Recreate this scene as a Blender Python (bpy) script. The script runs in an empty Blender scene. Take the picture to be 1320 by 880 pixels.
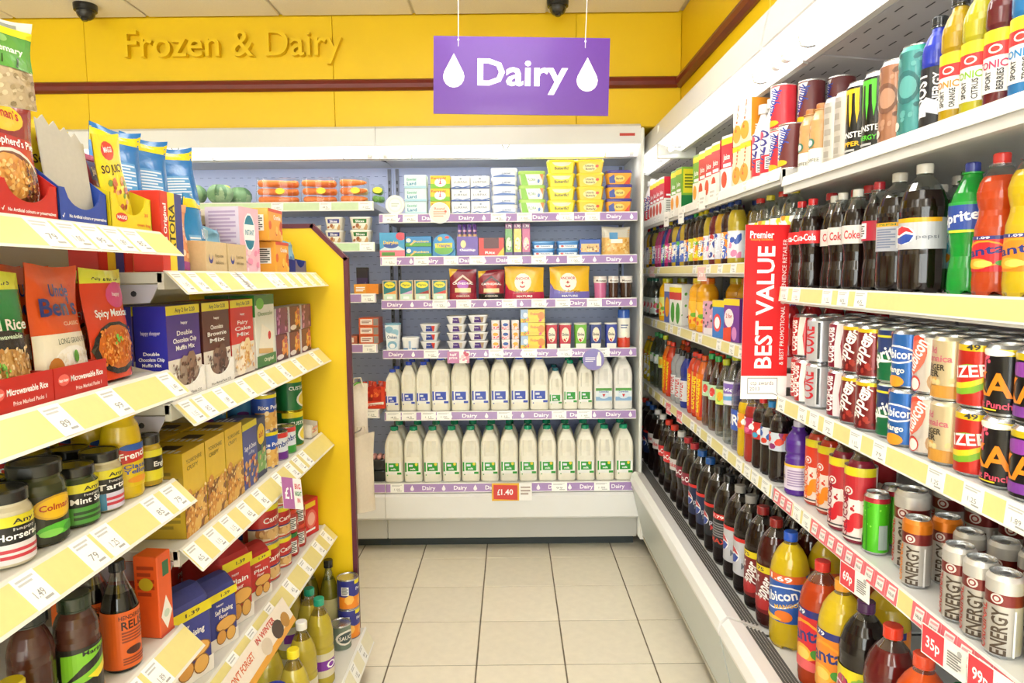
import bpy, math, random
from mathutils import Vector, Matrix
PI = math.pi
rnd = random.Random(7)
S = bpy.context.scene
COL = S.collection

# ---------------------------------------------------------------- camera
F_PX, PITCH, ROLL, EYE = 903.36, 0.0949, -0.00993, 1.45
fwd = Vector((0, math.cos(PITCH), -math.sin(PITCH)))
r0 = Vector((1, 0, 0)); u0 = r0.cross(fwd)
rgt = r0 * math.cos(ROLL) + u0 * math.sin(ROLL)
upv = u0 * math.cos(ROLL) - r0 * math.sin(ROLL)
cam = bpy.data.cameras.new('camera'); cam.sensor_width = 36.0; cam.lens = F_PX / 1320 * 36
cam.clip_start = 0.02
co = bpy.data.objects.new('camera', cam); COL.objects.link(co)
m = Matrix.Identity(4)
for i in range(3):
    m[i][0] = rgt[i]; m[i][1] = upv[i]; m[i][2] = -fwd[i]
m[2][3] = EYE
co.matrix_world = m
S.camera = co

# ---------------------------------------------------------------- world, exposure, lights
S.view_settings.view_transform = 'Standard'; S.view_settings.look = 'None'
S.view_settings.exposure = 0.34; S.view_settings.gamma = 1.0; S.view_settings.use_curve_mapping = False
W = bpy.data.worlds.new('shop_air'); S.world = W; W.use_nodes = True
W.node_tree.nodes['Background'].inputs[0].default_value = (1.0, 0.975, 0.94, 1)
W.node_tree.nodes['Background'].inputs[1].default_value = 9.0   # frontal fill light, let in by an added window behind the camera

def area(name, loc, rot, sx, sy, power, col=(1, .97, .92)):
    l = bpy.data.lights.new(name, 'AREA'); l.shape = 'RECTANGLE'; l.size = sx; l.size_y = sy
    l.energy = power; l.color = col
    o = bpy.data.objects.new(name, l); o.location = loc; o.rotation_euler = rot; COL.objects.link(o); return o

CEIL = 2.753
LUMINAIRES = [(-0.05, 2.1, 11.5), (-0.05, 0.6, 5), (-0.05, -0.9, 11), (-0.05, -2.4, 13), (-1.7, 0.2, 9), (-1.7, -1.4, 13), (-2.9, 0.9, 9), (-2.9, -1.6, 11)]  # entries behind the camera and over other aisles are added as fill
for lx, ly, pw in LUMINAIRES:
    area('ceiling_lamp', (lx, ly, CEIL - 0.075), (0, 0, 0), 0.5, 1.1, pw, (1, .98, .945))
pt = area('added_window_portal', (-0.9, -3.45, 1.45), (math.radians(90), 0, math.radians(180)), 4.4, 2.1, 1.0); pt.data.cycles.is_portal = True  # samples the sky through the added window
area('dairy_canopy_lamp', (-0.02, 3.60, 2.03), (math.radians(14), 0, 0), 1.25, 0.05, 1.6, (1, .98, .97))
area('dairy_canopy_lamp', (-1.4, 3.60, 2.03), (math.radians(14), 0, 0), 1.4, 0.05, 1.6, (1, .98, .97))
area('drinks_canopy_lamp', (0.735, 2.45, 2.02), (0, math.radians(-8), 0), 0.09, 1.3, .6, (1, .98, .97))
area('drinks_canopy_lamp', (0.735, 1.15, 2.02), (0, math.radians(-8), 0), 0.09, 1.2, .6, (1, .98, .97))
area('drinks_canopy_lamp', (0.735, 3.65, 2.0), (0, math.radians(-8), 0), 0.09, 0.7, .5, (1, .98, .97))

# ---------------------------------------------------------------- materials
def lin(h):
    if not isinstance(h, str): return h
    h = h.lstrip('#')
    if len(h) == 3: h = ''.join(c * 2 for c in h)
    v = [int(h[i:i + 2], 16) / 255 for i in (0, 2, 4)]
    return tuple((c / 12.92 if c <= .04045 else ((c + .055) / 1.055) ** 2.4) for c in v) + (1.0,)

MATS = {}
def mat_attr(name, rough=.4, metal=0.0, coat=0.0, bump=0.0, bscale=60, kind=None, spec=.5, mott=.05):
    mt = bpy.data.materials.new(name); mt.use_nodes = True
    nt = mt.node_tree; n = nt.nodes; l = nt.links
    p = n['Principled BSDF']
    at = n.new('ShaderNodeAttribute'); at.attribute_name = 'Col'
    tc = n.new('ShaderNodeTexCoord')
    nz = n.new('ShaderNodeTexNoise'); nz.inputs['Scale'].default_value = bscale; nz.inputs['Detail'].default_value = 3
    l.new(tc.outputs['Object'], nz.inputs['Vector'])
    mr = n.new('ShaderNodeMapRange'); mr.inputs[3].default_value = 1 - mott; mr.inputs[4].default_value = 1 + mott
    l.new(nz.outputs['Fac'], mr.inputs[0])
    mx = n.new('ShaderNodeMix'); mx.data_type = 'RGBA'; mx.blend_type = 'MULTIPLY'; mx.inputs[0].default_value = 1
    l.new(at.outputs['Color'], mx.inputs[6]); l.new(mr.outputs[0], mx.inputs[7])
    l.new(mx.outputs[2], p.inputs['Base Color'])
    p.inputs['Roughness'].default_value = rough; p.inputs['Metallic'].default_value = metal
    p.inputs['Coat Weight'].default_value = coat; p.inputs['Coat Roughness'].default_value = .08
    p.inputs['Specular IOR Level'].default_value = spec
    if bump:
        b = n.new('ShaderNodeBump'); b.inputs['Strength'].default_value = bump; b.inputs['Distance'].default_value = .004
        l.new(nz.outputs['Fac'], b.inputs['Height']); l.new(b.outputs['Normal'], p.inputs['Normal'])
    out = n['Material Output']
    if kind in ('pet', 'cling'):
        t = n.new('ShaderNodeBsdfTransparent'); g = n.new('ShaderNodeBsdfGlossy'); g.inputs['Roughness'].default_value = .06
        l.new(at.outputs['Color'], t.inputs['Color'])
        lw = n.new('ShaderNodeLayerWeight'); lw.inputs['Blend'].default_value = .35
        m2 = n.new('ShaderNodeMapRange'); m2.inputs[3].default_value = .10 if kind == 'pet' else .02; m2.inputs[4].default_value = .75 if kind == 'pet' else .3
        l.new(lw.outputs['Facing'], m2.inputs[0])
        ms = n.new('ShaderNodeMixShader'); l.new(m2.outputs[0], ms.inputs[0]); l.new(t.outputs[0], ms.inputs[1]); l.new(g.outputs[0], ms.inputs[2])
        l.new(ms.outputs[0], out.inputs[0])
    if kind == 'liquid':
        tr = n.new('ShaderNodeBsdfTranslucent'); l.new(mx.outputs[2], tr.inputs['Color'])
        ms = n.new('ShaderNodeMixShader'); ms.inputs[0].default_value = .12 if name == 'milk' else .25
        l.new(p.outputs[0], ms.inputs[1]); l.new(tr.outputs[0], ms.inputs[2]); l.new(ms.outputs[0], out.inputs[0])
    if kind in ('glow', 'lit'):
        p.inputs['Emission Strength'].default_value = 1.4 if kind == 'glow' else .55
        l.new(at.outputs['Color'], p.inputs['Emission Color'])
    MATS[name] = mt
mat_attr('print', .38, coat=.15)
mat_attr('board', .55)
mat_attr('card', .8, mott=.08, bscale=120, bump=.1)
mat_attr('gloss', .22, coat=.3)
mat_attr('can', .28, metal=.35, coat=.4)
mat_attr('metal', .25, metal=.9)
mat_attr('film', .25, coat=.3, bump=.55, bscale=38)
mat_attr('paper_bag', .6, bump=.45, bscale=34)
mat_attr('liquid', .12, kind='liquid', coat=.6)
mat_attr('milk', .38, kind='liquid')
mat_attr('pet', .1, kind='pet')
mat_attr('cling', .1, kind='cling')
mat_attr('enamel', .32, mott=.025, bscale=8)
mat_attr('matte', .7)
mat_attr('veg', .5, bump=.5, bscale=90, mott=.18)
mat_attr('glow', .4, kind='glow', mott=0)
mat_attr('lit_diffuser', .5, kind='lit', mott=0)

# ---------------------------------------------------------------- mesh builder
class MB:
    def __init__(s):
        s.v = []; s.f = []; s.c = []; s.m = []; s.s = []; s.mats = []
    def mi(s, name):
        if name not in s.mats: s.mats.append(name)
        return s.mats.index(name)
    def add(s, verts, faces, col, mat, smooth=False):
        b = len(s.v); s.v.extend(verts); c = lin(col); k = s.mi(mat)
        for f in faces:
            s.f.append([b + i for i in f]); s.c.append(c); s.m.append(k); s.s.append(smooth)
    def box(s, x0, x1, y0, y1, z0, z1, col, mat='board', b=0.0):
        if b <= 0:
            v = [(x, y, z) for z in (z0, z1) for y in (y0, y1) for x in (x0, x1)]
            s.add(v, [(0, 2, 3, 1), (4, 5, 7, 6), (0, 1, 5, 4), (2, 6, 7, 3), (0, 4, 6, 2), (1, 3, 7, 5)], col, mat); return
        b = min(b, abs(x1 - x0) * .45, abs(y1 - y0) * .45, abs(z1 - z0) * .45)
        V = []; ID = {}
        for i, x in enumerate((x0, x1)):
            for j, y in enumerate((y0, y1)):
                for k, z in enumerate((z0, z1)):
                    dx, dy, dz = (b, -b)[i], (b, -b)[j], (b, -b)[k]
                    for ax, p in ((0, (x, y + dy, z + dz)), (1, (x + dx, y, z + dz)), (2, (x + dx, y + dy, z))):
                        ID[(i, j, k, ax)] = len(V); V.append(p)
        Fs = []
        def q(a, b_, c, d): Fs.append([ID[a], ID[b_], ID[c], ID[d]])
        for i in (0, 1):
            f = [(i, 0, 0, 0), (i, 1, 0, 0), (i, 1, 1, 0), (i, 0, 1, 0)]; q(*(f if i else f[::-1]))
            f = [(0, i, 0, 1), (1, i, 0, 1), (1, i, 1, 1), (0, i, 1, 1)]; q(*(f[::-1] if i else f))
            f = [(0, 0, i, 2), (1, 0, i, 2), (1, 1, i, 2), (0, 1, i, 2)]; q(*(f if i else f[::-1]))
        for i in (0, 1):
            for j in (0, 1):
                f = [(i, j, 0, 0), (i, j, 1, 0), (i, j, 1, 1), (i, j, 0, 1)]; q(*(f if i == j else f[::-1]))
                f = [(i, 0, j, 0), (i, 0, j, 2), (i, 1, j, 2), (i, 1, j, 0)]; q(*(f if i == j else f[::-1]))
                f = [(0, i, j, 1), (1, i, j, 1), (1, i, j, 2), (0, i, j, 2)]; q(*(f if i == j else f[::-1]))
        for i in (0, 1):
            for j in (0, 1):
                for k in (0, 1):
                    t = [ID[(i, j, k, 0)], ID[(i, j, k, 1)], ID[(i, j, k, 2)]]
                    Fs.append(t if (i + j + k) % 2 else t[::-1])
        s.add(V, Fs, col, mat)
    def rings(s, rings, segs, n=20, p=2.0, cap0=True, cap1=True, fn=None, smooth=True, cx=0, cy=0):
        """rings: (sx, sy, z); segs: one (col, mat) per gap or a single pair"""
        V = []
        for (sx, sy, z) in rings:
            for k in range(n):
                a = 2 * PI * k / n - PI / 2
                c, d = math.cos(a), math.sin(a)
                if p != 2:
                    c = math.copysign(abs(c) ** (2 / p), c); d = math.copysign(abs(d) ** (2 / p), d)
                q = (sx * c, sy * d, z)
                if fn: q = fn(q, a)
                V.append((q[0] + cx, q[1] + cy, q[2]))
        N = len(rings)
        for i in range(N - 1):
            sg = segs if isinstance(segs, tuple) else segs[min(i, len(segs) - 1)]
            b = len(s.v)
            s.add(V[i * n:(i + 2) * n], [(k, (k + 1) % n, n + (k + 1) % n, n + k) for k in range(n)], sg[0], sg[1], smooth)
        s0 = segs if isinstance(segs, tuple) else segs[0]
        s1 = segs if isinstance(segs, tuple) else segs[-1]
        if cap0: s.add(V[:n], [tuple(range(n))[::-1]], s0[0], s0[1])
        if cap1: s.add(V[(N - 1) * n:], [tuple(range(n))], s1[0], s1[1])
    def lathe(s, prof, segs, n=20, **kw):
        s.rings([(r, r, z) for r, z in prof], segs, n, **kw)
    def tube(s, pts, r, col, mat='gloss', n=6):
        V = []; P = [Vector(p) for p in pts]
        for i, p in enumerate(P):
            t = (P[min(i + 1, len(P) - 1)] - P[max(i - 1, 0)]).normalized()
            a = t.cross(Vector((0, 0, 1)));
            if a.length < .01: a = t.cross(Vector((1, 0, 0)))
            a.normalize(); b = t.cross(a)
            for k in range(n):
                g = 2 * PI * k / n; V.append(tuple(p + a * r * math.cos(g) + b * r * math.sin(g)))
        Fs = [(i * n + k, i * n + (k + 1) % n, (i + 1) * n + (k + 1) % n, (i + 1) * n + k) for i in range(len(P) - 1) for k in range(n)]
        Fs += [tuple(range(n)), tuple(range((len(P) - 1) * n, len(P) * n))[::-1]]
        s.add(V, Fs, col, mat, True)
    def prism(s, poly, ax, a0, a1, col, mat='enamel'):
        """extrude a closed 2D polygon along axis ax ('x': poly is (y,z); 'y': poly is (x,z))"""
        n = len(poly)
        if ax == 'x': V = [(a, p[0], p[1]) for a in (a0, a1) for p in poly]
        elif ax == 'y': V = [(p[0], a, p[1]) for a in (a0, a1) for p in poly]
        else: V = [(p[0], p[1], a) for a in (a0, a1) for p in poly]
        s.add(V, [(i, (i + 1) % n, n + (i + 1) % n, n + i) for i in range(n)] + [tuple(range(n))[::-1], tuple(range(n, 2 * n))], col, mat)
    def xf(s, M, i0=0):
        for i in range(i0, len(s.v)): s.v[i] = tuple(M @ Vector(s.v[i]))
    def mesh(s, name):
        me = bpy.data.meshes.new(name); me.from_pydata(s.v, [], s.f)
        for k in s.mats: me.materials.append(MATS[k])
        me.polygons.foreach_set('material_index', s.m); me.polygons.foreach_set('use_smooth', s.s)
        ca = me.color_attributes.new('Col', 'FLOAT_COLOR', 'CORNER'); buf = []
        for f, c in zip(s.f, s.c): buf.extend(list(c) * len(f))
        ca.data.foreach_set('color', buf)
        if any(s.s): me.set_sharp_from_angle(angle=math.radians(42))
        me.update(); return me
    def build(s, name, parent=None, loc=(0, 0, 0), rot=(0, 0, 0)):
        o = bpy.data.objects.new(name, s.mesh(name)); COL.objects.link(o)
        o.location = loc; o.rotation_euler = rot
        if parent: o.parent = parent
        return o

# ---------------------------------------------------------------- lettering and flat print
GLY = {}
def glyphs(t, bold):
    k = (t, bold)
    if k in GLY: return GLY[k]
    cu = bpy.data.curves.new('t', 'FONT'); cu.body = t; cu.size = 1; cu.resolution_u = 2
    if bold: cu.offset = .022
    ob = bpy.data.objects.new('t', cu); me = ob.to_mesh(); me.calc_loop_triangles()
    vs = [(v.co.x, v.co.y) for v in me.vertices]
    tr = [[vs[i] for i in q.vertices] for q in me.loop_triangles]
    ob.to_mesh_clear(); bpy.data.objects.remove(ob); bpy.data.curves.remove(cu)
    if not tr: GLY[k] = ([], 1); return GLY[k]
    xs = [p[0] for q in tr for p in q]; ys = [p[1] for q in tr for p in q]
    x0, x1 = min(xs), max(xs); y0, y1 = min(ys), max(ys); y1c = .70; base = 0
    GLY[k] = ([[((p[0] - (x0 + x1) / 2) / y1c, (p[1] - y1c / 2) / y1c) for p in q] for q in tr], (x1 - x0) / y1c)
    return GLY[k]

def clip(poly, ax, lo, hi):
    for sgn, lim in ((1, lo), (-1, -hi)):
        out = []
        for i in range(len(poly)):
            a, b = poly[i - 1], poly[i]; da, db = a[ax] * sgn - lim, b[ax] * sgn - lim
            if (da >= 0) != (db >= 0):
                t = da / (da - db); out.append((a[0] + (b[0] - a[0]) * t, a[1] + (b[1] - a[1]) * t))
            if db >= 0: out.append(b)
        poly = out
        if len(poly) < 3: return []
    return poly

class Art:
    """flat print laid on a surface; u,v run 0..1 over a w x h panel"""
    def __init__(s, mb, mp, w, h, su=None, sv=None, mat='print', d=.00016, o0=.0003):
        s.mb, s.mp, s.w, s.h, s.su, s.sv, s.mat, s.d, s.o = mb, mp, w, h, su, sv, mat, d, o0
    def poly(s, pts, col, raw=False):
        P = pts if raw else [((u - .5) * s.w, v * s.h) for u, v in pts]
        A = sum(P[i - 1][0] * P[i][1] - P[i][0] * P[i - 1][1] for i in range(len(P)))
        if A < 0: P = P[::-1]
        P = clip(clip(P, 0, -s.w / 2, s.w / 2), 1, 0, s.h)
        if not P: return
        L = [P]
        for ax, st in ((0, s.su), (1, s.sv)):
            if not st: continue
            N = []
            for q in L:
                a = min(p[ax] for p in q); b = max(p[ax] for p in q)
                k0, k1 = math.floor(a / st), math.ceil(b / st)
                if k1 - k0 <= 1: N.append(q); continue
                for k in range(k0, k1):
                    c = clip(q, ax, k * st, (k + 1) * st)
                    if c: N.append(c)
            L = N
        for q in L:
            s.mb.add([s.mp(u, v, s.o) for u, v in q], [tuple(range(len(q)))], col, s.mat)
    def R(s, a, b, c, d, col): s.poly([(a, b), (c, b), (c, d), (a, d)], col); s.o += s.d; return s
    def P(s, pts, col): s.poly(pts, col); s.o += s.d; return s
    def E(s, u, v, ru, rv, col, n=14, rot=0):
        t = math.radians(rot); W, H = s.w, s.h; pts = []
        for k in range(n):
            x, y = ru * W * math.cos(2 * PI * k / n), rv * H * math.sin(2 * PI * k / n)
            pts.append(((u - .5) * W + x * math.cos(t) - y * math.sin(t), v * H + x * math.sin(t) + y * math.cos(t)))
        s.poly(pts, col, True); s.o += s.d; return s
    def T(s, t, u, v, h, col, w=None, rot=0, b=True):
        tr, asp = glyphs(t, b); sw = abs(math.sin(math.radians(rot))) > .7
        H = h * (s.w if sw else s.h); k = H
        if w: k = w * (s.h if sw else s.w) / asp
        c, d = math.cos(math.radians(rot)), math.sin(math.radians(rot)); x0, y0 = (u - .5) * s.w, v * s.h
        for q in tr:
            s.poly([(x0 + p[0] * k * c - p[1] * H * d, y0 + p[0] * k * d + p[1] * H * c) for p in q], col, True)
        s.o += s.d; return s
    def S(s, a, b, c, d, n, r, cols, seed=1):
        g = random.Random(seed)
        for _ in range(n):
            q = r * g.uniform(.6, 1.2)
            s.E(g.uniform(a, c), g.uniform(b, d), q, q * s.w / s.h * g.uniform(.6, 1), g.choice(cols), 7, g.uniform(0, 90)); s.o -= s.d * .92
        s.o += s.d; return s
    def L(s, a, b, c, d, n, col):
        for k in range(n):
            v = b + (d - b) * (k + .5) / n; t = (d - b) / n * .28
            s.R(a, v - t, a + (c - a) * (1 if k % 3 else .8), v + t, col); s.o -= s.d
        s.o += s.d; return s
    def drop(s, u, v, h, col):
        r = h * .32 * s.h / s.w
        pts = [(u, v + h * .5)]
        for k in range(11):
            a = math.radians(25 - 230 * k / 10); pts.append((u + r * math.cos(a), v - h * .18 + h * .32 * math.sin(a)))
        s.poly(pts, col); s.o += s.d; return s

def plane_map(y): return lambda u, v, o: (u, y - o, v)
def side_map(x): return lambda u, v, o: (x + o, u, v)
def left_map(x): return lambda u, v, o: (-x - o, -u, v)
def top_map(z): return lambda u, v, o: (u, v, z + o)
def cyl_map(r, z0=0): return lambda u, v, o: ((r + o) * math.sin(u / r), -(r + o) * math.cos(u / r), z0 + v)

# ---------------------------------------------------------------- things
def tag(o, label=None, cat=None, group=None, kind=None):
    if label: o['label'] = label
    if cat: o['category'] = cat
    if group: o['group'] = group
    if kind: o['kind'] = kind
    return o
def empty(name, cat=None, label=None, loc=(0, 0, 0), rz=0):
    o = bpy.data.objects.new(name, None); o.empty_display_size = .03; COL.objects.link(o)
    o.location = loc; o.rotation_euler = (0, 0, rz); return tag(o, label, cat)
def dup(root):
    r = root.copy(); COL.objects.link(r)
    for ch in list(root.children):
        c = ch.copy(); COL.objects.link(c); c.parent = r
        for g in ch.children:
            d = g.copy(); COL.objects.link(d); d.parent = c
    return r
USED = set(); REG = []; RAD = {}; ORAD = {}
def put(proto, x, y, z, rz, desc, where, tilt=None):
    o = dup(proto) if proto.name in USED else proto
    USED.add(proto.name)
    if proto.name in RAD: ORAD[o.name] = RAD[proto.name]
    o.location = (x, y, z + .0008); o.rotation_euler = (tilt[0], tilt[1], rz) if tilt else (0, 0, rz)
    REG.append((o, desc, where, x / max(y, .1))); return o
ORD = ['', 'second', 'third', 'fourth', 'fifth', 'sixth', 'seventh', 'eighth', 'ninth', 'tenth', 'eleventh', 'twelfth', 'thirteenth', 'fourteenth', 'fifteenth', 'sixteenth', 'seventeenth', 'eighteenth', 'nineteenth', 'twentieth']
def settle():
    """nudge round packs apart so that neighbours touch without passing through each other"""
    T = {}
    for o, d, w, _ in REG:
        if o.name not in ORAD: continue
        zone = 'A' if 'near right' in w else 'B' if 'far right' in w else 'D' if 'deck' in w else 'N' if 'near left' in w else 'F' if 'far left' in w else None
        if not zone: continue
        T.setdefault((zone, w.split(' shelf')[0]), []).append(o)
    for (zone, w), L in T.items():
        st = []
        for o in L:
            for g in st:
                if abs(g[0].location.x - o.location.x) < .006 and abs(g[0].location.y - o.location.y) < .006 and abs(g[0].location.z - o.location.z) > .03: g.append(o); break
            else: st.append([o])
        R = [max(ORAD[o.name] for o in g) + .0008 for g in st]; P = [[g[0].location.x, g[0].location.y] for g in st]
        lo, hi = {'A': (.47, 1.955), 'B': (1.974, 4.155), 'D': (.5, 4.15), 'N': (.32, 1.367), 'F': (1.376, 2.438)}[zone]
        base = w.endswith('oil')
        for it in range(240):
            for i in range(len(P)):
                for j in range(i):
                    dx, dy = P[i][0] - P[j][0], P[i][1] - P[j][1]; q = math.hypot(dx, dy); need = R[i] + R[j]
                    if q < need - 1e-5:
                        if q < 1e-5: dx, dy, q = .001, .001, .0014
                        k = (need - q) / 2 / q * .55; P[i][0] += dx * k; P[i][1] += dy * k; P[j][0] -= dx * k; P[j][1] -= dy * k
            for i in range(len(P)):
                P[i][1] = min(max(P[i][1], lo + R[i]), hi - R[i])
                if zone in 'AB': P[i][0] = max(P[i][0], .754 + R[i])
                elif zone == 'D': P[i][0] = max(P[i][0], .73 + R[i])
                else: P[i][0] = min(P[i][0], (-.549 if base else -.683) - R[i])
        for g, q in zip(st, P):
            x0, y0 = g[0].location.x, g[0].location.y
            for o in g: o.location.x += q[0] - x0; o.location.y += q[1] - y0

LONG = []
def finish_labels():
    G = {}
    for r in REG: G.setdefault((r[1], r[2]), []).append(r)
    for (d, w), L in G.items():
        L.sort(key=lambda r: r[3]); n = len(L)
        for k, r in enumerate(L):
            o = r[0]
            if n == 1: o['label'] = d + ' ' + w
            else:
                pos = 'leftmost' if k == 0 else 'rightmost' if k == n - 1 else ('middle one' if n == 3 else ORD[k] + ' from left')
                o['label'] = d + ' ' + w + ', ' + pos
                o['group'] = d + ' set ' + w
            if len(o['label'].split()) > 16: LONG.append(o['label'])
    for t in LONG: print('LONG', len(t.split()), t)

def at(px, py, Y):
    d = fwd * F_PX + rgt * (px - 660) + upv * (440 - py); t = Y / d[1]; return (d[0] * t, Y, EYE + d[2] * t)
def atx(px, py, X):
    d = fwd * F_PX + rgt * (px - 660) + upv * (440 - py); t = X / d[0]; return (X, d[1] * t, EYE + d[2] * t)
def atz(px, py, Z):
    d = fwd * F_PX + rgt * (px - 660) + upv * (440 - py); t = (Z - EYE) / d[2]; return (d[0] * t, d[1] * t, Z)

# ---- product makers: each returns an Empty at the base centre, front towards local -y
def carton(name, cat, w, d, h, col, art=None, side=None, top=None, mat='print', left=None):
    r = empty(name, cat); mb = MB(); mb.box(-w / 2, w / 2, -d / 2, d / 2, 0, h, col, mat, .0018); mb.build('carton_body', r)
    if art: a = MB(); art(Art(a, plane_map(-d / 2), w, h)); a.build('front_print', r)
    if side or left or top:
        a = MB()
        if side: side(Art(a, side_map(w / 2), d, h))
        if left: left(Art(a, left_map(w / 2), d, h))
        if top: top(Art(a, lambda u, v, o: (u, v - d / 2, h + o), w, d))
        a.build('side_print', r)
    return r
PROF = {
 'cola': [(0, .012), (.55, .006), (.88, .0), (.97, .03), (1, .08), (1, .30), (.985, .33), (.985, .60), (1, .63), (1, .66), (.95, .72), (.82, .79), (.62, .85), (.42, .89), (.29, .915)],
 'contour': [(0, .012), (.55, .006), (.9, 0), (.96, .03), (.98, .10), (.93, .2), (.84, .29), (.88, .38), (.97, .46), (1, .5), (1, .64), (.96, .69), (.82, .77), (.6, .84), (.47, .885), (.44, .91)],
 'straight': [(0, .01), (.6, .004), (.9, 0), (.98, .02), (1, .05), (1, .55), (.98, .58), (1, .62), (1, .66), (.93, .73), (.76, .81), (.56, .87), (.45, .905)],
 'waist': [(0, .012), (.55, .006), (.9, 0), (.97, .03), (1, .09), (.98, .18), (.98, .42), (.97, .48), (.84, .56), (.82, .60), (.93, .68), (.95, .73), (.84, .80), (.6, .87), (.45, .905)],
 'sport': [(0, .01), (.6, .004), (.92, 0), (1, .03), (1, .5), (.93, .53), (.93, .56), (1, .59), (1, .70), (.94, .75), (.7, .83), (.5, .87), (.46, .9)],
 'juice': [(0, .01), (.6, .004), (.9, 0), (1, .03), (1, .58), (.96, .63), (.98, .68), (.95, .75), (.8, .82), (.62, .87), (.58, .9)],
 'oil': [(0, .01), (.6, .004), (.9, 0), (1, .03), (1, .14), (.97, .16), (1, .18), (1, .42), (.96, .45), (1, .48), (.98, .62), (.85, .72), (.6, .82), (.36, .89), (.33, .91)],
 'slim': [(0, .01), (.6, .004), (.92, 0), (1, .03), (1, .52), (.97, .58), (.8, .68), (.52, .79), (.38, .86), (.35, .9)],
 'squeeze': [(0, .01), (.7, .003), (.93, 0), (1, .03), (1, .5), (.96, .62), (.86, .74), (.7, .80), (.66, .82)],
}
def prof_r(pr, zn):
    for (r0_, z0), (r1, z1) in zip(pr, pr[1:]):
        if z0 <= zn <= z1 and z1 > z0: return r0_ + (r1 - r0_) * (zn - z0) / (z1 - z0)
    return pr[-1][0]
def bottle(name, cat, H, R, prof, liq, fill=.86, cap='#d22', lab=None, art=None, clear='#e6efef', petal=False, lmat='liquid', capk=.36, caph=.075, labc='#fff', sx=1, n=20, capmat='gloss', arc=PI, bands=None):
    r = empty(name, cat); pr = PROF[prof]; mb = MB()
    zs = [(p[0] * R, p[1] * H) for p in pr]; P2 = []
    for i, (rr, z) in enumerate(zs):
        if i and zs[i - 1][1] < fill * H < z:
            t = (fill * H - zs[i - 1][1]) / (z - zs[i - 1][1]); P2.append((zs[i - 1][0] + (rr - zs[i - 1][0]) * t, fill * H))
        P2.append((rr, z))
    segs = []
    for i in range(len(P2) - 1):
        zm = (P2[i][1] + P2[i + 1][1]) / 2 / H
        c = (liq, lmat) if zm < fill else (clear, 'pet')
        if bands and i > 2:
            for b in bands:
                if b[0] <= zm < b[1]: c = (b[2], 'print')
        segs.append(c)
    fn = None
    if petal:
        def fn(q, a):
            if q[2] < .028 * H and math.hypot(q[0], q[1]) > .3 * R: return (q[0], q[1], q[2] + .045 * H * max(0, -math.cos(5 * (a + PI / 2)))**.7)
            return q
    mb.rings([(a * sx, a, z) for a, z in P2], segs, n if not petal else 20, cap0=False, cap1=False, fn=fn)
    rf = prof_r(pr, min(fill, .9)) * R * .99
    if fill < .9: mb.rings([(rf * sx, rf, fill * H)], (liq, lmat), 16, cap0=False)
    rn = pr[-1][0] * R
    zc = (1 - caph) * H
    mb.lathe([(rn, pr[-1][1] * H), (rn * 1.18, pr[-1][1] * H + .001), (rn * 1.18, pr[-1][1] * H + .003), (rn * .95, pr[-1][1] * H + .004), (rn * .95, zc + .001)], (clear, 'pet') if fill < .93 else (liq, 'gloss'), 14, cap0=False, cap1=False)
    mb.build('bottle_body', r)
    cb = MB(); cr = capk * R
    def rib(q, a):
        k = 1 + (.02 if int(round((a + PI / 2) / (2 * PI / 24))) % 2 else -.02); return (q[0] * k, q[1] * k, q[2])
    cb.rings([(cr, cr, zc), (cr, cr, zc + .0025), (cr * .97, cr * .97, zc + .003), (cr, cr, zc + .0035), (cr, cr, H - .002), (cr * .9, cr * .9, H)], (cap, capmat), 24, fn=rib)
    cb.build('cap', r)
    RAD[r.name] = R * max(1, sx) + .0012
    if lab:
        z0, z1 = lab[0] * H, lab[1] * H; rm = max(prof_r(pr, lab[0] + (lab[1] - lab[0]) * k / 4) for k in range(5)) * R + .0006
        if sx != 1: rm *= (1 + sx) / 2
        lb = MB(); full = 2 * PI * rm; st = full / 36
        Art(lb, cyl_map(rm, z0), full * .999, z1 - z0, st, o0=0).R(0, 0, 1, 1, labc)
        if art: art(Art(lb, cyl_map(rm, z0), arc * rm, z1 - z0, st))
        lb.build('label', r)
    return r
def can(name, cat, H, R, col, art=None, bands=(), rim='#c9ccd0', top='#d8dadd', mat='can', shoulder=None, arc=PI):
    r = empty(name, cat); mb = MB(); b = []; RAD[r.name] = R + .0012
    zz = sorted(set([.05, .93] + [x for q in bands for x in q[:2]]))
    prof = [(R * .80, 0), (R * .84, .001)] + [(R, H * z) for z in zz] + [(R * .83, H * .985), (R * .84, H * .992), (R * .84, H)]
    segs = [(rim, 'metal'), (rim, 'metal')]
    for a, c in zip(zz, zz[1:]):
        k = col
        for q in bands:
            if q[0] - 1e-6 <= a and c <= q[1] + 1e-6: k = q[2]
        segs.append((k, mat))
    segs += [(shoulder or rim, mat if shoulder else 'metal'), (rim, 'metal'), (rim, 'metal')]
    mb.lathe(prof, segs, 24, cap1=False); mb.build('can_body', r)
    tb = MB(); tb.lathe([(R * .83, H), (R * .80, H - .001), (R * .78, H - .005), (R * .7, H - .0045)], (top, 'metal'), 24, cap0=False)
    tb.rings([(R * .25, R * .42, H - .0042), (R * .25, R * .42, H - .0025), (R * .12, R * .3, H - .002)], ('#b9bcc0', 'metal'), 12, cap0=False)
    tb.build('lid', r)
    if art:
        a = MB(); st = 2 * PI * R / 36; art(Art(a, cyl_map(R), arc * R, H, st)); a.build('printed_design', r)
    return r
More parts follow.
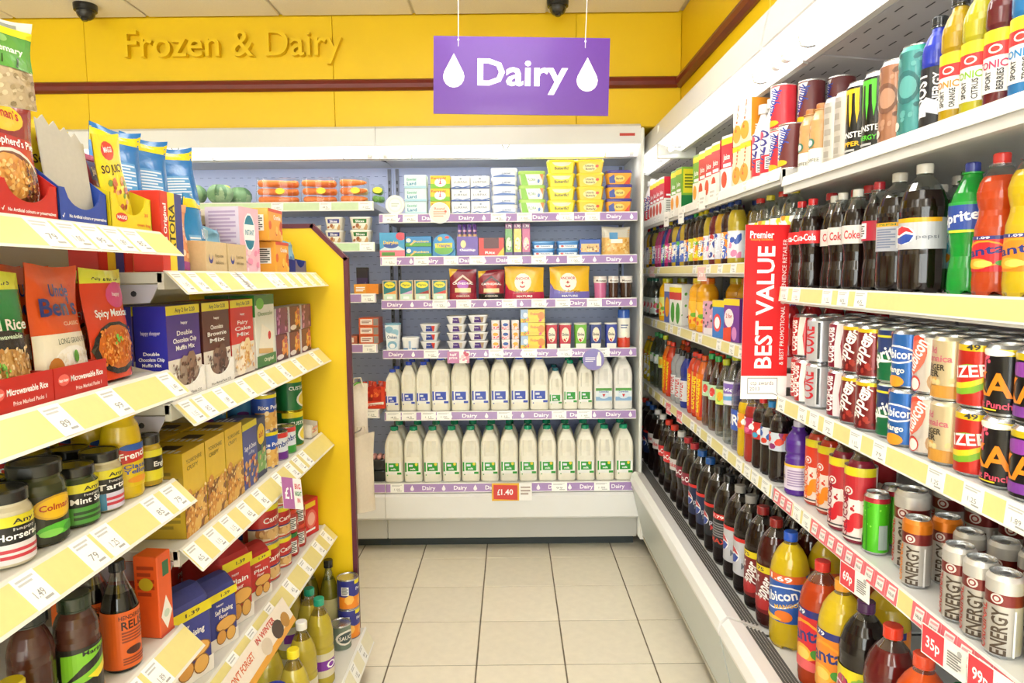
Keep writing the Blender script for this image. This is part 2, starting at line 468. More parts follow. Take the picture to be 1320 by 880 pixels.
def tin(name, cat, H, R, col, art=None, bands=(), rim='#cfd2d4', lid='#cfd2d4', arc=PI):
    r = empty(name, cat); mb = MB()
    zz = sorted(set([.03, .97] + [x for q in bands for x in q[:2]]))
    prof = [(R * .98, 0), (R * 1.02, .001), (R * 1.02, .003)] + [(R, H * z) for z in zz] + [(R * 1.02, H - .003), (R * 1.02, H)]
    segs = [(rim, 'metal')] * 3
    for a, c in zip(zz, zz[1:]):
        k = col
        for q in bands:
            if q[0] - 1e-6 <= a and c <= q[1] + 1e-6: k = q[2]
        segs.append((k, 'print'))
    segs += [(rim, 'metal')] * 2
    mb.lathe(prof, segs, 28, cap1=False); mb.build('tin_body', r); RAD[r.name] = R * 1.02 + .001
    t = MB(); t.lathe([(R * 1.0, H), (R * .95, H - .003), (R * .8, H - .003), (R * .78, H - .002), (R * .5, H - .002)], (lid, 'metal'), 28, cap0=False); t.build('lid', r)
    if art: a = MB(); art(Art(a, cyl_map(R), arc * R, H, 2 * PI * R / 36)); a.build('printed_label', r)
    return r
def jar(name, cat, H, R, glass, lid, lab, art, labc='#111', mat='gloss', lidh=.17):
    r = empty(name, cat); mb = MB(); zl = H * (1 - lidh); RAD[r.name] = R + .0015
    mb.lathe([(R * .75, 0), (R * .95, .002), (R, .008), (R, zl * .80), (R * .96, zl * .88), (R * .85, zl * .95), (R * .85, zl)], (glass, mat), 28); mb.build('jar_body', r)
    c = MB(); c.lathe([(R * .90, zl), (R * .92, zl + .001), (R * .92, H - .003), (R * .88, H), (R * .8, H), (R * .78, H - .001)], (lid, 'gloss'), 28); c.build('lid', r)
    lb = MB(); z0, z1 = lab[0] * H, lab[1] * H; st = 2 * PI * R / 36
    Art(lb, cyl_map(R, z0), PI * 1.7 * R, z1 - z0, st, o0=.0004).R(0, 0, 1, 1, labc)
    art(Art(lb, cyl_map(R, z0), PI * R, z1 - z0, st, o0=.0006)); lb.build('label', r); return r
def tub(name, cat, w, d, h, col, lid, art=None, taper=.86, p=5, lidh=.2, both=True, mat='print'):
    r = empty(name, cat); mb = MB(); t = taper; zl = h * (1 - lidh)
    mb.rings([(w / 2 * t * .93, d / 2 * t * .93, 0), (w / 2 * t, d / 2 * t, .003), (w / 2 * .97, d / 2 * .97, zl)], (col, mat), 28, p=p); mb.build('tub_body', r)
    c = MB(); c.rings([(w / 2 * .985, d / 2 * .985, zl), (w / 2, d / 2, zl + .0015), (w / 2, d / 2, h - .003), (w / 2 * .97, d / 2 * .97, h), (w / 2 * .9, d / 2 * .9, h), (w / 2 * .88, d / 2 * .88, h - .0015)], (lid, 'gloss'), 28, p=p); c.build('lid', r)
    if art:
        a = MB(); y0, y1 = d / 2 * t, d / 2 * .97
        art(Art(a, lambda u, v, o: (u * (t + (.97 - t) * v / zl), -(y0 + (y1 - y0) * v / zl) - o - .0006, v), w * .86, zl)); a.build('printed_label', r)
    return r
def pouch(name, cat, w, h, d, col, art=None, stand=True, mat='film', seal=None, lean=0, wob=0.004, seed=3, nu=10, nv=12):
    r = empty(name, cat); g = random.Random(seed); ph = [g.uniform(0, 6) for _ in range(4)]
    def th(un, vn):
        e = max(0, 1 - abs(2 * un - 1) ** 2.6)
        if stand: k = (1 - vn) ** .55 * (.75 + .25 * min(1, vn * 6)) if vn < .93 else 0.0
        else: k = max(0, min(1, (.5 - abs(vn - .5)) * 5)) ** .6
        return d / 2 * (e ** .6) * k + .0008
    def pos(u, v, sgn, o=0):
        un, vn = min(1, max(0, u / w + .5)), min(1, max(0, v / h))
        nar = 1 - .04 * math.sin(PI * vn)
        wv = wob * (math.sin(3 * v / h * PI + ph[0]) * .5 + math.sin(5 * u / w + ph[1] + 4 * vn)) * (vn if stand else 1)
        return (u * nar, sgn * (th(un, vn) + o) + wv, v + (wob * .8 * math.sin(4 * un + ph[2]) if vn > .9 else 0))
    mb = MB()
    for sgn in (-1, 1):
        V = [pos((i / nu - .5) * w, j / nv * h, sgn) for j in range(nv + 1) for i in range(nu + 1)]
        Fs = [(j * (nu + 1) + i, j * (nu + 1) + i + 1, (j + 1) * (nu + 1) + i + 1, (j + 1) * (nu + 1) + i) for j in range(nv) for i in range(nu)]
        if sgn > 0: Fs = [f[::-1] for f in Fs]
        mb.add(V, Fs, col, mat, True)
    mb.build('pouch_body', r)
    if art:
        a = MB(); art(Art(a, lambda u, v, o: pos(u, v, -1, o + .0004), w, h, w / nu, h / nv, mat=mat)); a.build('front_print', r)
    return r
def bag(name, cat, w, d, h, col, top, art=None, side=None, seed=1):
    """paper block bag (flour): box body with a rolled, folded-down top"""
    r = empty(name, cat); g = random.Random(seed); mb = MB()
    R = [(w / 2 * .97, d / 2 * .97, 0), (w / 2, d / 2, .006), (w / 2 * 1.015, d / 2 * 1.03, h * .45), (w / 2, d / 2, h * .84)]
    mb.rings(R, (col, 'paper_bag'), 28, p=9); mb.build('bag_body', r)
    t = MB(); t.rings([(w / 2, d / 2, h * .84), (w / 2 * .98, d / 2 * .9, h * .9), (w / 2 * .97, d / 2 * .55, h * .965), (w / 2 * .96, d / 2 * .3, h)], (top, 'paper_bag'), 28, p=7); t.build('folded_top', r)
    if art: a = MB(); art(Art(a, lambda u, v, o: (u, -(d / 2) * (1 + .03 * math.sin(PI * min(1, v / h))) - o - .0006, v), w * .96, h * .84, sv=h * .08)); a.build('front_print', r)
    return r
def tray(name, cat, w, d, h, hf, col, art=None, t=.002, mat='card'):
    """open cardboard display tray: low front with a cut-out, higher sides"""
    r = empty(name, cat); mb = MB()
    mb.box(-w / 2, w / 2, -d / 2, d / 2, 0, t, col, mat)
    mb.box(-w / 2, w / 2, d / 2 - t, d / 2, 0, h, col, mat)
    for sg in (-1, 1):
        x0 = sg * w / 2; x1 = x0 - sg * t
        mb.prism([(-d / 2, 0), (d / 2, 0), (d / 2, h), (-d / 2, hf)], 'x', min(x0, x1), max(x0, x1), col, mat)
    n = 16; V = []
    for k in range(n + 1):
        u = k / n; c = hf * (1 - .55 * max(0, 1 - ((u - .5) / .36) ** 2) ** .5)
        V += [(-w / 2 + u * w, -d / 2, 0), (-w / 2 + u * w, -d / 2, c)]
    V += [(x, y + t, z) for x, y, z in V]; N = 2 * (n + 1); Fs = []
    for k in range(n):
        a = 2 * k; Fs += [(a, a + 2, a + 3, a + 1), (N + a, N + a + 1, N + a + 3, N + a + 2), (a + 1, a + 3, N + a + 3, N + a + 1)]
    mb.add(V, Fs, col, mat); mb.build('tray_body', r)
    if art: a = MB(); art(Art(a, plane_map(-d / 2), w, hf)); a.build('front_print', r)
    return r

# ================================================================ THE ROOM
def pmat(name, col, rough=.5, var=.06, scale=6, bump=0.0, rand=False, coat=0):
    mt = bpy.data.materials.new(name); mt.use_nodes = True; nt = mt.node_tree; n = nt.nodes; l = nt.links
    p = n['Principled BSDF']; p.inputs['Roughness'].default_value = rough; p.inputs['Coat Weight'].default_value = coat
    tc = n.new('ShaderNodeTexCoord'); nz = n.new('ShaderNodeTexNoise'); nz.inputs['Scale'].default_value = scale; nz.inputs['Detail'].default_value = 5
    l.new(tc.outputs['Object'], nz.inputs['Vector'])
    cr = n.new('ShaderNodeValToRGB'); c = lin(col)
    cr.color_ramp.elements[0].color = [x * (1 - var) for x in c[:3]] + [1]; cr.color_ramp.elements[1].color = [min(1, x * (1 + var)) for x in c[:3]] + [1]
    cr.color_ramp.elements[0].position = .3; cr.color_ramp.elements[1].position = .7
    l.new(nz.outputs['Fac'], cr.inputs['Fac']); src = cr.outputs['Color']
    if rand:
        oi = n.new('ShaderNodeObjectInfo'); mr = n.new('ShaderNodeMapRange'); mr.inputs[3].default_value = .965; mr.inputs[4].default_value = 1.02
        l.new(oi.outputs['Random'], mr.inputs[0]); mx = n.new('ShaderNodeMix'); mx.data_type = 'RGBA'; mx.blend_type = 'MULTIPLY'; mx.inputs[0].default_value = 1
        l.new(src, mx.inputs[6]); l.new(mr.outputs[0], mx.inputs[7]); src = mx.outputs[2]
    l.new(src, p.inputs['Base Color'])
    if bump:
        b = n.new('ShaderNodeBump'); b.inputs['Strength'].default_value = bump; b.inputs['Distance'].default_value = .003
        l.new(nz.outputs['Fac'], b.inputs['Height']); l.new(b.outputs['Normal'], p.inputs['Normal'])
    MATS[name] = mt
pmat('floor_tile', '#efe6d2', .33, .035, 26, rand=True)
pmat('grout', '#7a6f5d', .9, .2, 40)
pmat('yellow_paint', '#ebc400', .42, .03, 3)
pmat('ceiling_board', '#efe7d4', .9, .03, 160, bump=.2, rand=True)
pmat('cream_wall', '#e9e2d0', .8, .03, 5)
pmat('maroon', '#6d1f1a', .35, .10, 12)
pmat('black_plastic', '#17181a', .25, .2, 20)

def structure(mb, name, parent=None):
    o = mb.build(name, parent)
    if not parent: o['kind'] = 'structure'
    return o
mb = MB(); mb.box(-3.6, 1.5, -3.6, 4.3, -.06, -.003, '#fff', 'grout'); floor = structure(mb, 'floor')
T = .3312
mb = MB(); mb.box(-T / 2 + .003, T / 2 - .003, -T / 2 + .003, T / 2 - .003, -.006, 0, '#fff', 'floor_tile', .0012); tile_me = mb.mesh('tile')
for i in range(-4, 5):
    for j in range(-1, 15):
        o = bpy.data.objects.new('tile', tile_me); COL.objects.link(o); o.parent = floor
        o.location = (-.4755 + (i + .5) * T, 3.4872 - (j - .5) * T, 0)
mb = MB(); mb.box(-3.6, -4 * T - .4785, -3.6, 4.3, -.006, 0, '#fff', 'floor_tile')
mb.box(-4 * T - .47, 1.5, -3.6, 3.4872 - 14.5 * T, -.006, 0, '#fff', 'floor_tile'); mb.build('tile_field', floor)

mb = MB(); mb.box(-3.6, 1.5, -3.6, 4.3, CEIL, CEIL + .08, '#fff', 'cream_wall'); ceil = structure(mb, 'ceiling')
CT = .66
mb = MB(); mb.box(-CT / 2 + .006, CT / 2 - .006, -CT / 2 + .006, CT / 2 - .006, CEIL - .014, CEIL - .001, '#fff', 'ceiling_board', .004); ct_me = mb.mesh('ceiling_tile')
for i in range(-5, 2):
    for j in range(4):
        o = bpy.data.objects.new('ceiling_tile', ct_me); COL.objects.link(o); o.parent = ceil
        o.location = (-.14 + i * CT, 3.62 - CT * (j + .5), 0)
BY, BX = 3.62, .86   # faces of the yellow bulkheads over the coolers
mb = MB(); mb.box(-3.6, 1.5, 4.2, 4.3, 0, CEIL, '#fff', 'cream_wall'); mb.box(-3.6, BX + .01, BY + .014, 4.2, 2.185, CEIL, '#fff', 'yellow_paint'); wb = structure(mb, 'wall_back')
mb = MB(); mb.box(1.42, 1.5, -3.6, 4.2, 0, CEIL, '#fff', 'cream_wall'); mb.box(BX + .014, 1.42, -3.6, 4.19, 2.185, CEIL, '#fff', 'yellow_paint'); wr = structure(mb, 'wall_right')
mb = MB(); mb.box(-3.6, -3.5, -3.6, 4.2, 0, CEIL, '#fff', 'cream_wall'); structure(mb, 'wall_left')
mb = MB()
for q in ((-3.5, -3.1, 0, CEIL), (1.3, 1.42, 0, CEIL), (-3.1, 1.3, 0, .4), (-3.1, 1.3, 2.5, CEIL)): mb.box(q[0], q[1], -3.6, -3.5, q[2], q[3], '#fff', 'cream_wall')
structure(mb, 'wall_front')
mb = MB(); mb.box(-3.1, 1.3, -3.556, -3.55, .4, 2.5, '#f4f8f8', 'pet'); wn = structure(mb, 'added_window_1')  # unseen window, added to throw fill light onto the cooler fronts
for x in (-3.1, -1.65, -.2, 1.25): mb = MB(); mb.box(x, x + .05, -3.58, -3.52, .4, 2.5, '#d8d8d6', 'enamel'); mb.build('mullion', wn)
for z in (.4, 2.45): mb = MB(); mb.box(-3.1, 1.3, -3.58, -3.52, z, z + .05, '#d8d8d6', 'enamel'); mb.build('rail', wn)
RZ = 2.402
seams = [-3.5, -2.115, -.88, .335, BX]
for a, b in zip(seams, seams[1:]):
    for z0, z1 in ((2.186, RZ), (RZ, CEIL - .014)):
        mb = MB(); mb.box(a + .001, b - .001, BY, BY + .014, z0 + .001, z1 - .001, '#fff', 'yellow_paint', .0015); mb.build('panel', wb)
for a, b in ((-3.5, -1.2), (-1.2, 0), (0, 1.2), (1.2, 2.4), (2.4, BY)):
    for z0, z1 in ((2.186, RZ), (RZ, CEIL - .014)):
        mb = MB(); mb.box(BX, BX + .014, a + .001, b - .001, z0 + .001, z1 - .001, '#fff', 'yellow_paint', .0015); mb.build('panel', wr)
half = [(0, -.028), (.012, -.028), (.03, -.018), (.036, 0), (.03, .018), (.012, .028), (0, .028)]
mb = MB(); mb.prism([(BY - d, RZ + z) for d, z in half], 'x', -3.5, BX - .02, '#fff', 'maroon'); structure(mb, 'trim_1')
mb = MB(); mb.prism([(BX - d, RZ + z) for d, z in half], 'y', -3.5, BY - .002, '#fff', 'maroon'); structure(mb, 'trim_2')

# raised lettering on the bulkhead
txt = 'Frozen & Dairy'
def raw_w(t):
    tr, asp = glyphs(t, False); return asp
x0, _, z0 = at(165, 75.5, BY); x1 = at(443, 75.5, BY)[0]; CH = .128
root = empty('wall_lettering', 'lettering', 'raised yellow letters reading Frozen & Dairy on the yellow bulkhead', (x0, BY - .001, z0))
tot = raw_w(txt); k = (x1 - x0) / tot
for i, c in enumerate(txt):
    if c == ' ': continue
    cu = bpy.data.curves.new('t', 'FONT'); cu.body = c; cu.size = 1; cu.resolution_u = 4; cu.extrude = .06; cu.offset = .006
    ob = bpy.data.objects.new('t', cu); me0 = ob.to_mesh()
    asp = raw_w(c); right = raw_w(txt[:i + 1]); xs = [v.co.x for v in me0.vertices]; xr = max(xs)
    V = [((right * .7 - xr + v.co.x) * k / .7, (-v.co.z - .06) * .26, v.co.y * CH / .7) for v in me0.vertices]
    Fs = [tuple(p.vertices) for p in me0.polygons]; ob.to_mesh_clear(); bpy.data.objects.remove(ob)
    mb = MB(); mb.add(V, Fs, '#fff', 'yellow_paint'); mb.build('letter', root)

# ceiling luminaires out of view
LNAMES = ['over the aisle between camera and purple sign', 'over the aisle above the camera', 'over the aisle behind the camera', 'over the aisle far behind the camera', 'over the next aisle level with the camera', 'over the next aisle behind the camera', 'near the left wall', 'near the left wall behind the camera']
for k_, (lx, ly, _) in enumerate(LUMINAIRES):
    r = empty('ceiling_light', 'light', None, (lx, ly, CEIL)); r['label'] = 'unseen flush ceiling light panel ' + LNAMES[k_]
    mb = MB(); mb.box(-.3, .3, -.6, .6, -.06, -.015, '#f4f4f0', 'enamel', .006); mb.build('housing', r)
    mb = MB(); mb.box(-.27, .27, -.57, .57, -.066, -.058, '#fffdf5', 'glow', .004); mb.build('diffuser', r)

# dome cameras
for px, py, lab in ((110, 9, 'black dome camera on ceiling at far left above raised lettering'), (719, 15, 'black dome camera on ceiling above the purple sign')):
    x, y, z = at(px, py, 3.45)
    r = empty('dome_camera', 'camera', lab, (x, 3.45, CEIL - .013))
    mb = MB(); mb.lathe([(.052, 0), (.052, -.012), (.05, -.03), (.046, -.033)][::-1], ('#fff', 'black_plastic'), 28); mb.build('mount', r)
    mb = MB(); mb.lathe([(.041 * math.cos(a), -.033 - .04 * math.sin(a)) for a in [PI / 2 * q / 7 for q in range(8)]][::-1], ('#26282b', 'gloss'), 28); mb.build('dome', r)
    mb = MB(); mb.rings([(.012, .012, -.078), (.018, .018, -.07), (.019, .019, -.05)], ('#0c0c0d', 'gloss'), 16, cy=-.012); mb.build('lens', r)

# hanging sign
SY = 2.5
p00 = at(557, 46, SY); p10 = at(784, 54, SY); p01 = at(557, 146, SY)
sw, sh = p10[0] - p00[0] + .001, p00[2] - p01[2]
root = empty('hanging_sign', 'sign', 'purple hanging sign reading Dairy between two white drops', ((p00[0] + p10[0]) / 2, SY, (p01[2] + at(781, 150, SY)[2]) / 2)); root.rotation_euler = (0, math.radians(1.3), 0)
mb = MB(); mb.box(-sw / 2, sw / 2, -.003, .003, 0, sh, '#552588', 'board', .001); mb.build('sign_board', root)
mb = MB(); A = Art(mb, plane_map(-.003), sw, sh)
A.R(0, 0, 1, 1, '#562489'); A.T('Dairy', .507, .55, .335, '#fbf6f4', w=.515)
A.drop(.115, .56, .44, '#f6efe6'); A.drop(.875, .53, .44, '#f6efe6')
A.E(.14, .955, .006, .014, '#eee', 8); A.E(.86, .955, .006, .014, '#eee', 8); mb.build('printed_face', root)
for u, px in ((.14, 588), (.86, 753)):
    mb = MB(); mb.tube([((u - .5) * sw, -.004, sh * .87), ((u - .5) * sw, -.003, sh), ((u - .5) * sw + (.012 if u > .5 else -.004), 0, CEIL - .016 - root.location[2] - (.006 if u < .5 else -.006))], .0012, '#e8dfe6', 'matte', 5); mb.build('string', root)

# ================================================================ SHELVING
TICK = {}
def ticket_mesh(w, h, price, style):
    k = (round(w, 3), round(h, 3), price, style)
    if k not in TICK:
        mb = MB(); mb.box(-w / 2, w / 2, -.0008, 0, 0, h, '#fdfdf8' if style != 'red' else '#fdf6f4', 'print'); A = Art(mb, plane_map(-.0008), w, h)
        if style == 'red':
            A.R(0, 0, 1, 1, '#e8707c'); A.P([(.16, .12), (.78, .16), (.88, .9), (.26, .84)], '#fbf3f2'); A.P([(.3, .62), (.8, .68), (.82, .8), (.32, .74)], '#f2a6ac'); A.T('VALUE', .51, .42, .17, '#77706e', w=.46)
        else:
            A.L(.1, .70, .85, .92, 2, '#c4c4c2'); A.T(price, .5, .36, .22, '#8c8c8c', w=.42, b=False); A.L(.5, .10, .95, .22, 1, '#a5a5a3')
        TICK[k] = mb.mesh('price_ticket')
    return TICK[k]
PRICES = ['1.00', '1.25', '85', '99', '1.89', '65', '1.49', '79', '2.00', '1.15', '45', '89']
def shelf(parent, x0, x1, depth, z, h=.04, tilt=.005, rail='#efe3a0', board='#e3e1dd', tickets=(), tw=.05, dairy=None, y0=0.0, th=.03, slots=False, up=.004, style='w', nm='shelf', lip='#f2f1ec'):
    mb = MB(); mb.box(x0, x1, y0 + .001, y0 + depth, z - th, z, board, 'enamel', .002); mb.box(x0, x1, y0 - .001, y0 + .012, z - th - .012, z - .002, board, 'enamel')
    sh_ = mb.build(nm, parent)
    zt = z + up; zb = z + up - h
    mb = MB(); mb.prism([(y0, zt), (y0 - tilt, zb), (y0 - tilt - .003, zb), (y0 - .003, zt)], 'x', x0, x1, lip, 'enamel')
    L = math.hypot(h, tilt)
    def mp(u, v, o): s = v / L; return (x0 + (x1 - x0) / 2 + u, y0 - .003 - tilt * (1 - s) - o, zb + h * s)
    A = Art(mb, mp, x1 - x0, L); A.R(.001, .09, .999, .90, rail)
    if dairy:
        n = dairy; A.mat = 'print'
        for i in range(n):
            u = (i + .5) / n
            A.T('Dairy', u - .13 / n, .5, .4, '#fdf7fb', w=.42 / n); A.o -= .00016; A.drop(u + .34 / n, .5, .6, '#fdf7fb'); A.o -= .00016
    mb.build('price_rail', sh_)
    ang = -math.atan2(tilt, h)
    for i, t in enumerate(tickets):
        t = t if isinstance(t, tuple) else (t, tw, style)
        o = bpy.data.objects.new('price_ticket', ticket_mesh(t[1], L * .86, rnd.choice(PRICES), t[2])); COL.objects.link(o); o.parent = sh_
        o.location = (t[0], y0 - .0036 - tilt * .93, zb + h * .07); o.rotation_euler = (ang, 0, 0)
    return sh_
def slots(parent, f, rows, x0, x1, w=.022, gap=.05, hgt=.003, col='#3c4250', name='slot_row'):
    mb = MB(); rr = random.Random(5)
    for k, row in enumerate(rows):
        x = x0 + (k % 2) * gap / 2
        while x + w < x1:
            a, b = f(x, row), f(x + w, row); a2, b2 = f(x, row + hgt), f(x + w, row + hgt)
            mb.add([a, b, b2, a2], [(0, 1, 2, 3)], col, 'matte'); x += gap
    o = mb.build(name, parent); o['kind'] = 'stuff'; return o

def canopy(root, x0, x1, fo, fb, tr, top, back, tubes, nm='canopy'):
    mb = MB()
    mb.prism([fo, fb, (fb[0] + .008, fb[1]), (fo[0] + .02, fo[1] - .01), (back, top), (back, top + .02), (fo[0] + .015, top + .02)], 'x', x0, x1, '#dcdcda', 'enamel'); c = mb.build(nm, root)
    mb = MB(); t = Vector((0, tr[0] - fb[0], tr[1] - fb[1])); 
    mb.prism([(fb[0] + .009, fb[1] + .002), tr, (tr[0], tr[1] + .012), (fb[0] + .012, fb[1] + .02)], 'x', x0, x1, '#fbfbf8', 'lit_diffuser')
    mb.prism([tr, (tr[0] + .014, tr[1] - .004), (tr[0] + .018, tr[1] + .02), (tr[0], tr[1] + .02)], 'x', x0, x1, '#b9b5ae', 'enamel'); mb.build('light_tray', root)
    for a, b in tubes:
        q = MB(); cy_, cz_ = (fb[0] + tr[0]) / 2, (fb[1] + tr[1]) / 2 - .014
        q.tube([(a, cy_, cz_), (b, cy_, cz_)], .013, '#fffdf8', 'glow', 12); tb = q.build('light_tube', root)
        for e0 in (a - .022, b): q = MB(); q.tube([(e0, cy_, cz_), (e0 + .022, cy_, cz_)], .0145, '#f6f6f4', 'gloss', 12); q.build('end_cap', tb)
        for x in (a + .12, b - .12): q = MB(); q.tube([(x, cy_ - .024, cz_ + .01), (x, cy_ - .018, cz_ - .013), (x, cy_, cz_ - .017), (x, cy_ + .018, cz_ - .013)], .002, '#9a9a98', 'metal', 6); q.build('clip', tb)

# ---- dairy wall cooler: two cabinets along the back (front face Y = 3.55)
FY = 3.55; ZS = [1.755, 1.543, 1.325, 1.072, .752]; ZD = .376; XR = .645; XM = -.662
def dairy_cabinet(x0, x1, label, left):
    L = x1 - x0; r = empty('dairy_cooler', 'cooler', label, (x0, FY, 0))
    mb = MB(); mb.prism([(-.012, ZD - .05), (-.03, .315), (-.02, .20), (.0, .185), (.5, .185), (.5, ZD - .052)], 'x', 0, L, '#eeeeec', 'enamel'); mb.build('front_panel', r)
    mb = MB(); mb.box(0, L, .02, .5, .075, .185, '#b9b8b2', 'enamel', .004); mb.build('lower_panel', r)
    mb = MB(); mb.box(0, L, .125, .5, 0, .075, '#3d4547', 'matte'); mb.build('kick_board', r)
    mb = MB(); mb.box(0, L, .495, .51, ZD - .04, 2.1, '#bcc7ec', 'enamel'); bp = mb.build('back_panel', r)
    slots(bp, lambda x, z: (x, .4945, z), [.48 + .045 * i for i in range(35)], .03, L - .03, .02, .045, .0022, '#5b6aa0')
    mb = MB()
    for x in ((.012, L - .03) if not left else (L - .03,)):
        mb.box(x, x + .018, .485, .495, ZD, 2.05, '#74788a', 'enamel')
        for q in range(40): mb.box(x + .005, x + .012, .483, .4852, ZD + .03 + .04 * q, ZD + .05 + .04 * q, '#2e3038', 'matte')
    mb.build('slotted_upright', r)
    canopy(r, 0, L, (-.02, 2.172), (-.02, 2.088), (.085, 2.043), 2.165, .5, [(.05, L - .05)] if not left else [(.05, L / 2 - .03), (L / 2 + .03, L - .05)])
    mb = MB(); mb.prism([(.104, 2.037), (.16, 2.058), (.5, 2.058), (.5, 2.075), (.104, 2.052)], 'x', 0, L, '#b4b4b2', 'enamel'); mb.build('air_duct', r)
    mb = MB(); mb.tube([(L * .49 + q * .012 - .018, -.018, 2.088 - .026 * math.sin(PI * q / 3)) for q in range(4)], .0022, '#8d8d8d', 'metal'); mb.build('blind_handle', r)
    return r
cr_ = dairy_cabinet(XM, XR, 'white dairy wall cooler full of milk below the yellow bulkhead', False); LR = XR - XM
cl_ = dairy_cabinet(-2.6, XM - .002, 'white wall cooler section with vegetables behind the left shelves', True); LL = XM - .002 + 2.6
PUR = '#a685bd'
tk = [[.06, .16, .30, .60, .73, .94, 1.07], [.05, .21, .36, .49, .68, .80, .98], [.30, .42, .65, .80, .92, 1.08], [.25, .38, .58, .75, .93, 1.12], [.05, .13, .23, .31, .62, .90, 1.03]]
for z, t in zip(ZS, tk): shelf(cr_, .004, LR - .012, .49, z, .046, .006, PUR, '#cfd0d2', [(x, .075, 'w') for x in t], dairy=7)
shelf(cr_, 0, LR, .49, ZD, .05, .006, PUR, '#dcdcda', [(.06, .07, 'w'), (.9, .08, 'w'), (1.12, .08, 'w')], dairy=8)
for z, c, d in ((1.838 - .02, '#c9dfb4', .47), (1.616, '#b9d8a4', .40), (1.359, PUR, .40), (1.104, PUR, .40), (.767, PUR, .40)):
    shelf(cl_, .004, LL - .02, d, z, .046, .006, c, '#cfd0d2', [(LL - .06, .07, 'w'), (LL - .26, .06, 'w'), (LL - .5, .06, 'w')])
shelf(cl_, 0, LL, .49, ZD, .05, .006, PUR, '#dcdcda', [(LL - .12, .1, 'w')])
mb = MB(); mb.box(LR, LR + .016, -.03, .5, .085, 2.165, '#e9ebe6', 'enamel', .006); mb.build('end_panel', cr_)
mb = MB(); mb.box(LR - .105, LR - .03, -.0225, -.02, 2.125, 2.138, '#b8352c', 'print'); mb.build('rating_plate', cr_)

# ---- drinks cooler down the right side (shelf rails at X = .75), two bays
def drinks_bay(y0, y1, label, shelves, tubes, far):
    L = y1 - y0; r = empty('drinks_cooler', 'cooler', label, (.75, y1, 0), -PI / 2)
    f0 = .66 if far else 0
    mb = MB(); mb.prism([(-.085, .107), (-.148, .385), (.5, .385), (.5, .107)], 'x', f0, L, '#c9d0cd', 'enamel'); mb.build('front_panel', r)
    mb = MB(); mb.prism([(-.146, .378), (-.153, .40), (-.147, .43), (-.128, .447), (-.085, .432), (-.085, .386)], 'x', f0, L, '#f6f6f4', 'enamel'); mb.build('bumper', r)
    mb = MB(); mb.prism([(-.088, .105), (-.083, .085), (-.07, .085), (-.07, .107)], 'x', f0, L, '#c6bfae', 'enamel'); mb.build('lower_lip', r)
    mb = MB(); mb.box(0, L, 0, .5, 0, .107, '#55524b', 'matte'); mb.build('kick_board', r)
    mb = MB(); mb.prism([(-.085, .428), (-.025, .406), (-.025, .386), (-.085, .386)], 'x', 0, L, '#e7e6e2', 'enamel'); g = mb.build('air_grille', r)
    mb = MB()
    for k in range(5):
        yy = -.080 + k * .0112; mb.add([(0.01, yy, .4268 - (yy + .085) * .3667 + .0006 + .001), (L - .01, yy, .4268 - (yy + .085) * .3667 + .0016), (L - .01, yy + .006, .4268 - (yy + .079) * .3667 + .0016), (.01, yy + .006, .4268 - (yy + .079) * .3667 + .0016)], [(0, 1, 2, 3)], '#4b4a47', 'matte')
    mb.build('slot_row', g)['kind'] = 'stuff'
    mb = MB(); mb.box(0, L, -.025, .5, .375, .39, '#dfe0de', 'enamel', .002); mb.build('deck', r)
    mb = MB(); mb.box(0, L, .5, .515, .39, 2.10, '#c3c1c4', 'enamel'); bp = mb.build('back_panel', r)
    slots(bp, lambda x, z: (x, .4995, z), [.5 + .06 * i for i in range(26)], .03, L - .03, .03, .06, .003, '#55565e')
    canopy(r, 0, L, (-.05, 2.15), (-.07, 2.052), (.05, 2.017), 2.15, .515, tubes)
    mb = MB(); mb.prism([(.068, 2.022), (.10, 2.035), (.5, 2.0), (.5, 2.02), (.068, 2.045)], 'x', 0, L, '#cbc8ca', 'enamel'); rf = mb.build('roof_liner', r)
    slots(rf, lambda x, y: (x, y, 2.035 - (y - .10) * .0875 - .0008), [.12 + .05 * i for i in range(8)], .03, L - .03, .035, .07, .004, '#4a4a50')
    for z, h, ts in shelves: shelf(r, .003, L - .003, .46, z, h, .004, '#f1f0ec' if z > 1.6 else '#e8dc94', '#d4d3d0', ts)
    return r
rb = drinks_bay(1.972, 4.16, 'far bay of the right-hand drinks cooler beyond the red sign', [(1.735, .034, [(x, .05, 'w') for x in (.2, .5, .6, .9, 1.1, 1.35, 1.6, 1.9, 2.1)]), (1.478, .036, [(x, .06, 'w') for x in (.15, .3, .6, 1.3, 1.5, 1.65, 1.8, 2.0, 2.1)]), (1.208, .042, [(x, .055, 'w') for x in (.1, .2, .45, .55, .8, .9, 1.05, 1.3, 1.4, 1.65, 1.8, 1.9, 2.1)]), (.836, .042, [(x, .06, 'w') for x in (.2, .35, .5, .7, .8, 1.1, 1.3, 1.4, 1.55, 1.75, 1.9, 1.98, 2.05, 2.14)])], [(.05, .72), (.87, 2.15)], True)
mb = MB(); mb.box(.79, .815, -.06, .12, 1.985, 2.14, '#e6e4df', 'enamel', .003); mb.build('light_divider', rb)
mb = MB(); mb.box(.645, .657, -.10, .05, .085, .37, '#e9e6de', 'enamel'); mb.build('corner_panel', rb)
mb = MB(); mb.box(0, .64, -.084, .0, .30, .384, '#efeeea', 'enamel', .004); mb.build('low_ledge', rb)
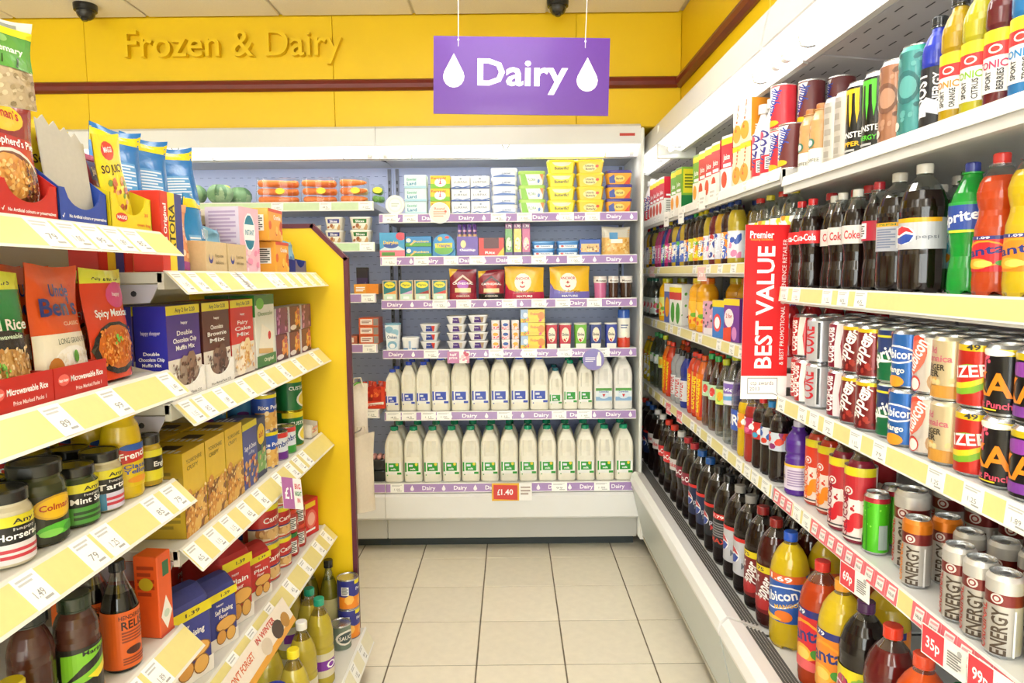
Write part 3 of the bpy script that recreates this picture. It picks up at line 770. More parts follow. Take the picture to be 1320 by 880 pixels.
ra = drinks_bay(.45, 1.956, 'near bay of the right-hand drinks cooler with soft drink bottles and cans', [(1.705, .026, []), (1.406, .04, [.04, .12, .30, .38, .46]), (1.102, .043, [.04, .18, .25, .33, .46, .56, .75, .85, .95]), (.836, .043, [(.025 + .044 * i, .0435, 'red') for i in range(3)] + [(.165, .045, 'w'), (.225, .045, 'w')] + [(.275 + .044 * i, .0435, 'red') for i in range(9)] + [(.72 + .044 * i, .0435, 'red') for i in range(9)])], [(.04, 1.48)], False)

# ---- grocery shelving down the left side (rail tops at X = -.68)
def grocery_bay(y0, y1, label, shelves, base_z):
    L = y1 - y0; r = empty('grocery_shelving', 'shelving', label, (-.68, y0, 0), PI / 2)
    mb = MB(); mb.box(0, L, .44, .455, .02, 1.66, '#cfcab4', 'enamel'); mb.build('back_panel', r)
    mb = MB(); mb.box(.003, L - .003, .23, .44, 1.632, 1.652, '#dcd9cf', 'enamel', .002); mb.build('top_shelf', r)
    mb = MB(); mb.box(.0, .02, .425, .4395, 0, 1.62, '#bdbbb4', 'enamel'); mb.build('upright', r)
    for z, d, ts in shelves:
        s = shelf(r, .003, L - .003, d, z, .047, .045, '#e3d58a', '#d3d0c6', ts, tw=.045, lip='#dedbd0', th=.022, up=.003)
        mb = MB(); mb.prism([(.01, z - .024), (.03, z - .06), (d, z - .075), (d, z - .024)], 'x', .004, .007, '#b9b7c8', 'enamel'); mb.add([(.0035, .06 + .006 * math.cos(q), z - .042 + .006 * math.sin(q)) for q in [PI / 4 * k for k in range(8)][::-1]], [tuple(range(8))], '#33333b', 'matte'); mb.build('bracket', s)
    s = shelf(r, .003, L - .003, .57, base_z, .06, .03, '#ece6c9', '#dcd9cf', [(.1 + .12 * i, .05, 'w') for i in range(int(L / .13))], y0=-.135, up=.003, nm='base_shelf')
    mb = MB(); mb.box(0, L, -.10, .425, 0, base_z - .06, '#a9a493', 'enamel'); mb.build('kick_board', r)
    return r
ga = grocery_bay(.30, 1.37, 'near bay of the left grocery shelving holding jars and rice pouches', [(1.536, .38, [(.70, .05, 'w'), (.76, .05, 'w'), (.82, .05, 'w'), (.88, .05, 'w'), (.94, .05, 'w')]), (1.268, .40, [.70, .84, 1.03]), (1.050, .42, [.62, .745, .80, .95, 1.02]), (.747, .42, [.78, .86, .92])], .18)
gb = grocery_bay(1.372, 2.441, 'far bay of the left grocery shelving beside the yellow end panel', [(1.462, .38, [.03, .10, .2, .33, .36, .55, .6, .7, .8, .9, 1.0]), (1.20, .40, [.04, .1, .2, .33, .48, .62, .76, .95]), (.90, .42, [.03, .12, .2, .3, .4, .55, .66, .73, .8]), (.565, .42, [.05, .2, .32, .45, .6, .75, .9, 1.0])], .18)
# yellow end panel
EP = [(-.572, .008), (-.572, 1.512), (-.686, 1.627), (-1.66, 1.627), (-1.775, 1.512), (-1.775, .008)]
r = empty('end_panel', 'panel', 'yellow end panel with maroon edging closing the left shelving', (0, 2.447, 0))
mb = MB(); mb.prism(EP, 'y', 0, .018, '#fff', 'yellow_paint'); mb.build('board', r)
mb = MB()
for (a, b) in zip(EP, EP[1:]):
    t = Vector((b[0] - a[0], 0, b[1] - a[1])).normalized(); nrm = Vector((t.z, 0, -t.x))
    if nrm.x * (a[0] + 1.17) + nrm.z * (a[1] - .8) < 0: nrm = -nrm
    P_ = [Vector((a[0], 0, a[1])), Vector((b[0], 0, b[1]))]; q = []
    for e in (-.010, .005): q += [P_[0] + nrm * e - t * .004, P_[1] + nrm * e + t * .004]
    V = [(v.x, y, v.z) for y in (-.004, .022) for v in (q[0], q[1], q[3], q[2])]
    mb.add(V, [(0, 1, 2, 3), (7, 6, 5, 4), (0, 4, 5, 1), (1, 5, 6, 2), (2, 6, 7, 3), (3, 7, 4, 0)], '#5d2030', 'board')
mb.build('edge_trim', r)

# ================================================================ PRODUCTS
def spx(px0, px1, yt, yb, Y):
    a = at(px0, yb, Y); b = at(px1, yb, Y); c = at((px0 + px1) / 2, yt, Y); return (a[0] + b[0]) / 2, b[0] - a[0], c[2] - (a[2] + b[2]) / 2
def yr(px, X, z):
    dz = z - EYE; cp, sp, cR, sR = math.cos(PITCH), math.sin(PITCH), math.cos(ROLL), math.sin(ROLL)
    return (F_PX * (X * cR + sR * dz * cp) + (px - 660) * dz * sp) / ((px - 660) * cp - F_PX * sR * sp)
RR = -PI / 2; RL = PI / 2
def jit(a): return rnd.uniform(-a, a)

# ---------------------------------------------------------------- dairy wall
W1, W2, W3, W4, W5, W6 = ['on the %s dairy shelf' % w for w in ('top', 'second', 'third', 'fourth', 'fifth', 'bottom')]
FR = FY + .012
def dz(proto_fn, px0, px1, yt, yb, Z, d, n, desc, where, Y=None, jx=.001, names=None):
    """a stack of n equal packs between two pixel columns on a dairy shelf"""
    xc, w, h = spx(px0, px1, yt, yb, FR); h /= n
    P = proto_fn if not callable(proto_fn) else proto_fn(w - .003, d, h - .001)
    for k in range(n):
        nm = '' if n == 1 else (['bottom ', 'top '][k] if n == 2 else ['bottom ', 'middle ', 'top '][k] if n == 3 else 'bottom ' if k == 0 else 'topmost ' if k == n - 1 else ['', 'second from bottom ', 'third from bottom ', 'fourth from bottom '][k])
        put(P, xc + jit(jx), (Y or FR) + d / 2, Z + k * h + .0003, jit(.02), nm + desc, where)
    return P
# top shelf
xc, w, h = spx(497, 522, 251, 274, FR)
r = tub('cheese_tub', 'tub', w, w, .045, '#f4f2ea', '#fbfbf6', lambda a: a.R(.2, .3, .8, .7, '#cfd6c8'), p=2)
for ch in r.children: pass
r2 = empty('cream_tub', 'tub'); mb = MB(); mb.rings([(w / 2 * .8, w / 2 * .8, 0), (w / 2 * .93, w / 2 * .93, .04)], ('#efeee6', 'print'), 28)
mb.rings([(w / 2, w / 2, .04), (w / 2, w / 2, .047), (w / 2 * .93, w / 2 * .93, .049), (w / 2 * .9, w / 2 * .9, .0475)], ('#f7f6ef', 'gloss'), 28)
M = Matrix.Translation((0, .03, w / 2)) @ Matrix.Rotation(PI / 2, 4, 'X'); mb.xf(M); mb.build('tub_body', r2)
mb = MB(); A = Art(mb, plane_map(-.02), w, w); A.o = -.0016; A.E(.5, .5, .38, .38, '#e9e7dc'); A.E(.5, .5, .3, .3, '#f6f5ee'); A.L(.3, .4, .7, .6, 2, '#b9c0b0'); mb.build('lid_print', r2)
for q in list(r.children): bpy.data.objects.remove(q)
bpy.data.objects.remove(r)
put(r2, xc, FR + .02, ZS[0], 0, 'white round tub standing on edge', W1)
dz(lambda w, d, h: carton('lard_pack', 'fat block', w, d, h, '#d3ecef', lambda a: (a.R(0, 0, 1, .16, '#a6d3e3'), a.T('Essential', .33, .68, .17, '#5aa88a', w=.42), a.T('Lard', .33, .36, .24, '#3d8cb5', w=.42))), 522, 551, 223, 274, ZS[0], .07, 3, 'pale blue block of lard in a stack', W1)
def kg(a): a.R(0, .42, 1, 1, '#f6d21c'); a.R(0, 0, 1, .36, '#7cc021'); a.E(.5, .45, .3, .34, '#fdfbf0'); a.T('Kerrygold', .42, .8, .17, '#c8341e', w=.72); a.E(.5, .52, .03, .12, '#d8456a', 8); a.E(.5, .38, .07, .05, '#d8456a', 8)
dz(lambda w, d, h: carton('butter_block', 'butter', w, d, h, '#f4d534', kg), 555, 581, 224, 274, ZS[0], .07, 3, 'yellow and green butter block in a stack', W1)
def lp(a): a.R(0, 0, 1, .1, '#3f5fa8'); a.P([(0, .1), (.3, .22), (.6, .12), (1, .26), (1, .16), (.6, .06), (.3, .14), (0, .04)], '#5578bd'); a.T('LURPAK', .5, .52, .17, '#6b7688', w=.72, b=False); a.E(.5, .78, .06, .07, '#93a2b5', 8)
P = dz(lambda w, d, h: carton('silver_butter_block', 'butter', w, d, h, '#eef1f6', lp), 582, 607, 225, 274, ZS[0], .07, 3, 'silver and blue butter block in left stack', W1)
dz(P, 607, 632, 225, 274, ZS[0], .07, 3, 'silver and blue butter block in right stack', W1)
def ls(a): a.R(0, 0, 1, 1, '#dfe7f6'); a.P([(0, .2), (.4, .5), (1, .3), (1, 0), (0, 0)], '#5a7cc4'); a.T('LURPAK', .6, .68, .25, '#4a5b86', w=.4)
dz(lambda w, d, h: tub('spread_tub', 'spread', w, d, h, '#e6ecf8', '#fafbfd', ls, taper=.93, lidh=.42), 633, 668, 215, 274, ZS[0], .10, 5, 'white and blue spread tub in tall stack', W1)
def fl(a): a.R(0, 0, 1, 1, '#f4f8ea'); a.P([(0, 0), (.34, 0), (.22, 1), (0, 1)], '#8ccb3a'); a.P([(.84, 1), (1, 1), (1, .4)], '#f0863a'); a.E(.5, .5, .23, .34, '#fff'); a.T('FLORA', .5, .5, .26, '#6a9a58', w=.36); a.E(.82, .35, .06, .2, '#5f85c8', 8)
dz(lambda w, d, h: tub('spread_tub', 'spread', w, d, h, '#eef4dc', '#b2dc6c', fl, lidh=.24), 668, 704, 220, 275, ZS[0], .10, 3, 'green lidded margarine tub in a stack', W1)
def bf(a): a.R(0, 0, 1, 1, '#f8e616'); a.E(.5, 1.0, .42, .42, '#f2e5c4'); a.T('Butterlicious', .5, .5, .24, '#4b4630', w=.62)
def bf2(a): a.R(0, 0, 1, 1, '#f8e616'); a.P([(.1, 1), (.9, 1), (.8, .72), (.5, .62), (.2, .72)], '#efe3c8'); a.T('Butterific!', .5, .46, .26, '#3c3a2a', w=.62)
dz(lambda w, d, h: tub('spread_tub', 'spread', w, d, h, '#f7e21a', '#fbe43a', bf2, lidh=.2), 705, 743, 206, 275, ZS[0], .11, 4, 'bright yellow buttery tub in left yellow stack', W1)
def ub(a): a.R(0, 0, 1, 1, '#f5d030'); a.E(.48, .5, .32, .38, '#f9e9a0'); a.T('Utterly', .46, .66, .2, '#5a5344', w=.38); a.T('Butterly', .5, .38, .2, '#5a5344', w=.42); a.E(.8, .62, .08, .14, '#e2502e', 8)
dz(lambda w, d, h: tub('spread_tub', 'spread', w, d, h, '#f4cb2a', '#f8de3c', ub, lidh=.2), 743, 780, 206, 275, ZS[0], .11, 4, 'golden yellow buttery tub in right yellow stack', W1)
def be(a): a.R(0, 0, 1, 1, '#f1a52a'); a.P([(0, .6), (.25, .9), (.3, .1), (0, .1)], '#4a5da8'); a.P([(.72, .0), (1, .75), (1, 0)], '#dd4a2a'); a.E(.5, .5, .25, .3, '#f8d774'); a.T('Bertolli', .5, .52, .2, '#4c3a20', w=.32)
P = dz(lambda w, d, h: tub('spread_tub', 'spread', w, d, h, '#eea332', '#4a3f90', be, lidh=.22), 781, 816, 220, 275, ZS[0], .10, 3, 'orange tub with purple lid in a stack', W1)
# second shelf
def dl_(a): a.R(0, 0, 1, .28, '#e97f8f'); a.P([(0, .3), (.5, .6), (1, .3), (1, .28), (0, .28)], '#cfe3ea'); a.R(0, .55, 1, 1, '#3a9bcc'); a.E(.45, .5, .3, .14, '#2f4fa0'); a.T('Dairylea', .45, .6, .13, '#f3d43a', w=.6); a.E(.85, .85, .2, .17, '#d23c4c', 10); a.R(.08, .06, .6, .2, '#5a9a44')
dz(lambda w, d, h: carton('cheese_spread_box', 'cheese', w, d, h, '#47a0cb', dl_), 489, 522, 299, 331, ZS[1], .06, 1, 'blue and pink cheese spread box', W2)
def dk(a): a.R(0, 0, 1, .35, '#5aa53c'); a.T('Dunkers', .6, .5, .2, '#f6e04a', w=.6); a.P([(.15, .15), (.35, .6), (.42, .55), (.22, .1)], '#e9c27a'); a.E(.12, .6, .09, .2, '#f5f0e0')
dz(lambda w, d, h: carton('cheese_snack_pack', 'cheese', w, d, h, '#3b8ccc', dk), 523, 557, 304, 331, ZS[1], .06, 2, 'blue and green cheese snack pack', W2)
xc, w, h = spx(557, 587, 302, 331, FR)
r = empty('cheese_wheel_box', 'cheese'); mb = MB(); mb.box(-w / 2, w / 2, -.015, .02, 0, h * .42, '#3a9bcc', 'print', .001)
mb.rings([(w * .47, w * .47, 0), (w * .48, w * .48, .002), (w * .48, w * .48, .028), (w * .47, w * .47, .03)], ('#3a93d0', 'print'), 32); mb.xf(Matrix.Translation((0, -.0, w * .5)) @ Matrix.Rotation(PI / 2, 4, 'X'), 24); mb.build('box_body', r)
mb = MB(); A = Art(mb, plane_map(-.0305), w, h); A.E(.5, .52, .44, .46, '#3f9ad4', 24); A.E(.5, .3, .4, .2, '#6db33f'); A.P([(.12, .6), (.88, .62), (.86, .42), (.14, .4)], '#f4d83a'); A.T('Triangles', .5, .51, .12, '#2e4fa0', w=.6); A.E(.35, .8, .1, .1, '#f6b93b', 10); A.E(.65, .86, .1, .06, '#e24c4c', 8); mb.build('front_print', r)
put(r, xc, FR + .035, ZS[1], 0, 'round blue cheese box standing up', W2)
def st(a): a.R(0, 0, 1, 1, '#6d52ad'); a.T('Cheestrings', .5, .32, .09, '#fff', w=.75); a.E(.5, .33, .42, .1, '#8f78c6'); a.T('Cheestrings', .5, .33, .1, '#fff', w=.72); a.E(.3, .62, .13, .2, '#f3dca0'); a.R(0, 0, 1, .06, '#4b3590')
xc, w, h = spx(589, 616, 305, 331, FR)
dz(lambda w, d, h: carton('cheese_string_tray', 'cheese', w, d, h, '#6a4fae', st), 589, 617, 305, 331, ZS[1], .05, 1, 'purple tray holding cheese strings', W2)
ch = pouch('cheese_string', 'cheese', .02, .10, .012, '#eac28a', lambda a: (a.R(0, .5, 1, 1, '#5d3f96'), a.R(0, .62, 1, .72, '#d6a7c8')), stand=False, wob=.001, nu=3, nv=6)
for k in range(4): put(ch, xc - w * .36 + k * w * .24, FR + .018, ZS[1] + .062, jit(.2), 'purple wrapped cheese string poking from its tray', W2)
def rb_(a): a.R(0, 0, 1, 1, '#d8372a'); a.R(.2, .42, .8, 1, '#5b1d22'); a.T('Ritz', .45, .2, .14, '#fff', w=.4); a.P([(.7, 0), (1, 0), (1, .5)], '#f3c52a')
dz(lambda w, d, h: carton('snack_tray', 'snack', w, d, h, '#cf3a2a', rb_), 617, 650, 307, 331, ZS[1], .05, 1, 'red snack tray with dark centre', W2)
for k, (c, c2) in enumerate((('#5f9a3a', '#f4f0d0'), ('#e8cc54', '#f8eecb'), ('#c04a7c', '#f6d7d0'))):
    dz(lambda w, d, h: carton('cheese_sachet', 'cheese', w, d, h, c, lambda a: (a.R(0, .84, 1, 1, '#7a2f6a'), a.T('1.70', .5, .92, .08, '#fff', w=.7), a.E(.5, .38, .36, .2, c2), a.S(.25, .2, .75, .5, 8, .12, [c, '#f2e2a0', '#fff'], k), a.R(0, 0, 1, .12, '#5a3c7c')), mat='film'), 651 + k * 11, 661 + k * 11.5, 289, 331, ZS[1], .02, 1, ['green', 'yellow', 'pink'][k] + ' tall cheese sachet', W2)
def ph(a): a.R(0, 0, 1, .5, '#f3f6fa'); a.R(0, .35, 1, .62, '#f7fafc'); a.T('Philadelphia', .6, .42, .2, '#3f66a8', w=.5); a.E(.18, .4, .09, .2, '#e06a6a', 8)
for q, (a_, b_) in enumerate(((685, 716), (717, 747))):
    dz(lambda w, d, h: tub('soft_cheese_tub', 'cheese', w, d, h, '#4c8fd4', '#5b9bdc', ph, taper=.9, lidh=.3), a_, b_, 312, 331, ZS[1], .09, 2, 'blue soft cheese tub in %s pile' % ['left', 'right'][q], W2)
def wb_(a): a.R(.08, .2, .92, .72, '#e9bf7a'); a.T('Mini', .5, .5, .16, '#5a3d22', w=.3); a.S(.1, .22, .9, .6, 14, .06, ['#d9a55c', '#f0d6a0', '#a86f3a'])
dz(lambda w, d, h: carton('cheese_box', 'cheese', w, d, h, '#2d57b4', wb_), 747, 775, 310, 331, ZS[1], .06, 1, 'deep blue cheese box with tan window', W2)
dz(lambda w, d, h: pouch('grated_cheese_bag', 'cheese', w, h, d, '#e9b765', lambda a: (a.R(0, .62, 1, 1, '#cfc8b8'), a.S(.05, .05, .95, .6, 60, .05, ['#f0c878', '#d99a3c', '#f6d894']), a.R(.3, .42, .72, .56, '#f6f4ea'), a.R(.25, .56, .55, .8, '#4f93c4')), stand=True), 776, 814, 294, 331, ZS[1], .07, 1, 'clear bag of orange grated cheese', W2)
# third shelf
CP = [('#f0a55a', 0), ('#cfb0d8', 1), ('#a03028', 2), ('#d8432e', 3)]
for (a_, b_), (c, k) in zip(((493, 512), (514, 533), (534, 555), (557, 577)), CP):
    dz(lambda w, d, h: carton('cheese_slice_pack', 'cheese', w, d, h, '#dcc39a', lambda a: (a.R(.08, .04, .92, .96, '#2f7f86'), a.E(.5, .77, .38, .16, '#f2e034'), a.T('Pilgrims', .5, .77, .09, '#3a7a3a', w=.5), a.P([(.08, .3), (.92, .5), (.92, .3)], c), a.R(.08, .04, .92, .32, '#cfe6d2'), a.R(.3, .08, .7, .2, '#fff'))), a_, b_, 360, 386, ZS[2], .04, 1, 'small cheese pack with %s stripe' % ['orange', 'lilac', 'dark red', 'red'][k], W3)
def ca(c1, c2):
    def f(a): a.P([(0, 1), (.35, 1), (0, .72)], '#eec03a'); a.P([(.12, .55), (.5, .82), (.88, .55), (.8, .55), (.5, .74), (.2, .55)], '#ead7c8' if c1 != '#1e1a1c' else '#3a3036'); a.E(.5, .48, .22, .16, c2); a.T('CATHEDRAL', .5, .53, .07, '#fff', w=.78); a.R(.2, .24, .8, .38, '#ecd6a0'); a.R(0, 0, 1, .2, c1); a.T('CHEDDAR', .5, .12, .05, '#f3e6da', w=.5)
    return f
dz(lambda w, d, h: pouch('cheddar_bag', 'cheese', w, h, d, '#8c1f34', ca('#a12a3c', '#b05ac0'), stand=True), 579, 615, 347, 387, ZS[2], .05, 1, 'maroon cheddar bag with purple centre', W3)
dz(lambda w, d, h: pouch('cheddar_bag', 'cheese', w, h, d, '#8f2234', ca('#1e1a1c', '#d03a34'), stand=True, seed=5), 616, 651, 349, 387, ZS[2], .05, 1, 'maroon cheddar bag with black base', W3)
def an(c, t):
    def f(a): a.E(.46, .52, .22, .28, '#f7efdf'); a.T('ANCHOR', .45, .64, .08, '#c22a2e', w=.38); a.R(.435, .38, .46, .56, '#c22a2e'); a.R(.40, .5, .495, .525, '#c22a2e'); a.E(.447, .4, .07, .05, '#c22a2e', 10); a.E(.447, .43, .05, .04, '#f7efdf', 10); a.R(0, 0, 1, .22, c); a.T(t, .5, .24, .09, '#8a5a1c', w=.5); a.T('MATURE', .5, .09, .06, '#fff', w=.4); a.P([(0, .22), (.0, .5), (.1, .3), (.3, .22)], c)
    return f
dz(lambda w, d, h: pouch('cheddar_bag', 'cheese', w, h, d, '#f2bf2e', an('#c02a4c', 'just for you'), stand=True, seed=8), 650, 702, 345, 387, ZS[2], .06, 1, 'yellow cheddar bag with red base', W3)
dz(lambda w, d, h: pouch('cheddar_bag', 'cheese', w, h, d, '#f2bf2e', an('#7a72c0', 'just for you'), stand=True, seed=11), 708, 761, 345, 387, ZS[2], .06, 1, 'yellow cheddar bag with lilac base', W3)
def cup(name, H, R, col, lid, bands):
    r = empty(name, 'dessert'); mb = MB(); mb.lathe([(R * .8, 0), (R * .84, .003), (R * .93, H * .7), (R * .95, H * .92), (R, H * .93), (R, H)], [(bands[0], 'gloss'), (bands[0], 'gloss'), (col, 'gloss'), (lid, 'gloss')], 24, cap1=False); mb.build('cup_body', r)
    mb = MB(); mb.lathe([(R * 1.03, H), (R * 1.03, H + .002), (R * .9, H + .003)], ('#ece6e0', 'gloss'), 24); mb.build('lid', r)
    mb = MB(); A = Art(mb, cyl_map(R * .965, H * .72), PI * R * 1.6, H * .2, R * .17); A.o = .001; A.R(0, 0, 1, 1, '#f2ece6'); A.T('Mousse', .5, .5, .5, '#5a4a44', w=.3); mb.build('label', r); return r
for k, (a_, b_, c) in enumerate(((766, 784, '#cf6f9a'), (785, 799, '#4a2e22'), (800, 817, '#3f281e'))):
    xc, w, h = spx(a_, b_, 358, 386, FR); put(cup('dessert_cup', h, w / 2 * .98, c, '#e8ddd8', [c]), xc, FR + .04, ZS[2], 0, ['pink dessert cup', 'brown dessert cup', 'brown dessert cup'][k], W3)
# fourth shelf
xc, w, h = spx(495, 516, 417, 451, FR)
r = tub('yogurt_pot', 'yogurt', w, w, h, '#eef3f6', '#8fc3dc', lambda a: (a.R(0, 0, 1, 1, '#e4eef4'), a.E(.3, .82, .3, .14, '#8fc0da'), a.E(.75, .7, .3, .14, '#9cc9e0'), a.E(.5, .52, .42, .15, '#f7fafc'), a.T('Onken', .5, .52, .13, '#34679c', w=.78), a.E(.5, .2, .4, .16, '#86bcd8'), a.E(.5, .16, .25, .1, '#f4f8fa')), taper=.8, p=2.2, lidh=.06)
put(r, xc, FR + .045, ZS[3], 0, 'tall pale blue and white yogurt pot', W4)
dz(lambda w, d, h: tub('cream_tub', 'cream', w, d, h, '#f3f5f5', '#fbfcfc', lambda a: (a.R(.42, .1, .58, .9, '#a9c4e0'), a.R(0, 0, .35, .16, '#5a86c0'), a.R(.65, 0, 1, .16, '#5a86c0')), lidh=.2, p=3), 517, 540, 435, 451, ZS[3], .08, 1, 'low white tub', W4)
def mu(c1, c2):
    def f(a): a.R(.18, .12, .85, .95, '#f4f2ee'); a.P([(.2, .15), (.3, .9), (.62, .9), (.75, .15)], c1); a.P([(.62, .9), (.85, .9), (.85, .15), (.75, .15)], c2); a.T('Corner', .42, .62, .18, '#fff', w=.3)
    return f
mt_ = []
for k, (a_, b_, t, n, c1, c2) in enumerate(((541, 567, 418, 3, '#33489c', '#d8402e'), (575, 602, 408, 4, '#5a3a8c', '#d9cbb0'), (603, 630, 407, 4, '#5a3a8c', '#b89c7c'))):
    dz(lambda w, d, h: tub('twin_yogurt_pot', 'yogurt', w, d, h, '#efeff0', '#f7f7f7', mu(c1, c2), taper=.72, lidh=.12, p=6), a_, b_, t, 451, ZS[3], .11, n, 'white twin yogurt pot in %s stack' % ['red and blue', 'left purple', 'right purple'][k], W4)
def fr(c):
    def f(a): a.R(0, .55, 1, .95, '#f7e9ea'); a.E(.5, .62, .38, .2, '#3b62b0' if c == 1 else '#f2b23a'); a.S(.05, .05, .95, .45, 6, .12, ['#e2506a', '#f2a0b0'] if c < 2 else ['#f0a83a', '#f6d05a'], c)
    return f
for k, (a_, b_) in enumerate(((633, 645), (646, 658), (659, 670))):
    dz(lambda w, d, h: tub('fromage_frais_pot', 'yogurt', w, d, h, '#f6dfe2', '#fbf4f4', fr(k), taper=.92, lidh=.12, p=7), a_, b_, 413, 450, ZS[3], .05, 3, 'small square %s yogurt pot in a stack' % ['pink', 'pink and blue', 'yellow'][k], W4)
def mp_(a): a.R(0, 0, .3, 1, '#a9c4e6'); a.R(0, 0, 1, .28, '#f2cf3a'); a.E(.58, .6, .24, .3, '#f5d83a'); a.T('Frubes', .58, .66, .2, '#d8403a', w=.34); a.E(.85, .5, .14, .3, '#ee8a2c'); a.E(.2, .55, .09, .2, '#fff'); a.S(.05, .05, .95, .3, 12, .05, ['#5aa544', '#e2486a', '#f08a2c'], 4)
dz(lambda w, d, h: carton('yogurt_multipack', 'yogurt', w, d, h, '#f0d44a', mp_), 671, 703, 399, 450, ZS[3], .09, 3, 'bright yellow yogurt multipack in a stack', W4)
def el(c):
    def f(a): a.R(0, .22, 1, 1, c); a.E(.5, .58, .36, .32, '#f7ecd2'); a.T('Elmlea', .5, .6, .12, '#3d3a44', w=.6); a.S(.4, .3, .65, .45, 4, .1, ['#c92a2a', '#d84a3a', '#4a8a34']); a.R(0, 0, 1, .2, '#f1efe6')
    return f
for k, (a_, b_, c) in enumerate(((703, 720, '#c3223a'), (720, 738, '#c3223a'), (740, 758, '#6db52c'), (760, 777, '#2f3f86'), (780, 797, '#2f3f9c'))):
    xc, w, h = spx(a_, b_, 418, 450, FR)
    put(tub('cream_pot', 'cream', w - .003, w - .003, h, c, '#e9e6dc', el(c), taper=.86, p=2.3, lidh=.06), xc, FR + .036, ZS[3], 0, ['red labelled cream pot', 'red labelled cream pot', 'green labelled cream pot', 'navy labelled cream pot', 'navy labelled cream pot'][k], W4)
xc, w, h = spx(797, 814, 398, 447, FR)
r = empty('squirty_cream_can', 'cream'); mb = MB(); R = w / 2 * .95
mb.lathe([(R * .95, 0), (R, .003), (R, h * .26), (R, h * .76), (R * .9, h * .79)], [('#d8462e', 'print'), ('#d8462e', 'print'), ('#f1eee2', 'print'), ('#dfe3ea', 'print')], 28); mb.build('can_body', r)
mb = MB(); mb.lathe([(R * .96, h * .78), (R * .96, h * .97), (R * .88, h)], ('#2f5db4', 'gloss'), 28); mb.build('cap', r)
mb = MB(); A = Art(mb, cyl_map(R), PI * R, h, R * .17); A.L(.3, .5, .7, .62, 2, '#6a7a9a'); A.S(.1, .04, .9, .26, 16, .09, ['#d93a26', '#ee6a3a', '#b82c22'], 3); A.E(.5, .36, .24, .06, '#f8f4e2'); mb.build('printed_label', r)
put(r, xc, FR + .04, ZS[3], 0, 'tall white cream spray can with blue cap', W4)

# milk
def milk(name, w, d, h, cap, lab, art, body='#faf6e4'):
    r = empty(name, 'milk'); mb = MB(); R = [(w * .46, d * .46, 0), (w * .5, d * .5, .006)]
    for k in range(1, 9): R.append((w * .5, d * .5, h * .62 * k / 8))
    R += [(w * .485, d * .485, h * .68), (w * .44, d * .44, h * .75), (w * .36, d * .36, h * .82), (w * .27, d * .27, h * .88), (w * .20, w * .20, h * .915), (w * .18, w * .18, h * .93)]
    def fn(q, a):
        x, y, z = q; zn = z / h; u = x / (w * .5)
        if y < 0 and .42 < zn < .80:
            e = math.sin(PI * min(1, max(0, (zn - .42) / .38))) ** .6
            g = math.exp(-((abs(u) - .40) / .17) ** 2); y += g * e * d * .12
        return (x, y, z)
    mb.rings(R, (body, 'milk'), 40, p=5, fn=fn); mb.build('jug_body', r)
    c = MB(); cr = w * .215; c.rings([(cr, cr, h * .925), (cr, cr, h * .985), (cr * .9, cr * .9, h)], (cap, 'gloss'), 24, fn=lambda q, a: q); c.build('cap', r)
    a = MB(); art(Art(a, plane_map(-d / 2 - .0006), w * .84, h)); a.build('label', r); return r
def ml(c, dot):
    def f(a):
        a.R(0, .15, 1, .38, '#f6f6f0'); a.R(0, .20, .1, .37, c); a.R(.18, .21, .86, .36, c); a.R(.25, .29, .5, .33, '#dfe8f2'); a.T('milk', .5, .25, .035, '#fff', w=.34)
        if dot: a.E(.72, .335, .09, .03, '#e8d838', 10)
        a.R(.72, .15, 1, .19, c); a.R(.08, .13, .14, .15, c)
    return f
def fm(a): a.R(0, .16, 1, .40, '#e6eef2'); a.R(0, .35, 1, .40, '#5aa348'); a.R(0, .17, 1, .24, '#8cb4d8'); a.E(.5, .28, .34, .075, '#dbe9f2'); a.T('Cravendale', .5, .335, .03, '#2a5aa0', w=.6); a.P([(.4, .29), (.6, .29), (.5, .23)], '#d23c3c')
def sc(px0, px1, yt, yb): return spx(px0, px1, yt, yb, FR)
specs = {'s': (498, 517, 480, 533), 'm': (518, 538, 470, 533), 'l': (557, 582, 463, 533)}
def mk(k, cap, c, dot, nm, fil=None):
    _, w, h = sc(*specs[k]); return milk(nm, w - .002, w * (1.15 if k == 'l' else 1.05), h, cap, c, fil or ml(c, dot), '#f8f6ee' if fil else '#faf6e4')
BL, GC, TL = '#2c4fd0', '#12946c', '#0f7f86'
ms, mm, mlg = mk('s', BL, '#2f4cba', 0, 'milk_jug'), mk('m', BL, '#2f4cba', 0, 'milk_jug'), mk('l', BL, '#2f4cba', 0, 'milk_jug')
gs, gm = mk('s', '#0f5f70', '#1c9a2e', 0, 'milk_jug'), mk('m', GC, '#1c9a2e', 0, 'milk_jug')
fl_ = mk('l', '#e9e9e4', '#5aa348', 0, 'milk_jug', fm)
rows = [(ms, 507, 'small blue capped milk jug'), (mm, 528, 'medium blue capped milk jug'), (mm, 547, 'medium blue capped milk jug')] + [(mlg, 569.5 + 25.1 * k, 'large blue capped milk jug') for k in range(6)] + [(gs, 716, 'small teal capped milk jug'), (gm, 735, 'medium green capped milk jug'), (gm, 754, 'medium green capped milk jug'), (fl_, 777, 'white capped filtered milk jug'), (fl_, 802, 'white capped filtered milk jug')]
for p_, px, desc in rows:
    x = at(px, 532, FR + .05)[0]
    put(p_, x, FR + .06, ZS[4], jit(.015), 'front ' + desc, W5)
    put(p_, x + jit(.001), FR + .19, ZS[4], jit(.01), 'rear ' + desc, W5)
_, w, h = sc(497, 521.5, 551, 621)
gl = milk('milk_jug', w - .002, w * 1.15, h, GC, '#1f9a2c', lambda a: ml('#1f9c2c', 1)(a))
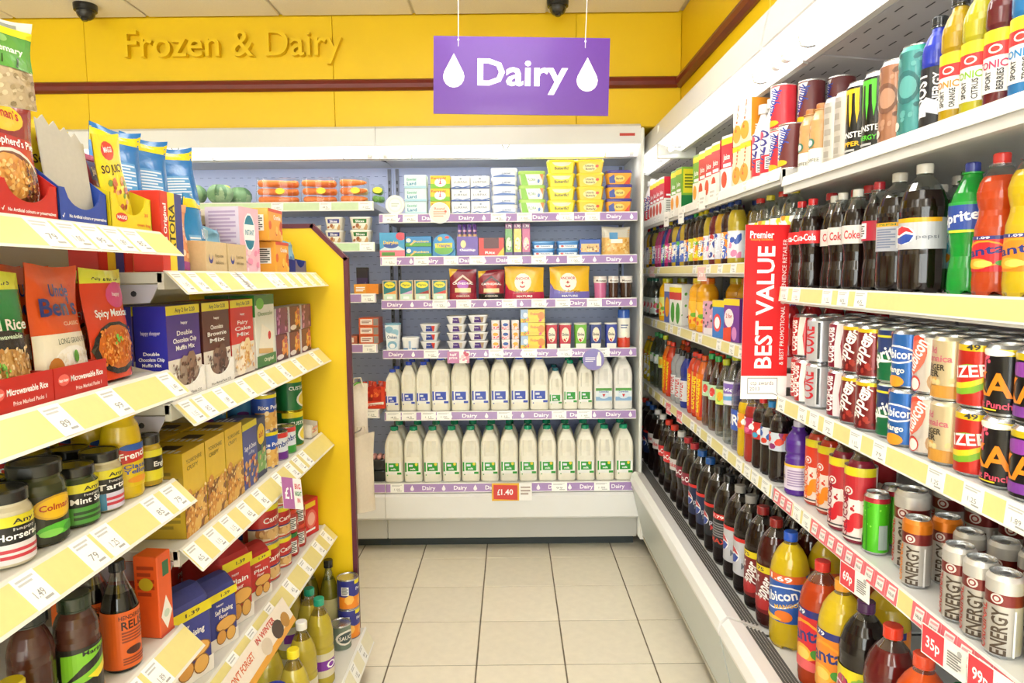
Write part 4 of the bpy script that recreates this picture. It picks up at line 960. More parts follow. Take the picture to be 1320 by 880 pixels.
for k in range(13):
    x = at(509.5 + 24.5 * k, 620, FR + .05)[0]
    put(gl, x, FR + .065, ZD, jit(.012), 'front row green capped milk jug', W6)
    put(gl, x + .004, FR + .205, ZD, jit(.01), 'second row green capped milk jug', W6)
# left cabinet
WL = ['on the vegetable shelf', 'below the vegetable shelf', 'on third shelf left of dairy', 'on fourth shelf left of dairy', 'left of the milk', 'left of the green capped milk']
def veg_bag(name, cat, n, L, col, seed, two=None):
    r = empty(name, cat); g = random.Random(seed); V = []
    for k in range(n):
        mb = MB(); c = two if two and k % 2 else col; q = .018 * g.uniform(.92, 1.08)
        mb.lathe([(q * .35, 0), (q * .85, .006), (q, .02), (q * .9, L * .5), (q * .6, L * .85), (q * .2, L)], (c, 'veg'), 12)
        s = -1 if k % 2 else 1
        mb.xf(Matrix.Rotation(s * PI / 2, 4, 'Y')); nm = 'green_vegetable' if cat == 'greens' else 'parsnip' if two and k % 2 else 'carrot'
        V.append((tag(mb.build(nm), None, nm.replace('_', ' ')), (-s * L / 2 + g.uniform(-.004, .004), (k % 2 - .5) * .042, .0205 + (k // 2) * .0405)))
    tp = .0405 * ((n + 1) // 2) + .004
    mb = MB(); mb.rings([(L * .56, .05, .0004), (L * .57, .053, .03), (L * .53, .047, tp)], ('#f6fafa', 'cling'), 20, p=4); mb.build('clear_bag', r)
    mb = MB(); mb.rings([(.024, .016, .0), (.022, .015, .001)], ('#f2e12c', 'print'), 14); mb.xf(Matrix.Translation((L * .12, -.0545, .06)) @ Matrix.Rotation(PI / 2, 4, 'X')); mb.build('price_sticker', r); return r, V
def put_bag(bv, x, y, z, rz, desc, where, inner):
    r, V = bv; put(r, x, y, z, 0, desc, where)
    for o, (dx, dy, dz_) in V: put(o, x + dx, y + dy, z + dz_, 0, o['category'] + ' ' + inner, where)
ZV = 1.818
for k, (a_, b_) in enumerate(((325, 384), (384, 433), (433, 474))):
    xc, w, h = spx(a_, b_, 229, 256, FR)
    put_bag(veg_bag('carrot_bag' if k < 2 else 'root_vegetable_bag', 'carrots', 6 if k < 2 else 5, w * .85, '#f27d2e', k, '#e8d49a' if k == 2 else None), xc, FR + .062, ZV, 0, ['clear bag of carrots nearest the cabbages', 'clear bag of carrots between two other bags', 'clear bag of carrots and parsnips'][k], WL[0], 'in the bag ' + ['nearest the cabbages', 'between two other bags', 'holding carrots and parsnips'][k])
def cabbage(seed, R):
    r = empty('cabbage', 'cabbage'); g = random.Random(seed)
    mb = MB(); mb.lathe([(R * math.sin(PI * q / 10) * 1.0 + .001, R * .88 - R * .88 * math.cos(PI * q / 10)) for q in range(11)], ('#8aa57c', 'veg'), 20, fn=lambda q, a: (q[0] * (1 + .05 * math.sin(5 * a)), q[1] * (1 + .05 * math.sin(5 * a)), q[2])); mb.build('head', r)
    for k in range(6):
        mb = MB(); a0 = k * PI / 3 + g.uniform(-.2, .2); V = []; n = 6
        for j in range(n + 1):
            for i in range(n + 1):
                th, phh = a0 + (i / n - .5) * 1.3, PI * (.92 - .75 * j / n); rr = R * (1.03 + .06 * math.sin(i * 2 + k) * (j / n) + .04 * (k % 2))
                V.append((rr * math.sin(phh) * math.cos(th), rr * math.sin(phh) * math.sin(th), R * .88 + R * .88 * math.cos(phh) + .003))
        mb.add(V, [(j * (n + 1) + i, j * (n + 1) + i + 1, (j + 1) * (n + 1) + i + 1, (j + 1) * (n + 1) + i) for j in range(n) for i in range(n)], ['#6f9468', '#587f5a', '#86a67c'][k % 3], 'veg', True); mb.build('leaf', r)
    mb = MB(); mb.rings([(.024, .014, 0), (.022, .013, .001)], ('#f2e12c', 'print'), 14); mb.xf(Matrix.Translation((.01, -R * .62, R * 1.5)) @ Matrix.Rotation(.9, 4, 'X')); mb.build('price_sticker', r); return r
for k, (px, dy) in enumerate(((250, .08), (284, .08), (309, .20))):
    x = at(px, 256, FR + dy)[0]; put(cabbage(k, .06), x, FR + dy, ZV, k, ['pale green cabbage half hidden by blue bags', 'green cabbage in the middle', 'green cabbage set behind near the carrot bag'][k], WL[0])
put_bag(veg_bag('greens_bag', 'greens', 4, .05, '#6aa03c', 9), at(485, 256, FR)[0], FR + .062, ZV, 0, 'small bag of green vegetables', WL[0], 'in the small bag')
def mt2(c): return lambda a: (a.R(.05, .1, .95, .95, '#e9e2d2'), a.S(.1, .1, .9, .55, 9, .13, ['#c9a06a', '#f4efe2', '#a8643c'], 2), a.R(.12, .6, .88, .95, c), a.T('Slices', .5, .77, .2, '#fff', w=.5))
for k, (a_, b_, c) in enumerate(((418, 443, '#3a3f8e'), (450, 479, '#2f7a34'))):
    dz(lambda w, d, h: tub('sliced_mushroom_tub', 'tub', w, d, h, '#ded9cc', '#f0efe8', mt2(c), taper=.82, lidh=.12), a_, b_, 279, 313, 1.616, .08, 2, ['navy labelled clear food tub', 'green labelled clear food tub'][k], WL[1])
xc, w, h = spx(366, 411, 272, 313, FR)
r = pouch('mushroom_pack', 'mushrooms', w, h * .6, .09, '#d9d4c8', lambda a: a.S(.05, .1, .95, .9, 16, .11, ['#ece6da', '#cfc6b4', '#b9ae9a'], 5), stand=False); put(r, xc, FR + .06, 1.616, 0, 'wrapped pack of pale mushrooms', WL[1])
dz(lambda w, d, h: carton('ready_meal_sleeve', 'ready meal', w, d, h, '#e9a23c', lambda a: (a.R(.5, 0, 1, 1, '#e98e2a'), a.L(.08, .25, .45, .75, 3, '#fff'))), 456, 488, 365, 378, 1.359, .14, 1, 'flat orange ready meal sleeve', WL[2])
dz(lambda w, d, h: carton('chocolate_dessert_box', 'dessert', w, d, h, '#3a2458', lambda a: (a.R(0, .6, 1, 1, '#1c1626'), a.S(.1, .1, .9, .5, 6, .1, ['#5a3c86', '#7a5aa0']))), 451, 467, 343, 378, 1.359, .04, 1, 'dark purple upright dessert box', WL[2], Y=FR + .16)
dz(lambda w, d, h: carton('sausage_tray', 'meat', w, d, h, '#d9653c', lambda a: (a.R(.08, .2, .7, .85, '#f2e6dc'), a.L(.15, .35, .62, .7, 2, '#8a5a4a'), a.R(.75, .1, 1, .9, '#8d8884'))), 463, 489, 409, 443, 1.104, .12, 3, 'orange and white chilled meat tray in a stack', WL[3])
dz(lambda w, d, h: carton('sausage_tray', 'meat', w, d, h, '#b8674c', lambda a: a.R(.1, .2, .6, .8, '#e8d4c8')), 449, 461, 432, 443, 1.104, .12, 1, 'single small reddish tray', WL[3])
xc, w, h = spx(467, 498, 490, 526, FR)
put(carton('crisps_display_box', 'snack', w, .1, h * .78, '#e2452a', lambda a: (a.R(.15, .35, .85, 1, '#b82018'), a.S(.2, .4, .8, .95, 9, .1, ['#d84a2a', '#8a1a14', '#f07a3a'], 6), a.P([(.05, .1), (.95, .2), (.95, .32), (.05, .22)], '#f6efe6'), a.T('Peperami', .5, .2, .1, '#c22a1c', w=.7))), xc - .008, FR + .06, .767, 0, 'red snack display box', WL[4])
pr = pouch('snack_stick', 'snack', .022, .075, .012, '#c43a26', lambda a: a.R(0, .3, 1, .5, '#f0d8a0'), stand=False, nu=3, nv=6, wob=.001)
for k in range(5): put(pr, xc - .05 + .025 * k, FR + .03 + .02 * (k % 2), .767 + h * .45, jit(.6), 'red wrapped snack stick in the red box', WL[4])
xc, w, h = spx(449, 466, 492, 526, FR); put(pouch('snack_bag', 'snack', w * 1.4, h, .04, '#5aa832', lambda a: (a.E(.5, .5, .35, .25, '#8cc860'),), stand=True), xc, FR + .05, .767, 0, 'bright green snack bag', WL[4])
dz(lambda w, d, h: tub('meat_tray', 'meat', w, d, h, '#26282a', '#26282a', None, taper=.85, lidh=.1), 468, 499, 590, 619, ZD, .13, 2, 'black tray of pink sausages', WL[5], Y=FR + .02)
sa = None
for k in range(4):
    r = empty('sausage', 'sausage'); mb = MB(); mb.lathe([(.004, 0), (.012, .006), (.0135, .03), (.012, .054), (.004, .06)], ('#d59a96', 'veg'), 12); mb.xf(Matrix.Translation((0, .03, .012)) @ Matrix.Rotation(PI / 2, 4, 'X')); mb.build('link', r)
    xx = spx(472, 496, 590, 619, FR)[0]; put(r, xx - .045 + .03 * k, FR + .06, ZD + .116, 0, 'pink sausage lying on top black tray', WL[5])

# ---------------------------------------------------------------- right cooler, near bay
NA = ['on near right %s shelf' % s for s in ('top', 'second', 'third', 'fourth')]; NB = ['on far right %s shelf' % s for s in ('top', 'second', 'third', 'fourth')]
ND = 'on right cooler deck'
def rc(p, px, X, z, desc, where, rz=.38, dx=0):
    return put(p, X + dx, yr(px, X + dx, z + .06), z + .0005, RR + rz + jit(.06), desc, where)
Z1, Z2, Z3, Z4 = 1.705, 1.406, 1.102, .836; DK = .39
# top shelf
def sb(a): a.R(0, 0, 1, .33, '#f1ece2'); a.E(.4, .42, .16, .07, '#3f7a64'); a.E(.4, .42, .1, .045, '#e9e4da'); a.T('COFFEE', .45, .16, .05, '#8a8a80', w=.5)
p = bottle('coffee_bottle', 'bottle', .17, .03, 'juice', '#c99a63', .95, '#b5763a', None, lmat='gloss', capk=.5, caph=.1); a = MB(); sb(Art(a, cyl_map(.0305), PI * .0305, .17, .0053)); a.build('label', p)
for px in (1045, 1059): rc(p, px, .80, Z1, 'small caramel iced coffee bottle', NA[0])
p = can('slim_can', 'can', .165, .026, '#c9c3bb', lambda a: (a.L(.35, .1, .6, .9, 5, '#a59d92'),), bands=((.05, .12, '#b9b2a8'),))
for px in (1076, 1090): rc(p, px, .80, Z1, 'plain silver slim can', NA[0])
def mon(c, sub):
    def f(a):
        for u, b in ((.3, .46), (.46, .40), (.62, .44)): a.P([(u - .05, .88), (u + .05, .90), (u + .045, .7), (u + .05, .6), (u + .01, b), (u - .03, .6), (u - .04, .72)], c)
        a.R(.26, .84, .66, .9, c); a.T('MONSTER', .47, .3, .075, '#f3f3f0', w=.75); a.T(sub, .45, .18, .06, c, w=.5); a.L(.2, .07, .7, .12, 1, '#bbb')
    return f
rc(can('energy_can', 'can', .168, .033, '#151615', mon('#f0c01c', 'RIPPER')), 1110, .80, Z1, 'black energy can with yellow claw mark', NA[0])
rc(can('energy_can', 'can', .168, .033, '#151615', mon('#58c832', 'ENERGY')), 1133, .80, Z1, 'black energy can with green claw mark', NA[0])
def tat(c, d): return lambda a: (a.S(.1, .1, .9, .9, 30, .07, [c, d], 4), a.E(.5, .55, .24, .18, d), a.E(.52, .55, .17, .12, c), a.P([(.1, .75), (.2, .5), (.35, .4), (.2, .62)], '#e6ddd2'), a.E(.3, .15, .1, .05, '#e6ddd2'))
rc(can('energy_can', 'can', .172, .034, '#a87458', tat('#bb8c70', '#7a503c')), 1158, .80, Z1, 'tall copper brown energy can', NA[0])
rc(can('energy_can', 'can', .178, .034, '#3f8c8c', tat('#5aa5a2', '#256a6c'), shoulder='#2aa088'), 1187, .80, Z1, 'tall teal energy can', NA[0])
p = bottle('energy_bottle', 'bottle', .21, .0275, 'sport', '#2c42c8', .9, '#20242a', (.05, .56), lambda a: (a.R(0, 0, 1, 1, '#17191f'), a.P([(0, .2), (.5, .5), (1, .3), (1, .1), (.5, .25), (0, 0)], '#dfe4f4'), a.T('BOOST', .35, .55, .3, '#f4f4f8', w=.75, rot=90), a.T('ENERGY', .7, .6, .16, '#f4f4f8', w=.6, rot=90)), capk=.5)
rc(p, 1208, .80, Z1, 'blue sports energy bottle with black label', NA[0])
def ton(c, s2):
    def f(a): a.R(0, .80, 1, 1, '#f4dc22'); a.R(0, .58, 1, .8, '#d8282c'); a.E(.52, .69, .12, .07, '#efe9e2'); a.E(.52, .69, .08, .045, '#b7342f'); a.T('TONIC', .45, .45, .12, c, w=.56); a.T('SPORT', .42, .2, .1, '#333', w=.3, rot=90); a.T(s2, .62, .2, .1, '#333', w=.34, rot=90)
    return f
for k, (px, lq, c, s2, nm) in enumerate(((1233, '#c3a018', '#e88a2a', 'ORANGE', 'amber'), (1259, '#c8bf2a', '#86b82c', 'CITRUS', 'yellow'), (1288, '#6c1f28', '#c03060', 'BERRIES', 'dark red'), (1325, '#2a7fc0', '#2f86c4', 'TROPIC', 'blue'))):
    rc(bottle('sport_drink_bottle', 'bottle', .228, .0278, 'sport', lq, .9, '#2b2b2e', (.12, .55), ton(c, s2), labc='#f4f1ee', capk=.52), px, .80, Z1, nm + ' sports drink bottle with tonic label', NA[0])
# second shelf
def ck(c, t, tc, bc=None): return lambda a: (a.T(t, .5, .5, .36, tc, w=.8), a.R(.02, .1, .2, .9, '#eee') if bc else None)
cok = bottle('cola_bottle', 'bottle', .232, .0325, 'contour', '#1c0d0a', .80, '#d0202a', (.50, .64), lambda a: (a.T('Coca-Cola', .5, .5, .5, '#fff', w=.66),), labc='#d8242a', petal=True)
dik = bottle('cola_bottle', 'bottle', .232, .0325, 'contour', '#1c0d0a', .80, '#e4e0d8', (.46, .64), lambda a: (a.L(.06, .15, .3, .85, 5, '#8a8a8a'), a.T('Coke', .62, .5, .45, '#c8323a', w=.36)), labc='#d8d4d0', petal=True)
for px in (1029, 1043): rc(cok, px, .81, Z2, 'red labelled cola bottle', NA[1])
for px in (1062, 1081, 1105): rc(dik, px, .81, Z2, 'grey labelled diet cola bottle with white cap', NA[1])
cz = bottle('cola_bottle', 'bottle', .24, .0325, 'contour', '#1c0d0a', .80, '#c02634', (.46, .64), lambda a: (a.R(.1, .1, .5, .9, '#eee'), a.L(.15, .2, .45, .8, 5, '#444')), labc='#b01c38', petal=True)
rc(cz, 1126, .82, Z2, 'cola bottle with dark red label and cap', NA[1])
def pep(a): a.R(0, .86, 1, 1, '#e8ab1a'); a.E(.42, .45, .22, .3, '#f4f4f4', 18); a.P([(.22, .5), (.3, .68), (.42, .75), (.54, .68), (.62, .5), (.5, .58), (.36, .46)], '#d02c34'); a.P([(.23, .38), (.34, .38), (.5, .5), (.62, .44), (.56, .24), (.42, .16), (.3, .22)], '#2a4aa4'); a.T('pepsi', .8, .4, .13, '#6a6f7c', w=.3, b=False)
p1 = bottle('diet_cola_bottle', 'bottle', .247, .0415, 'cola', '#1d0f0c', .79, '#d6d0c6', (.34, .58), lambda a: (a.R(0, .86, 1, 1, '#e8ab1a'), a.T('DIET PEPSI', .4, .93, .07, '#3a7a2a', w=.6), a.L(.35, .1, .7, .8, 8, '#7c86a4'), a.R(.72, .1, .98, .8, '#f0f0f0')), labc='#b9bcc8', petal=True)
p2 = bottle('diet_cola_bottle', 'bottle', .247, .0415, 'cola', '#1d0f0c', .79, '#d6d0c6', (.34, .58), pep, labc='#bfc0c6', petal=True)
rc(p1, 1156, .82, Z2, 'large silver labelled cola bottle showing barcode side', NA[1]); rc(p2, 1201, .82, Z2, 'large silver labelled cola bottle with round emblem', NA[1])
spr = bottle('lemonade_bottle', 'bottle', .232, .034, 'contour', '#18a53a', .93, '#2a3a96', (.47, .70), lambda a: (a.R(0, .1, 1, .9, '#27479c'), a.T('Sprite', .5, .52, .34, '#fff', w=.66, rot=8), a.E(.08, .7, .12, .14, '#f4f0e0'), a.R(.35, -.12, .9, .08, '#dfe03a')), labc='#1fa03c', petal=True, clear='#7fd890', lmat='liquid')
spr2 = bottle('lemonade_bottle', 'bottle', .232, .034, 'contour', '#1f8c3a', .93, '#1c6a34', (.2, .55), lambda a: (a.S(.1, .1, .9, .9, 14, .14, ['#f29a2a', '#3fb0c8', '#fff'], 4),), labc='#9fd8e0', petal=True, clear='#7fd890')
rc(spr2, 1229, .86, Z2, 'green bottle with dark green cap', NA[1]); rc(spr, 1252, .82, Z2, 'green bottle with blue label and navy cap', NA[1])
def fan(bg): return lambda a: (a.R(0, .9, 1, 1, '#2a2f7c'), a.T('1.09', .5, .95, .06, '#fff', w=.2), a.E(.5, .5, .36, .38, '#f6a020'), a.E(.52, .5, .31, .33, bg), a.T('Fanta', .45, .58, .25, '#24307c', w=.72, rot=8), a.E(.42, .22, .2, .15, '#f8b02c'), a.E(.5, .22, .15, .1, '#fbd060'), a.E(.78, .24, .1, .08, '#4a9a34'))
fo_ = bottle('orange_drink_bottle', 'bottle', .236, .036, 'waist', '#cf4a1c', .84, '#d8302a', (.17, .42), fan('#d8222c'), labc='#d0202c', petal=True)
fy_ = bottle('lemon_drink_bottle', 'bottle', .236, .036, 'waist', '#e0c01c', .84, '#e0c020', (.17, .42), fan('#f08a20'), labc='#f08a20', petal=True)
rc(fo_, 1286, .82, Z2, 'reddish orange drink bottle with red cap', NA[1]); rc(fy_, 1322, .82, Z2, 'yellow drink bottle with orange label', NA[1])
red2 = bottle('cola_bottle', 'bottle', .252, .04, 'cola', '#241410', .72, '#cf2a2e', (.35, .6), lambda a: (a.T('Cola', .5, .5, .3, '#fff', w=.6),), labc='#c8222a', petal=True)
clr = bottle('cream_soda_bottle', 'bottle', .252, .04, 'cola', '#e8ecec', .5, '#cf2a2e', (.35, .62), lambda a: (a.S(0, 0, 1, 1, 12, .12, ['#e24a2a', '#5aa83c', '#f4e04a'], 3),), labc='#8fd0a8', lmat='pet', petal=True)
yel = bottle('lime_soda_bottle', 'bottle', .245, .036, 'cola', '#dfe8b0', .5, '#d8c832', (.35, .6), None, labc='#d8e08a', lmat='pet', petal=True)
rc(clr, 1022, .90, Z2, 'clear bottle with red cap and green label', NA[1] + ' behind colas')
for px in (1067, 1097, 1123): rc(red2, px, .92, Z2, 'red capped large cola bottle', NA[1] + ' behind colas')
for px in (1010, 1041): rc(yel, px, .98, Z2, 'yellow capped clear bottle', NA[1] + ' behind colas')
for px in (1100, 1126, 1142): rc(dik, px, .95, Z2, 'diet cola bottle with white cap', NA[1] + ' second row')
navy = bottle('cola_bottle', 'bottle', .252, .04, 'cola', '#1d0f0c', .75, '#22406a', None, petal=True)
rc(navy, 1172, 1.0, Z2, 'dark bottle with navy cap', NA[1] + ' second row'); rc(p1, 1232, .98, Z2, 'silver labelled cola bottle', NA[1] + ' second row'); rc(p2, 1190, 1.02, Z2, 'silver labelled cola bottle half hidden', NA[1] + ' second row')
# third shelf: two tiers of cans
CH = .115; CR = .0328
def coke(bg, t, c, sw='#f4efe8'): return lambda a: (a.P([(.62, .05), (.80, .05), (.74, .5), (.82, .95), (.66, .95), (.6, .5)], sw), a.T(t, .42, .5, .34, c, w=.74, rot=90))
CN = [('red cola', can('drink_can', 'can', CH, CR, '#c21f26', coke('', 'Coca-Cola', '#fbf4ee'))),
      ('silver diet cola', can('drink_can', 'can', CH, CR, '#c9cbd0', lambda a: (a.T('COKE', .45, .5, .4, '#c4222c', w=.62, rot=90), a.R(.74, .1, .8, .9, '#2a2a2e')))),
      ('cherry cola', can('drink_can', 'can', CH, CR, '#8c1a34', coke('', 'Coca-Cola', '#f6e6e8', '#e8d8dc'))),
      ('maroon spiced', can('drink_can', 'can', CH, CR, '#7c1c20', lambda a: (a.T('Dr', .66, .78, .2, '#f8f2ee', w=.2, rot=62), a.T('Pepper', .44, .48, .3, '#f8f2ee', w=.8, rot=66), a.S(.1, .05, .9, .25, 12, .06, ['#a83028', '#5c1418'], 3)), bands=((.86, .93, '#e8c81e'),))),
      ('green and blue lemonade', can('drink_can', 'can', CH, CR, '#17784a', lambda a: (a.P([(0, .95), (1, .95), (1, .42), (0, .62)], '#22386e'), a.T('Sprite', .5, .52, .24, '#f6f6f2', w=.8, rot=22), a.E(.22, .66, .12, .1, '#d8e03a'), a.R(0, .82, 1, .86, '#e6d22e'), a.E(.4, .4, .3, .03, '#f6f6f2')), shoulder='#d9e8d0')),
      ('bright blue mango', can('drink_can', 'can', CH, CR, '#2767b8', lambda a: (a.E(.5, .58, .42, .16, '#f2f4f8'), a.E(.5, .58, .38, .13, '#2c5cb0'), a.T('Rubicon', .5, .59, .15, '#fff', w=.68), a.T('Mango', .5, .32, .1, '#f4f0e0', w=.4), a.E(.5, .12, .2, .1, '#f09a2a'), a.P([(.1, .95), (.4, .95), (.15, .75)], '#f3a5a0')))),
      ('white lychee', can('drink_can', 'can', CH, CR, '#dcd4ce', lambda a: (a.E(.36, .62, .26, .36, '#dd4a30', rot=-24), a.E(.4, .6, .22, .3, '#e8705a', rot=-24), a.T('Rubicon', .4, .62, .26, '#fbf6f2', w=.62, rot=62), a.E(.42, .17, .13, .13, '#c83a30'), a.E(.43, .16, .1, .1, '#efe4dc'), a.E(.82, .22, .16, .16, '#c8a078'), a.E(.82, .22, .11, .11, '#dcd4ce')))),
      ('beige ginger beer', can('drink_can', 'can', CH, CR, '#d2bf98', lambda a: (a.R(0, .05, 1, .24, '#c88e38'), a.T('Old', .34, .78, .1, '#c86a78', w=.26), a.T('Jamaica', .46, .66, .1, '#c86a78', w=.56), a.T('GINGER', .4, .52, .09, '#3c3428', w=.46), a.T('BEER', .36, .42, .09, '#3c3428', w=.36), a.S(.1, .24, .9, .34, 12, .06, ['#d8a85c', '#e2c68c'], 2)), shoulder='#d8cfae')),
      ('red fruity', can('drink_can', 'can', CH, CR, '#c8281f', lambda a: (a.E(.5, .42, .44, .22, '#7cb02c', rot=14), a.E(.48, .45, .40, .16, '#e8d02c', rot=14), a.E(.5, .5, .38, .12, '#c8281f', rot=14), a.T('TIZER', .5, .54, .17, '#f6f2f0', w=.8, rot=8), a.T('49', .62, .9, .08, '#333', w=.2)), bands=((.84, .93, '#e8c81e'),))),
      ('black fruit punch', can('drink_can', 'can', CH, CR, '#17161a', lambda a: (a.S(.24, .68, .46, .86, 10, .05, ['#e0506e', '#ee6a86'], 5), a.R(.33, .5, .37, .75, '#e0506e'), a.T('KA', .45, .44, .32, '#ee8a1e', w=.72), a.T('Fruit Punch', .45, .16, .09, '#e0506e', w=.72), a.R(.2, .08, .6, .1, '#e8d02c'), a.E(.5, .88, .3, .05, '#f0ece6')), bands=((.84, .93, '#e0c81e'),))),
      ('black and purple', can('drink_can', 'can', CH, CR, '#17161a', lambda a: (a.E(.5, .72, .3, .1, '#8a3ca0'), a.T('KA', .45, .44, .32, '#ee8a1e', w=.72), a.R(.1, .1, .9, .24, '#7a3a98')), bands=((.84, .93, '#e0c81e'),)))]
cols3 = [(1022, 0), (1036, 0), (1052, 1), (1066, 1), (1083, 2), (1099, 3), (1117, 3), (1138, 4), (1161, 5), (1188, 6), (1221, 7), (1252, 8), (1288, 9), (1331, 10)]
yy = None
for px, k in cols3:
    y = yr(px, .79, Z3 + .05); ups = [0] if px in (1036, 1066) else [0, 1]
    for t in ups: put(CN[k][1], .79 + jit(.002), y, Z3 + t * (CH + .001) + .0005, RR + .24 + jit(.1), ['lower', 'upper'][t] + ' front ' + CN[k][0] + ' can', NA[2])
rows2 = [0, 0, 1, 1, 2, 3, 3, 4, 5, 3, 3, 5, 5, 9]
y0_, y1_ = yr(1022, .79, Z3), .98
for row, X in ((2, .862), (3, .934)):
    for q in range(14):
        y = y0_ - q * .0705
        put(CN[rows2[q]][1], X, y, Z3 + CH + .001, RR + .25 + jit(.4), ['', '', 'second row', 'third row'][row] + ' upper ' + CN[rows2[q]][0] + ' can', NA[2])
        put(CN[rows2[q]][1], X, y, Z3 + .0005, RR + .25 + jit(.4), ['', '', 'second row', 'third row'][row] + ' lower ' + CN[rows2[q]][0] + ' can', NA[2])
rib = bottle('fruit_drink_bottle', 'bottle', .165, .03, 'juice', '#b8242a', .92, '#2c3a9c', (.2, .5), lambda a: (a.E(.5, .5, .3, .3, '#f2b03a'),), labc='#c2342c', capk=.6, caph=.13)
for q, X in enumerate((.80, .862, .924, .986, 1.048)): put(rib, X, 2.01, 1.208, RR, 'short red drink bottle with blue cap', 'on far right third shelf')

# fourth shelf, near bay
def az(p, px, py, z, r_, desc, where, rz=.55):
    x, y, _ = atz(px, py, z); l = math.hypot(x, y); return put(p, x + x / l * r_, y + y / l * r_, z + .0005, RR + rz + jit(.05), desc, where)
rbn = bottle('blackcurrant_bottle', 'bottle', .205, .034, 'sport', '#4d2387', .95, '#b9b2c4', (.08, .42), lambda a: (a.R(0, .9, 1, 1, '#e8b52a'), a.L(.42, .12, .92, .8, 7, '#9a84ac'), a.E(.12, .5, .16, .3, '#e8cf3a'), a.T('Ribena', .2, .5, .2, '#4d2387', w=.3)), labc='#d6cadb', lmat='gloss', capk=.42, caph=.1, capmat='gloss')
az(rbn, 1021, 640, Z4, .034, 'purple blackcurrant drink bottle in front', NA[3]); az(rbn, 1050, 636, Z4, .034, 'purple blackcurrant drink bottle behind another', NA[3])
def glu(c, fr_): return lambda a: (a.R(0, .88, 1, 1, '#d8c820'), a.R(0, .56, 1, .88, c), a.S(0, .3, 1, .6, 40, .035, [c, '#f0e0d8'], 3), a.E(.42, .67, .1, .06, '#e4dad2'), a.E(.42, .67, .07, .042, c), a.E(.42, .67, .04, .024, '#e4dad2'), a.E(.62, .28, .15, .11, fr_), a.E(.45, .18, .12, .09, fr_), a.T('GLUCOSE', .36, .34, .13, '#8e1f3a' if fr_ != '#f08a1e' else '#e8602a', w=.62, rot=90), a.L(.3, .02, .8, .06, 1, '#444'))
gO = bottle('glucose_drink_bottle', 'bottle', .225, .034, 'straight', '#c9391e', .84, '#e2821c', (.04, .78), glu('#cf3a20', '#f08a1e'), labc='#f1d9cc', clear='#d8c83a')
gR = bottle('glucose_drink_bottle', 'bottle', .225, .034, 'straight', '#c9391e', .84, '#d8402a', (.04, .78), glu('#cf3a20', '#f08a1e'), labc='#f1d9cc', clear='#d8c83a')
gC = bottle('glucose_drink_bottle', 'bottle', .225, .034, 'straight', '#8e2038', .84, '#6c2446', (.04, .78), glu('#b8202c', '#c81f2c'), labc='#eedcd8', clear='#d8c83a')
az(gR, 1056, 655, Z4, .034, 'red capped glucose drink bottle with orange print', NA[3])
az(gO, 1068, 664, Z4, .034, 'orange capped glucose drink bottle', NA[3])
az(gC, 1086, 686, Z4, .034, 'plum capped cherry glucose drink bottle', NA[3]); az(gC, 1105, 703, Z4, .034, 'plum capped cherry glucose drink bottle', NA[3])
az(gC, 1135, 676, Z4, .034, 'plum capped cherry glucose drink bottle behind green can', NA[3])
gcan = can('energy_can', 'can', .135, .0265, '#4fc01c', lambda a: (a.S(.1, .1, .9, .85, 14, .03, ['#3a9a14', '#8ae04a'], 2), a.P([(.4, .05), (.46, .05), (.42, .85), (.38, .85)], '#2c8a18'), a.P([(.2, .05), (.25, .05), (.3, .85), (.26, .85)], '#80dc4a'), a.R(.08, .1, .26, .26, '#3a3028'), a.R(.72, .1, .95, .5, '#9aa8a0')), bands=((.85, .93, '#b8283a'),), mat='can')
az(gcan, 1128, 717, Z4, .027, 'bright green can with red top band', NA[3]); az(gcan, 1150, 706, Z4, .027, 'bright green can behind another green can', NA[3])
def emg(c): return lambda a: (a.E(.5, .72, .11, .06, '#d8ccc6'), a.E(.5, .72, .075, .042, '#8a2824'), a.E(.5, .72, .045, .025, '#d8ccc6'), a.T('ENERGY', .56, .33, .26, '#4a3c30', w=.56, rot=90), a.T('ORIGINAL', .24, .34, .17, c, w=.56, rot=90), a.R(.8, .04, .84, .6, '#e6e4e2'))
e5 = can('energy_can', 'can', .166, .033, '#b9b4ae', emg('#b8323a'), bands=((.64, .78, '#7a2624'), (.78, .93, '#c9c6c2')), shoulder='#c9c6c2')
eS = can('energy_can', 'can', .135, .0265, '#b9b4ae', emg('#b8423a'), bands=((.64, .78, '#7a2624'), (.78, .93, '#c9c6c2')), shoulder='#cfccc8')
eO = can('energy_can', 'can', .135, .0265, '#bdb8b2', emg('#e0822a'), bands=((.64, .80, '#7a2624'), (.80, .93, '#dc7c1c')), shoulder='#dc7c1c')
az(eO, 1179, 760, Z4, .027, 'small silver energy can with orange top', NA[3]); az(eO, 1217, 757, Z4, .027, 'small silver energy can with orange top', NA[3])
az(e5, 1172, 738, Z4, .033, 'tall silver and maroon energy can', NA[3]); az(e5, 1221, 722, Z4, .033, 'tall silver and maroon energy can', NA[3]); az(e5, 1238, 706, Z4, .033, 'tall silver energy can further back', NA[3])
for px, py in ((1236, 809), (1262, 829), (1291, 852)): az(eS, px, py, Z4, .027, 'small silver energy can in the front row', NA[3])
for px, py in ((1256, 786), (1290, 799), (1318, 812)): az(eS, px, py, Z4, .027, 'small silver energy can in the row behind', NA[3])
for k, (px, py) in enumerate(((1276, 752), (1306, 766), (1330, 780))):
    az(e5, px, py, Z4, .033, 'lower tall silver energy can at the back', NA[3])
lz = can('lemon_energy_can', 'can', .168, .033, '#e2d51c', lambda a: (a.T('Lucozade', .45, .84, .1, '#fff', w=.8), a.L(.2, .1, .8, .7, 7, '#8a8420'), a.E(.5, .5, .3, .14, '#f0e860')), bands=((.74, .90, '#a82a2e'), (.90, .93, '#e9e6e0')))
